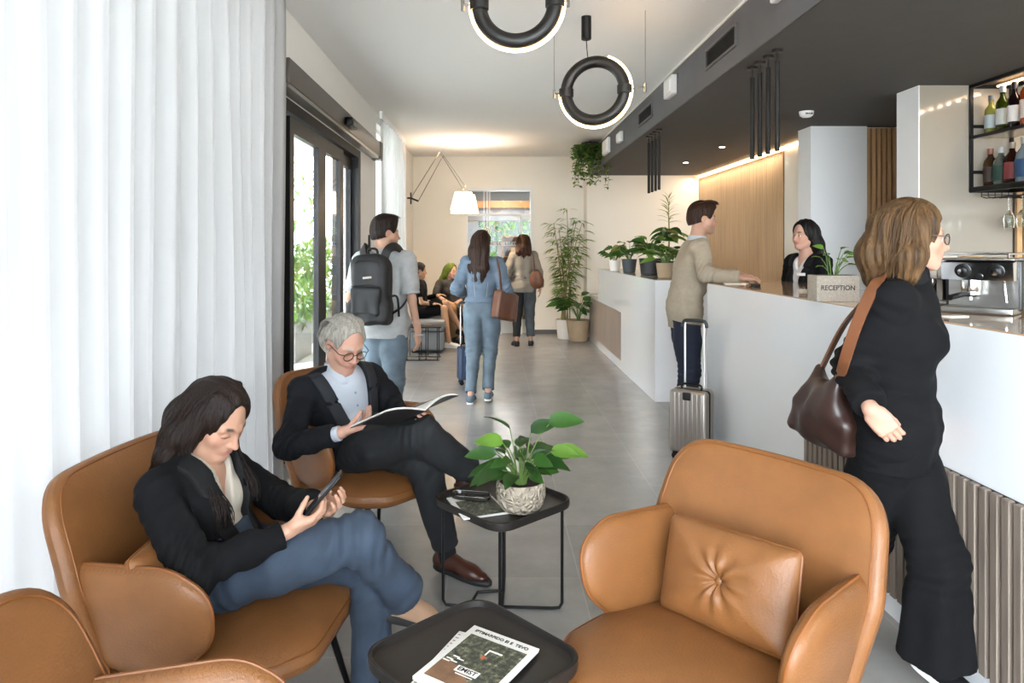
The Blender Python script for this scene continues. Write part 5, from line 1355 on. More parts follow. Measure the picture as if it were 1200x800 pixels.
for x, y in ((-.27, -.3), (.27, -.3), (-.27, .27), (.27, .27)): MB().tube([(x, y, .21), (x, y, 0)], .014, 8).build('leg', BLACK, t)
# swing arm wall lamp
t = thing('swing_arm_lamp', 'wall mounted folding arm lamp with a lit pleated cream shade', 'lamp', (XL, 11.0, 2.3)); off = Vector((XL, 11.0, 2.3))
A = at(480, 232, 11.0); A.x = XL+.06; B = at(516, 177, 10.6); B2 = at(519, 184, 10.6); C = at(543, 222, 10.2); A2 = A+Vector((.12, 0, -.05))
rel = lambda *p: [q-off for q in p]
MB().tube(rel(A, B), .008, 6).tube(rel(A2, B2-Vector((.02, 0, .02))), .007, 6).build('lower_arm', STEEL, t, smooth=True)
MB().tube(rel(B, C+Vector((.03, 0, .05))), .007, 6).tube(rel(B2, C), .008, 6).build('upper_arm', STEEL, t, smooth=True)
MB().sphere(B-off, .02, 10).sphere(B2-off, .018, 10).build('arm_joint', STEEL, t, smooth=True)
MB().tube([A-off-Vector((.058, 0, 0)), A-off, A2-off], .014, 8).tube(rel(A+Vector((-.0, 0, .09)), A-Vector((0, 0, .1))), .01, 8).build('wall_bracket', BLACKP, t, smooth=True)
sh = mat('pleated_shade', '#ffe7c4', .8, emit=('#ffdcae', 1.6))
for (cx, cz, r0, r1, h0) in ((0, -.04, .125, .19, .26), (.02, -.08, .15, .205, .27)):
    vs = []; n = 72; c = C-off+Vector((cx, 0, cz))
    for (r, z) in ((r0, 0), (r1, -h0)):
        for j in range(n): rr = r*(1+.02*(j % 2)); vs.append(c+Vector((rr*math.cos(2*PI*j/n), rr*math.sin(2*PI*j/n), z)))
    MB().add(vs, [(j, (j+1) % n, n+(j+1) % n, n+j) for j in range(n)]).build('lamp_shade', sh, t)
point_light('shade_lamp', tuple(C+Vector((0, 0, -.18))), 22, (1, .88, .72), .08)
# ================================================================ BOTTLE SHELF over the bar
t = thing('bottle_shelf', 'black metal framed bottle shelf hanging from the soffit at the right edge', 'shelf', (3.57, 5.085, 0)); b = .012
L_ = 1.5; W_ = .30
fr = MB()
for x in (0, W_):
    for y in (0, -L_): fr.box(x-b, x+b, y-b, y+b, 1.915, SZ-.007)
for z in (1.92, 2.695): fr.box(-b, b, -L_, 0, z-b, z+b).box(W_-b, W_+b, -L_, 0, z-b, z+b).box(0, W_, -b, b, z-b, z+b)
for z in (2.06, 2.40): fr.box(0, W_, -b*.7, b*.7, z-b, z+b)
fr.build('frame', BLACKP, t)
for z in (1.935, 2.315):
    s_ = MB().box(b, W_-b, -L_, -b, z-.004, z+.010).build('shelf_board', mat('shelf_plate', '#b7ab9b', .2, .3), t)
    MB().box(-b, b, -L_, 0, z-.010, z+.012).build('shelf_edge', BLACKP, t)
MB().box(.12, .15, -L_, -.1, 2.672, 2.682).build('light_strip', LED, t)
area_light('bottle_shelf_wash', (3.70, 4.4, 2.66), (0, 0, 0), .04, 1.2, 2, WARM)
def bottle(label, x, y, z, h_, kind, liq, labc, capc, accent=None):
    t = thing('bottle', label, 'bottle', (x, y, z), random.uniform(0, .3)+PI, 'bottles on the hanging bar shelf')
    if kind == 'wine': prof = [(.0, 0), (.034, 0), (.037, .006), (.037, .60*h_), (.034, .66*h_), (.016, .76*h_), (.0145, .80*h_), (.0145, .985*h_), (.016, h_), (.0, h_)]
    elif kind == 'squat': prof = [(.0, 0), (.042, 0), (.046, .008), (.046, .55*h_), (.040, .66*h_), (.018, .78*h_), (.015, .82*h_), (.016, h_), (0, h_)]
    else: prof = [(.0, 0), (.036, 0), (.040, .006), (.041, .58*h_), (.036, .68*h_), (.017, .80*h_), (.015, .84*h_), (.016, h_), (0, h_)]
    prof = [(r*1.12, z_) for r, z_ in prof]
    g = mat('bottle_'+liq[1:], liq, .04, trans=.5, ior=1.3, spec=.6); MB().lathe(prof, 24).build('bottle_glass', g, t, smooth=True)
    r_ = prof[2][0]+.0012
    if kind == 'wine': lz0, lz1 = .16*h_, .50*h_
    else: lz0, lz1 = .12*h_, .52*h_
    MB().lathe([(r_, lz0), (r_+.0003, lz0), (r_+.0005, lz1), (r_, lz1)], 24).build('label', mat('label_'+labc[1:], labc, .6), t, smooth=True)
    if accent:
        mb = MB(); 
        for k in range(3):
            z0 = lz0+(lz1-lz0)*(.3+.2*k)
            for a0 in range(7): 
                a = PI/2+1.2+a0*.17; mb.tube([((r_+.001)*math.cos(a), (r_+.001)*math.sin(a), z0), ((r_+.001)*math.cos(a+.1), (r_+.001)*math.sin(a+.1), z0+.004)], .0016, 4)
        mb.build('label_print', mat('print_'+accent[1:], accent, .6), t)
    cr = prof[-2][0]+.002; MB().lathe([(cr, h_*.86), (cr, h_+.002), (0, h_+.003)], 16).build('cap', mat('cap_'+capc[1:], capc, .4), t, smooth=True)
U = [('pale yellow white wine bottle, leftmost on the upper bar shelf', .285, 'wine', '#8f9148', '#a3adb2', '#4a4c50', '#5a6a72'), ('green wine bottle with white slanted label on the upper bar shelf', .33, 'wine', '#343f0c', '#b5b5ae', '#9ea0a3', '#444444'),
     ('dark red wine bottle with white label on the upper bar shelf', .33, 'wine', '#1d1114', '#d8d2cc', '#17151a', '#7a4a3c'), ('orange bottle with pale label on the upper bar shelf', .37, 'wine', '#a84312', '#c4b2a8', '#b9bcc0', '#a03c2c'),
     ('golden yellow bottle at the right edge of the upper bar shelf', .35, 'wine', '#d9a514', '#c8b54a', '#caa030', None), ('clear bottle beyond the golden one on the upper bar shelf', .33, 'wine', '#b8c4be', '#c4c4c4', '#333333', None)]
for i, (lb, h_, k, lq, lc, cc, ac) in enumerate(U): bottle(lb, 3.66, 5.00-i*.112, 2.326, h_, k, lq, lc, cc, ac)
W = [('brown labelled spirit bottle, leftmost on the lower bar shelf', .275, 'tall', '#4f3826', '#33241c', '#7a4a38', '#2c2018'), ('green labelled spirit bottle on the lower bar shelf', .27, 'squat', '#6f756c', '#12362a', '#9a9a9a', '#b8c8b4'), ('red labelled dark spirit bottle on the lower bar shelf', .29, 'squat', '#35160f', '#651f20', '#8a7a6a', '#d8c0b0'),
     ('blue labelled clear spirit bottle on the lower bar shelf', .31, 'squat', '#7f8a92', '#1c3f60', '#8c8880', '#c8dcec'), ('purple labelled spirit bottle on the lower bar shelf', .29, 'squat', '#7f746c', '#351d2c', '#b08850', '#d8b8c0'), ('white labelled spirit bottle at the right edge of the lower bar shelf', .30, 'squat', '#c4c4bc', '#d4d4d0', '#a07040', '#3c5a8c')]
for i, (lb, h_, k, lq, lc, cc, ac) in enumerate(W): bottle(lb, 3.655, 5.00-i*.105, 1.946, h_, k, lq, lc, cc, ac)
# glass rack and hanging glasses
t = thing('glass_rack', 'curved black wire glass rack under the bottle shelf', 'rack', (3.66, 5.03, 1.905))
mb = MB()
for x in (-.05, .0, .05, .1, .15, .2): mb.tube([(x, 0, 0), (x, 0, -.03), (x, -.05, -.045), (x, -1.1, -.045)], .003, 6)
mb.tube([(-.06, -.02, -.02), (.22, -.02, -.02)], .003, 6).tube([(-.06, -.6, -.02), (.22, -.6, -.02)], .003, 6)
mb.build('rack_wires', BLACK, t)
for i, (dx, y) in enumerate(((.025, 4.86), (.025, 4.74), (.025, 4.62), (.025, 4.50), (.125, 4.80), (.125, 4.64), (.125, 4.50))):
    t = thing('wine_glass', ['front row wine glass hanging upside down, leftmost', 'front row wine glass hanging upside down, second from left', 'front row wine glass hanging upside down, third from left', 'front row wine glass hanging upside down, fourth from left', 'back row wine glass hanging upside down, leftmost', 'back row wine glass hanging upside down, middle', 'back row wine glass hanging upside down, rightmost'][i]+' under the bar shelf', 'wine glass', (3.66+dx, y, 1.856), 0, 'hanging wine glasses')
    MB().lathe([(.033, .008), (.033, .006), (.004, .0), (.0035, -.09), (.012, -.10), (.030, -.125), (.036, -.155), (.034, -.19), (.030, -.215), (.029, -.215), (.033, -.19), (.035, -.155), (.029, -.126), (.0, -.108)], 24).build('glass', GLASSB, t, smooth=True)

# ================================================================ COUNTER OBJECTS
# reception sign planter
Y = 3.17; tt = thing('reception_sign_planter', 'speckled stone block planter lettered RECEPTION on the white desk', 'planter', (1.70, 3.40, DT), math.radians(-2))
ST = mat('speckled_stone', '#a3988b', .75, noise=(90, .16), bump=(120, .15))
fr = MB(); w_, d_, h_ = .205, .11, .128
fr.rbox(-w_/2, w_/2, -d_/2, d_/2, 0, h_, .003).build('block', ST, tt, smooth=True)
MB().box(-w_/2+.012, w_/2-.012, -d_/2+.012, d_/2-.012, h_, h_+.0015).build('soil', SOIL, tt)
text_obj('lettering', 'RECEPTION', .0335, mat('lettering_dark', '#2c2623', .5), Matrix.Translation((0, -d_/2-.0007, h_*.52)) @ Matrix.Rotation(PI/2, 4, 'X') @ Matrix.Diagonal((.94, 1, 1, 1)), tt, bold=True)
rnd = random.Random(6)
sp = [(D(180), .5, .11, .06, 0), (D(160), .2, .15, .065, 0), (D(20), .3, .15, .06, 1), (D(0), .6, .11, .07, 0), (D(350), .9, .08, .06, 1), (D(200), .9, .07, .055, 0), (D(90), .3, .12, .06, 1), (D(270), .5, .1, .055, 0), (D(300), .4, .13, .055, 1), (D(30), .8, .1, .06, 0), (D(220), .5, .12, .05, 1), (D(340), .5, .13, .05, 0)]
plh = thing('small_plant', 'small light green plant growing from the reception sign block', 'plant', (1.70, 3.40, DT+.125))
stalk_plant(plh, .01, [(a, l*.7, s_, q*.85, m_) for a, l, s_, q, m_ in sp], [LF2, LF1], rnd, .0025, .6, 5, .7)
plh.parent = tt; plh.location = (0, 0, .125)
for k_ in ('label', 'category'): del plh[k_]
t = thing('card_stand', 'low flat card reader tablet lying on the desk in front of the receptionist', 'tablet', (1.80, 3.72, DT), math.radians(6))
MB().rbox(-.10, .10, -.055, .055, 0, .012, .004).build('body', mat('taupe_plastic', '#8d8176', .4), t, smooth=True)
MB().rbox(-.10, .06, .02, .055, .012, .035, .004).build('raised_edge', mat('pale_plastic', '#bdb2a5', .4), t, smooth=True)
t.name = 'counter_tablet'
t = thing('card_holder', 'small white card lying on the near end of the white desk by the coffee machine', 'card', (1.78, 2.62, DT), math.radians(15))
MB().rbox(-.045, .045, -.02, .02, 0, .004, .001).build('card', PAPER, t)
MB().box(-.03, .03, -.004, .0, .004, .0044).build('print', INK, t)
t.name = 'counter_card'
t = thing('key_wallet', 'dark brown key wallet on the desk beside the standing man\'s hand', 'wallet', (1.78, 4.62, DT), .4)
MB().rbox(-.035, .035, -.025, .025, 0, .022, .008).build('wallet', mat('dark_wallet', '#1c1513', .5), t, smooth=True)
MB().tube([(-.035, 0, .01), (-.06, .01, .012), (-.08, 0, .006)], .006, 6).build('strap', mat('tan_strap', '#8e6a4a', .5), t, smooth=True)
t = thing('paper_booklet', 'white booklet under the standing man\'s hand on the desk', 'booklet', (1.80, 4.98, DT), -.2)
MB().rbox(-.1, .1, -.07, .07, 0, .006, .002).build('pages', PAPER, t)

# coffee machines
CM = mat('machine_cream', '#d8d2c8', .25); WOODH = mat('machine_tan_side', '#b28a55', .45)
t = thing('espresso_machine', 'chrome fronted espresso machine with a black side at the right edge of the counter', 'espresso machine', (2.02, 2.80, DT), math.radians(42))
B_ = MB().rbox(-.02, .33, -.13, .13, .012, .215, .008).build('body', mat('machine_black', '#0c0b0b', .35), t, smooth=True)
MB().rbox(-.125, .02, -.12, .12, .0, .028, .006).build('drip_tray', STEEL, t, smooth=True)
MB().box(-.022, -.019, -.118, .118, .028, .14).build('backsplash', STEEL, t)
hd = MB(); hd.prism([(-.115, .135), (-.125, .205), (0.0, .218), (0.0, .135)], -.12, .12, M=Matrix.Rotation(PI/2, 4, 'X')).build('control_panel', CHROME, t)
MB().rbox(-.13, .33, -.125, .125, .214, .222, .003).build('top_plate', STEEL, t, smooth=True)
MB().tube([(-.1, -.1, .24), (-.1, .1, .24), (.3, .1, .24), (.3, -.1, .24)], .004, 6, closed=True).tube([(-.1, -.1, .22), (-.1, -.1, .24)], .003, 5).tube([(.3, -.1, .22), (.3, -.1, .24)], .003, 5).build('cup_rail', CHROME, t)
for y in (-.065, .045):
    Mx = Matrix.Translation((-.121, y, .172)) @ Matrix.Rotation(-PI/2-.14, 4, 'Y')
    kn = MB().lathe([(.028, 0), (.028, .004), (.02, .006), (.02, .022), (.014, .026), (0, .026)], 20, M=Mx).build('dial', BLACK, t, smooth=True)
    MB().lathe([(.010, .026), (.012, .030), (0, .031)], 14, M=Mx).build('dial_cap', CHROME, kn, smooth=True)
MB().lathe([(.012, 0), (.012, .006), (0, .006)], 12, M=Matrix.Translation((-.118, -.01, .148)) @ Matrix.Rotation(-PI/2, 4, 'Y')).build('indicator', BLACK, t, smooth=True)
gh = MB().lathe([(.03, .085), (.034, .095), (.034, .135)], 20, (-.07, .03, 0)).build('brew_head', CHROME, t, smooth=True)
MB().lathe([(.02, .066), (.031, .075), (.031, .09)], 20, (-.07, .03, 0)).tube([(-.07, .03, .07), (-.07, .03, .052)], .007, 8).build('portafilter', CHROME, t, smooth=True)
MB().tube([(-.1, .03, .08), (-.15, .05, .075), (-.20, .07, .066)], [.008, .011, .012], 10).build('portafilter_handle', BLACK, t, smooth=True)
MB().tube([(-.09, -.085, .135), (-.10, -.09, .10), (-.10, -.095, .05)], .0045, 8).build('steam_wand', CHROME, t, smooth=True)
t = thing('coffee_machine', 'cream and chrome coffee machine with tan curved sides behind the espresso machine', 'coffee machine', (2.14, 3.25, DT), math.radians(40))
for y, m_ in ((-.105, WOODH), (.0, CM), (.085, CM)):
    pts = round_poly([(-.10, .12), (-.10, .225), (.2, .225), (.2, 0), (-.02, 0), (-.02, .12)], [.02, .06, .02, .005, .005, .02], 6)
    MB().prism([(p.x, -p.y) for p in pts], y-.012, y+.012, M=Matrix.Rotation(-PI/2, 4, 'X')).build('side_panel', m_, t, smooth=True)
MB().rbox(-.085, .19, -.09, .075, .12, .212, .02).build('body', CM, t, smooth=True)
MB().rbox(.0, .19, -.09, .075, .0, .13, .01).build('lower_body', BLACK, t, smooth=True)
MB().rbox(-.10, .0, -.085, .075, .0, .018, .005).build('drip_tray', STEEL, t, smooth=True)
for y in (-.05, .01, .055): MB().lathe([(.012, 0), (.011, .012), (0, .013)], 14, M=Matrix.Translation((-.088, y, .175)) @ Matrix.Rotation(-PI/2, 4, 'Y')).build('button', BLACK, t, smooth=True)
MB().lathe([(.026, .085), (.032, .1), (.03, .13)], 18, (-.055, .04, 0)).build('brew_head', CHROME, t, smooth=True)
t2 = thing('milk_jug', 'small chrome and black milk jug in front of the cream coffee machine', 'jug', (1.97, 3.16, DT+.0), 0)
MB().lathe([(.0, 0), (.032, 0), (.034, .01), (.030, .07), (.033, .095), (.030, .095), (.027, .07), (.03, .012), (0, .01)], 24).build('jug', BLACK, t2, smooth=True)
MB().lathe([(.033, .07), (.036, .098), (.034, .1)], 24).build('rim_band', CHROME, t2, smooth=True)
MB().tube([(-.03, 0, .085), (-.06, 0, .08), (-.062, 0, .035), (-.03, 0, .02)], .004, 8).build('handle', CHROME, t2, smooth=True)

# ================================================================ SUITCASES
def suitcase(label, loc, rz, w_, d_, h_, m, mz, handle=True, ribs=7):
    t = thing('suitcase', label, 'suitcase', loc, rz)
    for s_, y0, y1 in ((0, -d_/2, -.012), (1, .012, d_/2)):
        sh = MB().rbox(-w_/2, w_/2, y0, y1, .055, .055+h_, .028, seg=4).build('shell', m, t, smooth=True)
    rb = MB()
    for i in range(ribs):
        x = -w_/2+.04+(w_-.08)*i/(ribs-1)
        for y in (-d_/2, d_/2): rb.rbox(x-.0095, x+.0095, y-.005, y+.005, .075, .04+h_, .004, seg=2)
    rb.build('ribs', m, t, smooth=True)
    MB().rbox(-w_/2+.002, w_/2-.002, -.014, .014, .057, .053+h_, .02, seg=3).build('zip_band', mz, t, smooth=True)
    if handle:
        MB().rbox(-.03, .03, -d_/2-.010, -d_/2+.0, .0+h_-.01, .05+h_-.005, .008).build('lock', SOLE_B, t, smooth=True)
        MB().tube(catmull([(-.07, 0, .05+h_), (-.06, 0, .085+h_), (.06, 0, .085+h_), (.07, 0, .05+h_)], 6), .008, 8).build('carry_handle', BLACK, t, smooth=True)
        y = d_/2-.035
        for x in (-.07, .07): MB().tube([(x, y, .04+h_), (x, y, h_+.52)], .0075, 8).build('telescopic_bar', mat('pale_aluminium', '#c9c9c7', .3, .7), t, smooth=True)
        MB().tube(catmull([(-.088, y, h_+.488), (-.078, y, h_+.525), (-.05, y, h_+.535), (.05, y, h_+.535), (.078, y, h_+.525), (.088, y, h_+.488)], 5), .0135, 10).build('grip', mat('grip_grey', '#2c2c2e', .5), t, smooth=True)
    for x in (-w_/2+.04, w_/2-.04):
        for y in (-d_/2+.035, d_/2-.035):
            wh = MB().rbox(x-.018, x+.018, y-.018, y+.018, .035, .06, .006).build('wheel_housing', BLACK, t, smooth=True)
            for q in (-.012, .012): MB().lathe([(.01, -.006), (.024, -.006), (.024, .006), (.01, .006)], 18, (x, y+q, .024), M=Matrix.Rotation(PI/2, 4, 'X')).build('wheel', BLACK, wh, smooth=True)
    return t
SHELL = mat('champagne_shell', '#a8a098', .28, .75)
suitcase('ribbed champagne silver cabin suitcase with extended handle in front of the desk corner', (1.425, 4.86, 0), math.radians(-36), .27, .19, .44, SHELL, SOLE_B)
suitcase('navy suitcase partly hidden behind the walking woman in denim', (-.265, 7.5, 0), math.radians(10), .22, .16, .36, mat('navy_shell', '#27354f', .5), SOLE_B, ribs=5)
# ================================================================ PEOPLE
SKIN = mat('skin', '#c08a6c', .48, vcol=True, sss=.12, spec=.35, bump=(220, .05))
HAIR_DB = mat('dark_brown_hair', '#1b100b', .5, noise=(150, .45, (1, 1, .06)), bump=(220, .55, (1, 1, .05)), spec=.22)
HAIR_B = mat('brown_hair', '#2c1a10', .5, noise=(150, .45, (1, 1, .06)), bump=(220, .55, (1, 1, .05)), spec=.22)
HAIR_BK = mat('black_hair', '#0a0706', .48, noise=(150, .45, (1, 1, .06)), bump=(220, .55, (1, 1, .05)), spec=.22)
HAIR_G = mat('grey_hair', '#8d877e', .55, noise=(150, .3, (1, 1, .1)), bump=(220, .5, (1, 1, .1)), spec=.3)
HAIR_BL = mat('dark_blonde_hair', '#4d3720', .5, noise=(60, .6, (1, 1, .08)), bump=(220, .5, (1, 1, .05)), spec=.22)
HAIR_GR = mat('green_hair', '#4e5a18', .5, noise=(150, .45, (1, 1, .06)), bump=(220, .55, (1, 1, .05)), spec=.22)
WOOL_BK = mat('black_wool', '#0a0a0c', .9, bump=(500, .12), spec=.2)
LAP_BK = mat('black_lapel', '#0a0a0b', .75, spec=.25)
NAVY = mat('dark_navy_wool', '#0b0d12', .85, bump=(400, .12), noise=(20, .12), spec=.25)
LAP_NV = mat('navy_lapel', '#0f1219', .75)
def denim(name, col, bs=400): return mat(name, col, .85, noise=(9, .22), bump=(bs, .2))
JEAN_B = denim('blue_denim', '#2b3746'); JEAN_L = denim('light_blue_denim', '#58656f'); JEAN_K = denim('charcoal_denim', '#15171a'); JEAN_J = denim('denim_jacket_cloth', '#5b6a79')
JEAN_N = denim('navy_denim', '#151d2f'); JEAN_G = denim('grey_denim', '#43484d')
STITCH = mat('stitching', '#8a8f94', .7)
CREAMS = mat('cream_blouse', '#b0a799', .6, bump=(300, .08)); SHIRTW = mat('white_blue_shirt', '#a5aab2', .65, bump=(300, .1), noise=(300, .05))
LINEN = mat('pale_linen', '#9a9b9a', .8, bump=(350, .2), noise=(30, .06)); BEIGEK = mat('beige_knit', '#998d7b', .9, bump=(350, .25), noise=(40, .06))
TAUPE = mat('taupe_shirt', '#7d766b', .8, bump=(300, .15)); SOCK = mat('black_sock', '#0c0c0d', .9)
BROWNL = mat('brown_leather', '#3d1d12', .3, noise=(12, .15)); BAGL = mat('bag_tan_leather', '#5c3620', .45, noise=(8, .15)); BAGD = mat('bag_dark_brown', '#2c1a14', .4, noise=(6, .15)); BAGC = mat('bag_cognac', '#6a3f24', .45, noise=(8, .15))
LACE = mat('laces', '#2a2018', .8)
FR = mat('spectacle_frame', '#2a1f1a', .3); LENS = thin_glass('lens', (.97, .97, .97, 1))
def strap(name, pts, w_, th, m, parent_p, par=None):
    """flat band through points"""
    P = catmull(pts, 6); mb = MB(); nx = None; vs = []; fs = []
    for i, p in enumerate(P):
        t = (P[min(i+1, len(P)-1)]-P[max(i-1, 0)]).normalized()
        n = Vector(parent_p.J['chest'])-p; n.z *= .3; n = n-t*n.dot(t); n = n.normalized() if n.length > 1e-5 else Vector((0, 0, 1)); s_ = t.cross(n)
        for a, b in ((1, 1), (-1, 1), (-1, -1), (1, -1)): vs.append(p+s_*(w_/2*a)+n*(th/2*b))
    for i in range(len(P)-1):
        for j in range(4): fs.append((i*4+j, i*4+(j+1) % 4, (i+1)*4+(j+1) % 4, (i+1)*4+j))
    fs += [(0, 1, 2, 3), tuple((len(P)-1)*4+j for j in (3, 2, 1, 0))]
    return MB().add(vs, fs).build(name, m, par, smooth=True)
def buttons(p, pts, r, m, n_):
    mb = MB(); 
    for q in pts: mb.sphere(q, r, 8)
    return p.put(mb.build('buttons', m, smooth=True))

# ---------------------------------------------------------------- seated woman with phone
J = dict(pelvis=(-.84, 2.10, .545), chest=(-.915, 2.10, .735), neck=(-.895, 2.10, .855), head=(-.842, 2.095, .975), face=(.80, -.34, -.50),
         shR=(-.945, 1.935, .80), elR=(-.80, 1.83, .622), wrR=(-.585, 1.965, .685), shL=(-.905, 2.27, .80), elL=(-.72, 2.34, .63), wrL=(-.54, 2.10, .70),
         hipR=(-.80, 2.02, .52), knR=(-.385, 1.99, .655), anR=(-.275, 2.17, .40), hipL=(-.80, 2.19, .52), knL=(-.385, 2.15, .515), anL=(-.375, 2.16, .095))
p = Person('dark haired woman in black blazer and blue jeans seated left, looking at her phone', J, 'f', (-.8, 2.08, 0), .97)
PH = dict(d=(.75, .10, .25), pn=(-.35, .9, .25))
p.body(SKIN, dict(skinc=(0.426, 0.236, 0.160), h=.0028), [dict(side='R', d=(.80, .28, .22), pn=(-.25, .55, .78), curl=(.5, .7, .4), thumb=(.7, .35, .7), tcurl=.3, h=.0026),
     dict(side='L', d=(.82, -.38, .14), pn=(.0, -.5, .86), curl=(.55, .7, .4), thumb=(.8, -.1, .7), tcurl=.3, h=.0026)])
p.top('blouse', CREAMS, .006, hem=(lerp(J['pelvis'], J['chest'], -.1), -p.PF[:, 2]), V_=(.15, .05, 0), foldamp=.003, arms=(), seed=2)
p.top('blazer', WOOL_BK, .02, sl=(.058, .053, .046), hem=(np.array(J['pelvis'])-p.PF[:, 2]*.06, -p.PF[:, 2]), V_=(.40, .085, .1), lapel=(.055, LAP_BK), foldamp=.0058, cuff=.93, h=.0055, seed=1)
buttons(p, [np.array(J['wrR'])+p.PF[:, 0]*.0+V(-.035-.018*i, -.045+.006*i, -.012-.004*i) for i in range(4)], .006, LAP_BK, 4)
p.trousers(JEAN_B, (.098, .068, .058, .072), .013, hemt=.97, h=.0062, seed=3, foldamp=.0055)
p.shoe('R', (.83, .36, -.42), mat('beige_suede', '#a8866c', .7), SOLE_B, .235, up=(.3, .1, .95), lace=LACE)
p.shoe('L', (.95, -.1, -.05), mat('beige_suede', '#a8866c', .7), SOLE_B, .235, lace=LACE)
cap = p.hair_cap(HAIR_DB, .016, style='long', h=.0042, face=(.060, .085, .106), facec=(-.002, .102, -.002), groove=.0022,
   extra=lambda f: [f.chain([p.H((sg*.06, -.02, .03)), p.H((sg*.085, -.03, -.06)), p.H((sg*.10, -.03, -.15)), p.H((sg*.11, .0, -.22))], [.035, .042, .04, .02], .03) for sg in (1, -1)]+[f.chain([p.H((0, -.07, .03)), p.H((0, -.10, -.07)), p.H((0, -.11, -.18))], [.06, .07, .05], .03)])
g = []
for a in (-1, -.75, -.5, -.2, 0, .2, .5, .75, 1):
    x = math.sin(a*1.45); y = -math.cos(a*1.45)
    g.append([p.H((x*.05, -.005+y*.03, .128)), p.H((x*.094, y*.100-.012, .07)), p.H((x*.108, y*.115-.015, -.02)), p.H((x*.122, y*.115-.02, -.10)), p.H((x*.138, y*.10-.0, -.19)), p.H((x*.132, y*.08+.02, -.27))])
p.locks(HAIR_DB, g, 420, .0042, .007, .016, seed=5)
ft = []
for x0, y0, e_ in ((.088, -.01, .02), (.092, .01, .0), (.09, .028, -.02)):
    ft.append([p.H((x0-.01, y0-.01, .06)), p.H((x0+.012, y0, -.02)), p.H((x0+.016, y0+.0, -.09)), lerp(p.H((x0+.01, y0+.02, -.15)), p.J['neck']+p.CF@np.array((.085, .10, -.03)), .6), p.J['neck']+p.CF@np.array((.095-e_, .135, -.10)), p.J['neck']+p.CF@np.array((.08-e_, .150, -.17))])
p.locks(HAIR_DB, ft, 90, .0045, .008, .014, seed=25)
p.locks(HAIR_DB, [[np.array(q) for q in [p.H((-.078, y0-.01, .06)), p.H((-.10, y0, -.02)), p.H((-.106, y0, -.09)), p.J['neck']+p.CF@np.array((-.10, .07, -.02)), p.J['neck']+p.CF@np.array((-.10, .13, -.09)), p.J['neck']+p.CF@np.array((-.09, .15, -.15))]] for y0 in (0., .02)], 60, .0045, .008, .014, seed=26)
ph = thing('smartphone', 'black smartphone held by the seated dark haired woman', 'phone', (0, 0, 0)); c = Vector((-.495, 2.015, .775))
ph.matrix_world = Matrix.Translation(c) @ Matrix(((.74, .45, -.5), (.22, -.89, -.4), (.64, -.02, .77))).to_4x4().transposed().transposed()
ph.matrix_world = Matrix.Translation(c) @ Matrix(frame((.62, .12, .70), (-.75, -.1, .66)).tolist()).to_4x4()
MB().rbox(-.036, .036, -.075, .075, -.004, .004, .003).build('case', BLACK, ph, smooth=True)
MB().rbox(-.033, .033, -.071, .071, .0035, .0046, .0005).build('screen', mat('phone_screen', '#20242a', .08), ph)
MB().tube([(-.0365, -.01, 0), (-.0365, .03, 0)], .0012, 5).build('side_button', CHROME, ph)

# ---------------------------------------------------------------- senior man reading
J = dict(pelvis=(-.66, 3.36, .55), chest=(-.735, 3.35, .76), neck=(-.735, 3.31, .895), head=(-.705, 3.27, 1.045), face=(.62, -.62, -.46), smile=1, headk=1.06,
         shR=(-.885, 3.20, .83), elR=(-.90, 3.03, .62), wrR=(-.66, 2.985, .69), shL=(-.60, 3.49, .83), elL=(-.44, 3.40, .645), wrL=(-.33, 3.14, .70),
         hipR=(-.66, 3.29, .52), knR=(-.31, 2.98, .685), anR=(-.085, 3.13, .465), hipL=(-.56, 3.42, .52), knL=(-.315, 3.10, .535), anL=(-.205, 3.14, .10))
p = Person('grey haired man in dark navy blazer and glasses seated reading a magazine', J, 'm', (-.6, 3.38, 0), 1.0)
p.body(SKIN, dict(skinc=(0.456, 0.251, 0.182), brow=(.32, .27, .22), h=.003), [dict(side='R', d=(.80, .45, .18), pn=(-.1, .1, 1), curl=(.5, .6, .3), thumb=(.75, .2, .6), h=.003), dict(side='L', d=(.35, -.80, .1), pn=(-.75, -.2, .5), curl=(.5, .6, .3), thumb=(.6, .1, .8), h=.003)])
p.glasses(FR, LENS)
p.top('shirt', SHIRTW, .010, hem=(lerp(J['pelvis'], J['chest'], -.1), -p.PF[:, 2]), foldamp=.003, sl=(.042, .038, .035), cuff=.99, seed=2)
p.shirt_collar(SHIRTW, open_=.035, flap=False)
p.top('blazer', NAVY, .024, sl=(.063, .058, .049), hem=(np.array(J['pelvis'])-p.PF[:, 2]*.09, -p.PF[:, 2]), V_=(.40, .10, .25), lapel=(.06, LAP_NV), foldamp=.006, cuff=.88, seed=4)
mb = MB()
for i in range(5): mb.sphere(p.J['neck']+p.CF@np.array((0, .132+.012*min(i, 3), -.06-.062*i)), .0055, 8)
p.put(mb.build('buttons', mat('shirt_button', '#8d929c', .4), smooth=True))
p.trousers(JEAN_K, (.112, .083, .062), .014, hemt=.93, seed=5, foldamp=.004)
for sd in ('R', 'L'):
    f = Fld(); f.cone(lerp(J['kn'+sd], J['an'+sd], .75), J['an'+sd], .046, .040, .01); f.cone(J['an'+sd], np.array(J['an'+sd])+V(0, 0, -.03), .04, .04, .01); p.put(nets(f, .006, 'sock', SOCK))
p.shoe('R', (.72, .52, -.38), BROWNL, SOLE_B, .285, up=(.4, .2, .9), lace=LACE)
p.shoe('L', (.82, -.52, -.04), BROWNL, SOLE_B, .29, lace=LACE)
p.hair_cap(HAIR_G, .010, low=-.075, h=.0042, face=(.068, .085, .10), facec=(0, .098, .0), groove=.0022, extra=lambda f: [f.ell(p.H((sg*.072, -.03, .0)), (.018, .05, .05), p.HF, .03) for sg in (1, -1)])
g = []
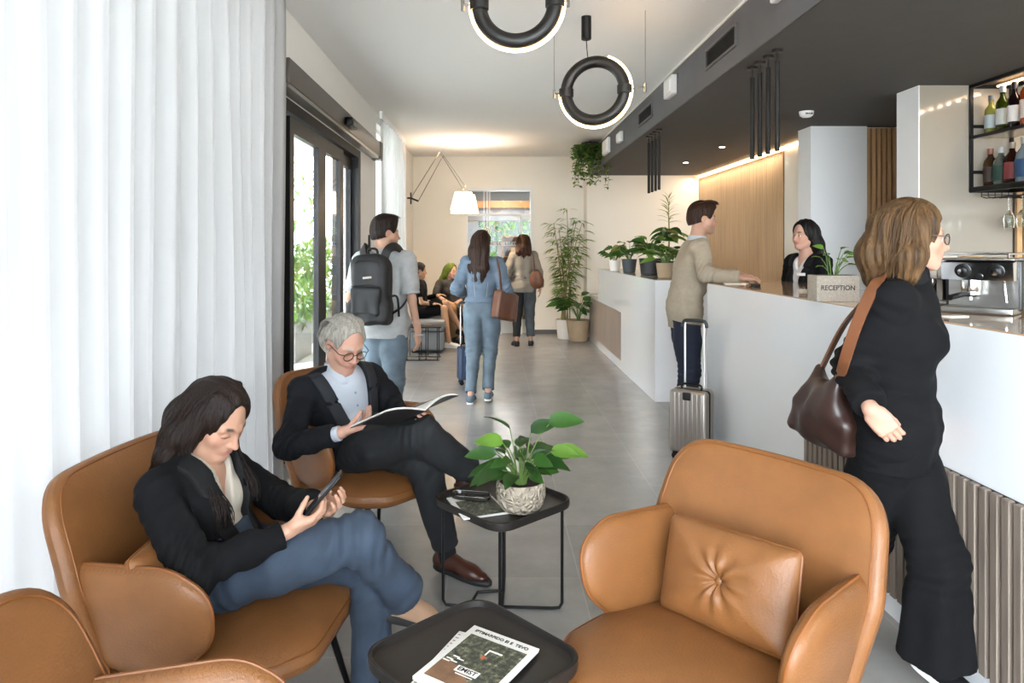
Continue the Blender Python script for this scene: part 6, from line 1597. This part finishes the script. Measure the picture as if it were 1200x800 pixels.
for a in (-1.1, -.8, -.5, -.2, .0, .2, .5, .8, 1.1):
    x = math.sin(a); g.append([p.H((x*.062, .055-.02*abs(a), .098-.02*abs(a))), p.H((x*.075, .0, .128-.025*abs(a))), p.H((x*.083, -.06, .11-.02*abs(a))), p.H((x*.084, -.10, .05)), p.H((x*.078, -.108, -.01)), p.H((x*.07, -.095, -.055))])
p.locks(HAIR_G, g, 130, .0048, .006, .006, seed=9)
# open magazine in his hands
t = thing('open_magazine', 'open magazine with dark back cover held by the grey haired man', 'magazine', (0, 0, 0)); c = at(477, 489, 3.0)
t.matrix_world = Matrix.Translation(c) @ Matrix(frame((.66, -.64, .40), (-.30, .22, .92)).tolist()).to_4x4()
def page(sg, zoff, m, nm, w_=.205, h_=.27, lift=.035):
    vs = []; fs = []; N = 10
    for i in range(N+1):
        u = i/N; x = sg*w_*u; z = lift*math.sin(u*PI*.75)*(1 if sg < 0 else .8)+zoff+(.0 if sg < 0 else .02*u*u)
        for y in (-h_/2, h_/2): vs += [(x, y, z), (x, y, z-.0025)]
    for i in range(N):
        a = i*4; b = a+4; fs += [(a, a+2, b+2, b), (a+1, b+1, b+3, a+3), (a, b, b+1, a+1), (a+2, a+3, b+3, b+2)]
    fs += [(0, 1, 3, 2), (4*N, 4*N+2, 4*N+3, 4*N+1)]
    return MB().add(vs, fs).build(nm, m, t, smooth=True)
for sg in (-1, 1):
    page(sg, 0, PAPER, 'page'); page(sg, -.004, mat('magazine_cover_back', '#2e2a2a', .35), 'cover'); page(sg, .004, PAPER, 'page', .198, .265)
mb = MB()
for i in range(9): mb.box(-.17, -.05, -.09+i*.018, -.083+i*.018, .0405, .0412)
mb.build('print', mat('faint_print', '#8a7f74', .6), t)

# ---------------------------------------------------------------- walking woman at right
J, P_, f_, r_ = standing(1.365, 2.33, (.80, -.60), 1.655, 'f', legs=(-.20, .20), facedir=(.97, -.25, -.05),
    armR=((.05, -.06, -.27), (.0, .10, -.22)), armL=((.06, -.04, -.27), (.02, .10, -.22)), lean=.03, headlean=.03)
J['anR'] = np.array((1.29, 2.76, .20)); J['knR'] = np.array((1.35, 2.47, .46))
J['anL'] = np.array((1.475, 2.27, .15)); J['knL'] = np.array((1.435, 2.20, .50)); J['elR'] = np.array((1.205, 2.30, 1.10)); J['wrR'] = np.array((1.18, 2.12, .995))
p = Person('blonde woman in black jacket and wide trousers striding past the desk at right', J, 'f', (1.36, 2.33, 0), .98)
WW = p
p.body(SKIN, dict(skinc=(0.471, 0.258, 0.182), brow=(.2, .12, .06)), [dict(side='R', d=(.55, -.25, -.75), pn=(.3, .9, .1), curl=(.5, .7, .4), thumb=(.8, .2, .5), h=.003), dict(side='L', d=(.2, -.4, -.9), pn=(-.9, .3, 0), h=.005)])
p.eyes(); p.glasses(FR, LENS, .021)
p.top('jacket', WOOL_BK, .024, sl=(.060, .054, .050), hem=(P_(0, 0, .76), (0, 0, -1)), foldamp=.005, cuff=.9, seed=6, extra=lambda f: (f.chain([p.J['neck']-V(0, 0, .06), p.J['neck']+V(.015, -.01, .03)], [.085, .066], .03), f.cone(p.J['pelvis'], p.J['pelvis']-V(0, 0, .18), .15, .165, .05, flat=(f_, .78))))
p.shirt_collar(LAP_BK, .05, .062, flap=False)
fl = Fld()
p.trousers(WOOL_BK, (.108, .085, .09, .115), .010, hemt=1.0, seed=7, foldamp=.004, drape=.008)
p.shoe('R', (.42, -.80, -.42), WOOL_BK, SOLE_W, .25, up=(.1, -.5, .85)); p.shoe('L', (.40, -.88, -.28), WOOL_BK, SOLE_W, .26, sole_h=.03, up=(.1, -.3, .9))
p.hair_cap(HAIR_BL, .020, style='long', h=.005, face=(.062, .085, .106), facec=(0, .104, -.002), groove=.003,
   extra=lambda f: [f.chain([p.H((sg*.06, -.02, .02)), p.H((sg*.085, -.03, -.07)), p.H((sg*.085, -.03, -.135))], [.035, .045, .035], .03) for sg in (1, -1)]+[f.chain([p.H((0, -.07, .03)), p.H((0, -.10, -.07)), p.H((0, -.10, -.15))], [.06, .07, .05], .03)])
g = []
for a in (-1, -.75, -.5, -.2, 0, .2, .5, .75, 1):
    x = math.sin(a*1.4); y = -math.cos(a*1.4)
    g.append([p.H((x*.055, .01+y*.03, .131)), p.H((x*.099, y*.106-.01, .07)), p.H((x*.110, y*.112-.012, -.03)), p.H((x*.112, y*.105-.012, -.10)), p.H((x*.10, y*.09-.0, -.165))])
p.locks(HAIR_BL, g, 360, .0045, .008, .016, seed=15)
# shoulder bag
t = thing('shoulder_bag', 'dark brown slouchy leather bag with a tan strap carried by the striding woman', 'bag', (1.17, 2.40, .9)); off = Vector((1.17, 2.40, .9))
f = Fld(); f.ell((1.17, 2.40, .93), (.055, .11, .11), None, .06); f.box((1.165, 2.39, .885), (.05, .135, .07), np.array(Euler((.18, 0, .35)).to_matrix()), .03, .05); f.chain([(1.18, 2.47, .98), (1.20, 2.49, 1.06)], [.045, .02], .05); f.chain([(1.16, 2.32, .98), (1.165, 2.29, 1.06)], [.035, .018], .05)
f.fn_(wob(30, .006, 3), mode='d'); o = nets(f, .007, 'bag_body', BAGD, t); o.location = -off
o = strap('strap', [(1.165, 2.30, 1.03), (1.145, 2.215, 1.13), (1.17, 2.19, 1.25), (1.225, 2.20, 1.36), (1.29, 2.26, 1.405), (1.325, 2.36, 1.36), (1.27, 2.46, 1.22), (1.20, 2.49, 1.05)], .036, .007, BAGC, p, t); o.location = -off

# ---------------------------------------------------------------- man with backpack
J, P_, f_, r_ = standing(-.815, 5.2, (.25, .97), 1.735, 'm', legs=(-.12, .12), facedir=(.88, .42, -.06), armR=((.055, -.03, -.29), (.03, .05, -.24)), armL=((.09, -.03, -.28), (.0, .15, -.20)))
p = Person('dark haired man seen from behind with a black backpack and pale shirt', J, 'm', (-.815, 5.2, 0), 1.0)
BPM = p
p.body(SKIN, dict(skinc=(0.426, 0.243, 0.167), beard=(.12, .08, .06, .55), h=.0038), [dict(side='R', d=(.05, .2, -1), pn=(-.9, .3, 0), curl=(.3, .4, .3), h=.0045), dict(side='L', d=(.0, .2, -1), pn=(.9, .3, 0), curl=(.3, .4, .3), h=.0045)])
p.top('shirt', LINEN, .024, sl=(.076, .068, .05), hem=(P_(0, 0, .82), (0, 0, -1)), foldamp=.005, cuff=-.86, h=.0085, seed=8, extra=lambda f: f.cone(P_(0, 0, .98), P_(0, 0, .76), .165, .20, .05, flat=(f_, .76)))
p.shirt_collar(LINEN, .03, flap=False)
p.trousers(JEAN_L, (.112, .082, .066), .010, hemt=1.0, h=.0085, seed=9, foldamp=.005, waist=P_(0, 0, .875))
p.shoe('R', (.25, .97, 0), SOLE_W, SOLE_W, .28, h=.007); p.shoe('L', (.25, .97, 0), SOLE_W, SOLE_W, .28, h=.007)
p.hair_cap(HAIR_DB, .013, low=-.045, h=.005, top=.008, face=(.07, .085, .10), facec=(0, .11, -.02), extra=lambda f: f.ell(p.H((0, .03, .105)), (.06, .06, .03), p.HF, .03))
g = []
for a in (-1, -.6, -.2, .2, .6, 1): g.append([p.H((a*.06, -.06, .115)), p.H((a*.06, .0, .14)), p.H((a*.055, .06, .135)), p.H((a*.05, .09, .115))])
p.locks(HAIR_DB, g, 70, .005, .006, .004, seed=4)
bc = P_(.0, -.235, 1.20); R = np.stack([r_, f_, (0, 0, 1)], 1); BPK = mat('black_nylon', '#0b0b0d', .6, bump=(300, .15))
t = thing('backpack', 'black backpack with top loop and front pocket on the man\'s back', 'backpack', tuple(bc)); off = Vector(bc)
f = Fld(); f.box(bc, (.15, .085, .225), R, .07, .03); f.ell(bc+V(0, 0, .17), (.13, .08, .09), R, .05); f.box(bc+R@np.array((0, -.02, -.17)), (.16, .09, .09), R, .05, .04); f.fn_(wob(24, .005, 2), mode='d')
o = nets(f, .007, 'main_compartment', BPK, t); o.location = -off
f = Fld(); f.box(bc+R@np.array((0, -.085, -.085)), (.115, .035, .105), R, .03, .02); f.fn_(wob(30, .004, 5), mode='d'); o = nets(f, .007, 'front_pocket', BPK, t); o.location = -off
def RB(a, b, c): return Vector(bc+R@np.array((a, b, c)))
o = MB().tube(catmull([RB(-.12, -.085, .02), RB(0, -.118, .035), RB(.12, -.085, .02)], 6), .003, 6).tube(catmull([RB(-.11, -.07, .13), RB(-.07, -.09, .2), RB(.07, -.09, .2), RB(.11, -.07, .13)], 6), .003, 6).build('zip', BLACK, t, smooth=True); o.location = -off
o = MB().tube(catmull([RB(-.035, .03, .225), RB(-.03, .02, .285), RB(.03, .02, .285), RB(.035, .03, .225)], 6), .009, 8).build('grab_loop', BLACK, t, smooth=True); o.location = -off
o = MB().rbox(-.035, .035, -.003, .003, -.008, .008, .004, M=Matrix.Translation(RB(.01, -.098, .085)) @ Matrix(R.tolist()).to_4x4() @ Matrix.Rotation(-.1, 4, 'Y')).build('logo_patch', mat('logo_grey', '#a9a39b', .4), t, smooth=True); o.location = -off
for sg in (1, -1):
    o = strap('shoulder_strap', [RB(sg*.07, .05, .20), RB(sg*.10, .07, .285), RB(sg*.13, .15, .305), RB(sg*.145, .27, .24), RB(sg*.15, .345, .08)], .062, .016, BPK, p, t); o.location = -off
    o = strap('webbing', [RB(sg*.15, .34, .06), RB(sg*.185, .25, -.06), RB(sg*.20, .10, -.13), RB(sg*.155, .0, -.18)], .018, .004, BLACK, p, t); o.location = -off
o = strap('webbing', [RB(.16, -.02, -.05), RB(.2, .0, -.06), RB(.205, .02, -.2)], .016, .004, BLACK, p, t); o.location = -off

# ---------------------------------------------------------------- woman in denim
J, P_, f_, r_ = standing(-.095, 6.75, (.08, 1), 1.67, 'f', legs=(-.12, .20), facedir=(.45, .88, -.02), armR=((.10, -.04, -.27), (-.02, .20, -.08)), armL=((.10, -.05, -.26), (-.04, .20, -.06)))
J['anR'] = P_(.07, -.10, .10); J['anL'] = P_(-.09, -.20, .085); J['knL'] = P_(-.085, .0, .47); J['knR'] = P_(.075, .06, .47)
p = Person('long haired woman in light denim jacket and jeans walking away', J, 'f', (-.095, 6.75, 0), .98)
DW = p
p.body(SKIN, dict(skinc=(0.456, 0.266, 0.190), h=.0045), [dict(side='R', d=(-.5, .7, .2), pn=(0, -.2, -1), h=.0055), dict(side='L', d=(.5, .7, .2), pn=(0, -.2, -1), h=.0055)])
p.top('denim_jacket', JEAN_J, .024, sl=(.072, .062, .05), hem=(P_(0, 0, .965), (0, 0, -1)), foldamp=.006, cuff=.9, h=.009, seed=10)
o = MB(); 
for zz, w_ in ((1.30, .12),): pass
o.tube([P_(-.07, -.118, 1.16), P_(-.055, -.128, 1.02)], .003, 5).tube([P_(.07, -.118, 1.16), P_(.055, -.128, 1.02)], .003, 5)
p.put(o.build('jacket_seams', STITCH, smooth=True))
f = Fld(); p.torso(f, .031); f.plane(P_(0, 0, .965), (0, 0, -1)); f.plane(P_(0, 0, 1.01), (0, 0, 1)); p.put(nets(f, .008, 'jacket_waistband', JEAN_J))
p.trousers(JEAN_L, (.112, .074, .058, .058), .010, hemt=.95, h=.0085, seed=11, foldamp=.004)
p.shoe('R', (.08, 1, 0), mat('slate_sneaker', '#4b5b66', .7), SOLE_W, .25, h=.006); p.shoe('L', (.08, 1, 0), mat('slate_sneaker', '#4b5b66', .7), SOLE_W, .25, h=.006)
def longhair(p, m, w_, L, n, seed, r=.0075, wave=.014):
    p.hair_cap(m, .016, style='long', h=.0065, face=(.060, .085, .106), facec=(0, .102, -.002), groove=.0025,
      extra=lambda f: [f.chain([p.H((sg*.05, -.04, .02)), p.H((sg*.065, -.07, -.08)), p.H((sg*w_*.75, -.10, -L*.6)), p.H((sg*w_*.6, -.11, -L*.95))], [.04, .045, .045, .02], .04) for sg in (1, -1)]+[f.chain([p.H((0, -.07, .03)), p.H((0, -.10, -.08)), p.H((0, -.12, -L*.9))], [.055, .06, .03], .03)])
    g = []
    for a in (-1, -.7, -.4, -.15, .15, .4, .7, 1):
        x = math.sin(a*1.35); y = -math.cos(a*1.35)
        g.append([p.H((x*.05, -.005+y*.03, .128)), p.H((x*.096, y*.104-.012, .06)), p.H((x*.108, y*.11-.02, -.04)), p.H((x*(w_*1.1), y*.06-.06, -.14)), p.H((x*w_, y*.05-.085, -L*.7)), p.H((x*w_*.7, y*.03-.10, -L*1.05))])
    p.locks(m, g, int(n*1.6), r*.75, .007, wave, seed=seed)
longhair(p, HAIR_B, .105, .44, 150, 3)
t = thing('tote_bag', 'tan leather tote bag on the shoulder of the woman in denim', 'bag', tuple(P_(.235, -.06, .93))); off = Vector(P_(.235, -.06, .93))
b0 = P_(.235, -.06, .93); R = np.stack([nv(r_*.6+f_*.8), nv(np.cross((0, 0, 1), nv(r_*.6+f_*.8))), (0, 0, 1)], 1)
R = R@np.array(Euler((0, .22, 0)).to_matrix())
f = Fld(); f.box(b0, (.15, .05, .135), R, .02, .02); f.fn_(wob(20, .004, 2), mode='d'); o = nets(f, .008, 'bag_body', BAGL, t); o.location = -off
o = strap('handle', [Vector(b0+R@np.array((-.09, 0, .12))), P_(.185, -.12, 1.25), P_(.155, -.05, 1.395), P_(.16, .07, 1.36), P_(.22, .06, 1.2), Vector(b0+R@np.array((.09, 0, .12)))], .028, .008, BAGL, p, t); o.location = -off

# ---------------------------------------------------------------- woman with shoulder bag at the back
J, P_, f_, r_ = standing(.49, 10.45, (0, 1), 1.70, 'f', legs=(.02, -.05), armR=((.08, -.03, -.27), (.03, .05, -.23)), armL=((.10, -.03, -.27), (.02, .05, -.24)), spread=.11)
p = Person('woman with wavy brown hair and taupe shirt walking away by the far partition', J, 'f', (.49, 10.45, 0), 1.0)
p.body(SKIN, dict(h=.007), [dict(side='R', d=(0, .1, -1), pn=(-1, 0, 0), h=.007), dict(side='L', d=(0, .1, -1), pn=(1, 0, 0), h=.007)], h=.014)
p.top('shirt', TAUPE, .03, sl=(.075, .062, .048), hem=(P_(0, 0, .82), (0, 0, -1)), foldamp=.008, cuff=.95, h=.011, seed=12, extra=lambda f: f.cone(P_(0, 0, 1.05), P_(0, 0, .78), .15, .185, .05, flat=(f_, .72)))
p.trousers(JEAN_K, (.108, .078, .062, .055), .012, hemt=.86, h=.011, seed=13, sides=('L',)); p.trousers(JEAN_G, (.108, .078, .066, .06), .013, hemt=.86, h=.011, seed=14, sides=('R',))
p.shoe('R', (.1, 1, 0), SOLE_B, SOLE_B, .25, h=.008); p.shoe('L', (-.3, 1, 0), SOLE_B, SOLE_B, .25, h=.008)
longhair(p, mat('auburn_hair', '#341d10', .5, noise=(150, .45, (1, 1, .06)), bump=(220, .55, (1, 1, .05)), spec=.22), .10, .27, 90, 8, .010, .03)
t = thing('shoulder_bag', 'brown leather shoulder bag hanging on the woman in taupe by the far partition', 'bag', tuple(P_(.19, -.10, 1.02))); b0 = P_(.19, -.10, 1.02); off = Vector(b0)
f = Fld(); f.ell(b0-V(0, 0, .03), (.115, .07, .12), None, .04); f.ell(b0+V(0, 0, .06), (.07, .05, .09), None, .06); f.fn_(wob(25, .005, 4), mode='d'); o = nets(f, .009, 'bag_body', BAGL, t); o.location = -off
o = strap('strap', [P_(.17, -.11, 1.12), P_(.15, -.15, 1.28), P_(.14, -.06, 1.42), P_(.16, .06, 1.35), P_(.2, .02, 1.12)], .022, .008, BAGL, p, t); o.location = -off

# ---------------------------------------------------------------- two friends sitting in the lounge
J = dict(pelvis=(-1.06, 10.12, .58), chest=(-1.08, 10.12, .86), neck=(-1.07, 10.11, 1.01), head=(-1.06, 10.09, 1.16), face=(.95, .1, -.1), shR=(-1.07, 9.95, .97), elR=(-1.02, 9.91, .70), wrR=(-.87, 9.97, .68), shL=(-1.09, 10.29, .97), elL=(-1.05, 10.36, .72), wrL=(-.84, 10.25, .78),
         hipR=(-1.04, 10.05, .55), knR=(-.70, 10.02, .60), anR=(-.62, 9.88, .13), hipL=(-1.04, 10.2, .55), knL=(-.68, 10.22, .66), anL=(-.46, 10.22, .27))
p = Person('dark haired seated person in black top and black shorts on the grey ottoman', J, 'm', (-1.15, 10.12, .46), .93)
p.body(SKIN, dict(h=.006, skinc=(0.418, 0.243, 0.152)), [dict(side='R', d=(1, .1, 0), pn=(0, 0, -1), h=.007), dict(side='L', d=(1, 0, .2), pn=(0, 0, -1), h=.007)], h=.012, legs=(.085, .058, .038))
p.top('t_shirt', WOOL_BK, .016, cuff=-.7, h=.011, foldamp=.005, seed=3); p.trousers(WOOL_BK, (.115, .1, .09), .015, h=.011, seed=4, sides=())
f = Fld()
for sd in 'RL': f.cone(J['hip'+sd], lerp(J['hip'+sd], J['kn'+sd], .72), .105, .085, .03)
p.put(nets(f, .011, 'shorts', WOOL_BK)); 
p.shoe('R', (.95, .1, -.05), SOLE_W, SOLE_W, .27, h=.008); p.shoe('L', (.9, .1, -.3), SOLE_B, SOLE_B, .27, h=.008)
p.hair_cap(HAIR_BK, .015, low=-.06, h=.008, face=(.068, .085, .10), facec=(0, .105, -.02))
J = dict(pelvis=(-.50, 10.75, .56), chest=(-.55, 10.75, .83), neck=(-.54, 10.71, .98), head=(-.52, 10.68, 1.13), face=(.7, -.6, -.15), shR=(-.71, 10.66, .93), elR=(-.78, 10.52, .70), wrR=(-.66, 10.36, .73), shL=(-.39, 10.82, .93), elL=(-.28, 10.68, .70), wrL=(-.36, 10.46, .68),
         hipR=(-.58, 10.68, .54), knR=(-.50, 10.30, .58), anR=(-.44, 10.36, .13), hipL=(-.43, 10.72, .54), knL=(-.26, 10.38, .60), anL=(-.20, 10.42, .12))
for k_ in J:
    if k_ != 'face': J[k_] = (J[k_][0]-.12, J[k_][1]+.13, J[k_][2])
p = Person('green haired seated person in a dark jacket in the back lounge', J, 'f', (-.62, 10.86, .42), 1.0)
p.body(SKIN, dict(h=.007), [dict(side='R', d=(.3, -1, 0), pn=(0, 0, -1), h=.007), dict(side='L', d=(-.3, -1, 0), pn=(0, 0, -1), h=.007)], h=.014)
p.top('jacket', mat('dark_olive_jacket', '#2b2724', .8), .024, cuff=.9, h=.011, foldamp=.006, seed=5); p.trousers(mat('khaki_cotton', '#8a6d4d', .8), (.108, .08, .065), .014, h=.011, seed=6)
p.shoe('R', (.5, -.8, 0), SOLE_B, SOLE_B, .25, h=.008); p.shoe('L', (.5, -.8, 0), SOLE_B, SOLE_B, .25, h=.008)
longhair(p, HAIR_GR, .10, .26, 90, 18, .010, .03)

# ---------------------------------------------------------------- man leaning at the desk
J, P_, f_, r_ = standing(1.53, 5.42, (.95, -.12), 1.86, 'm', legs=(-.03, .03), facedir=(.96, -.10, -.05), lean=.10, headlean=.04,
    armR=((.03, .06, -.28), (-.02, .25, .02)), armL=((.02, .1, -.29), (-.03, .25, .04)), spread=.10)
J['elR'] = np.array((1.60, 5.10, 1.305)); J['wrR'] = np.array((1.835, 5.02, 1.278)); J['elL'] = np.array((1.70, 5.50, 1.27)); J['wrL'] = np.array((1.93, 5.32, 1.285))
p = Person('brown haired man in beige sweater and navy jeans leaning on the reception desk', J, 'm', (1.53, 5.42, 0), 1.0)
p.body(SKIN, dict(skinc=(0.441, 0.251, 0.175), beard=(.2, .12, .08, .35), h=.004), [dict(side='R', d=(1, -.1, -.1), pn=(0, 0, -1), curl=(.4, .5, .3), h=.0045), dict(side='L', d=(.9, -.3, -.05), pn=(0, 0, -1), curl=(.3, .4, .3), h=.0055)])
p.top('sweater', BEIGEK, .022, sl=(.074, .06, .048), hem=(P_(0, 0, .87), (0, 0, -1)), foldamp=.0055, cuff=.95, h=.0085, seed=15, extra=lambda f: f.cone(P_(0, 0, 1.05), P_(0, 0, .83), .15, .165, .05, flat=(f_, .76)))
p.shirt_collar(mat('blue_grey_collar', '#aab0b6', .7), .028, flap=False)
p.trousers(JEAN_N, (.112, .082, .07), .010, hemt=1.0, h=.009, seed=16, foldamp=.006, waist=P_(0, 0, .915))
p.shoe('R', (.95, -.12, 0), SOLE_B, SOLE_B, .28, h=.008); p.shoe('L', (.95, -.12, 0), SOLE_B, SOLE_B, .28, h=.008)
p.hair_cap(HAIR_B, .014, low=-.04, h=.005, top=.006, face=(.07, .085, .10), facec=(0, .11, -.02), extra=lambda f: f.ell(p.H((0, .045, .10)), (.055, .055, .032), p.HF, .03))
g = []
for a in (-1, -.6, -.2, .2, .6, 1): g.append([p.H((a*.06, -.05, .118)), p.H((a*.06, .02, .14)), p.H((a*.055, .075, .138)), p.H((a*.05, .11, .112))])
p.locks(HAIR_B, g, 70, .005, .007, .006, seed=6)

# ---------------------------------------------------------------- receptionist
J, P_, f_, r_ = standing(2.50, 5.34, (-.85, -.35), 1.72, 'f', facedir=(-.95, -.38, -.02), lean=.05, armR=((.04, .02, -.26), (-.04, .2, -.06)), armL=((.04, .02, -.26), (-.04, .2, -.06)))
J['smile'] = 1
p = Person('smiling receptionist with long black hair, black blazer and name badge behind the desk', J, 'f', (2.50, 5.34, 0), .98)
p.body(SKIN, dict(skinc=(0.471, 0.274, 0.198), lip=(.42, .15, .13), h=.0032), [dict(side='R', d=(-.9, 0, 0), pn=(0, 0, -1), h=.006), dict(side='L', d=(-.9, -.3, 0), pn=(0, 0, -1), h=.006)])
p.eyes()
p.top('blouse', mat('white_blouse', '#c9c7c6', .6), .008, V_=(.10, .045, 0), arms=(), h=.008, seed=2, foldamp=.002)
p.top('blazer', WOOL_BK, .020, sl=(.062, .052, .044), V_=(.33, .07, .05), lapel=(.05, LAP_BK), cuff=.93, h=.007, seed=17, foldamp=.004, hem=(P_(0, 0, .78), (0, 0, -1)))
longhair(p, HAIR_BK, .085, .30, 130, 28, .006, .006)
bd = J['chest']+p.CF@np.array((-.075, .148, .065)); M = Matrix(np.stack([p.CF[:, 0], p.CF[:, 1], p.CF[:, 2]], 1).tolist()).to_4x4()
o = MB().rbox(-.032, .032, -.003, .003, -.011, .011, .002, M=Matrix.Translation(bd) @ M @ Matrix.Rotation(.3, 4, 'Z')).build('name_badge', PAPER, smooth=True); p.put(o)
o = MB().sphere(p.H((-.083, -.002, -.042)), .006, 8).sphere(p.H((.083, -.002, -.042)), .006, 8).build('earrings', mat('gold', '#c9a04a', .25, 1), smooth=True); p.put(o)
print('SCENE BUILT')
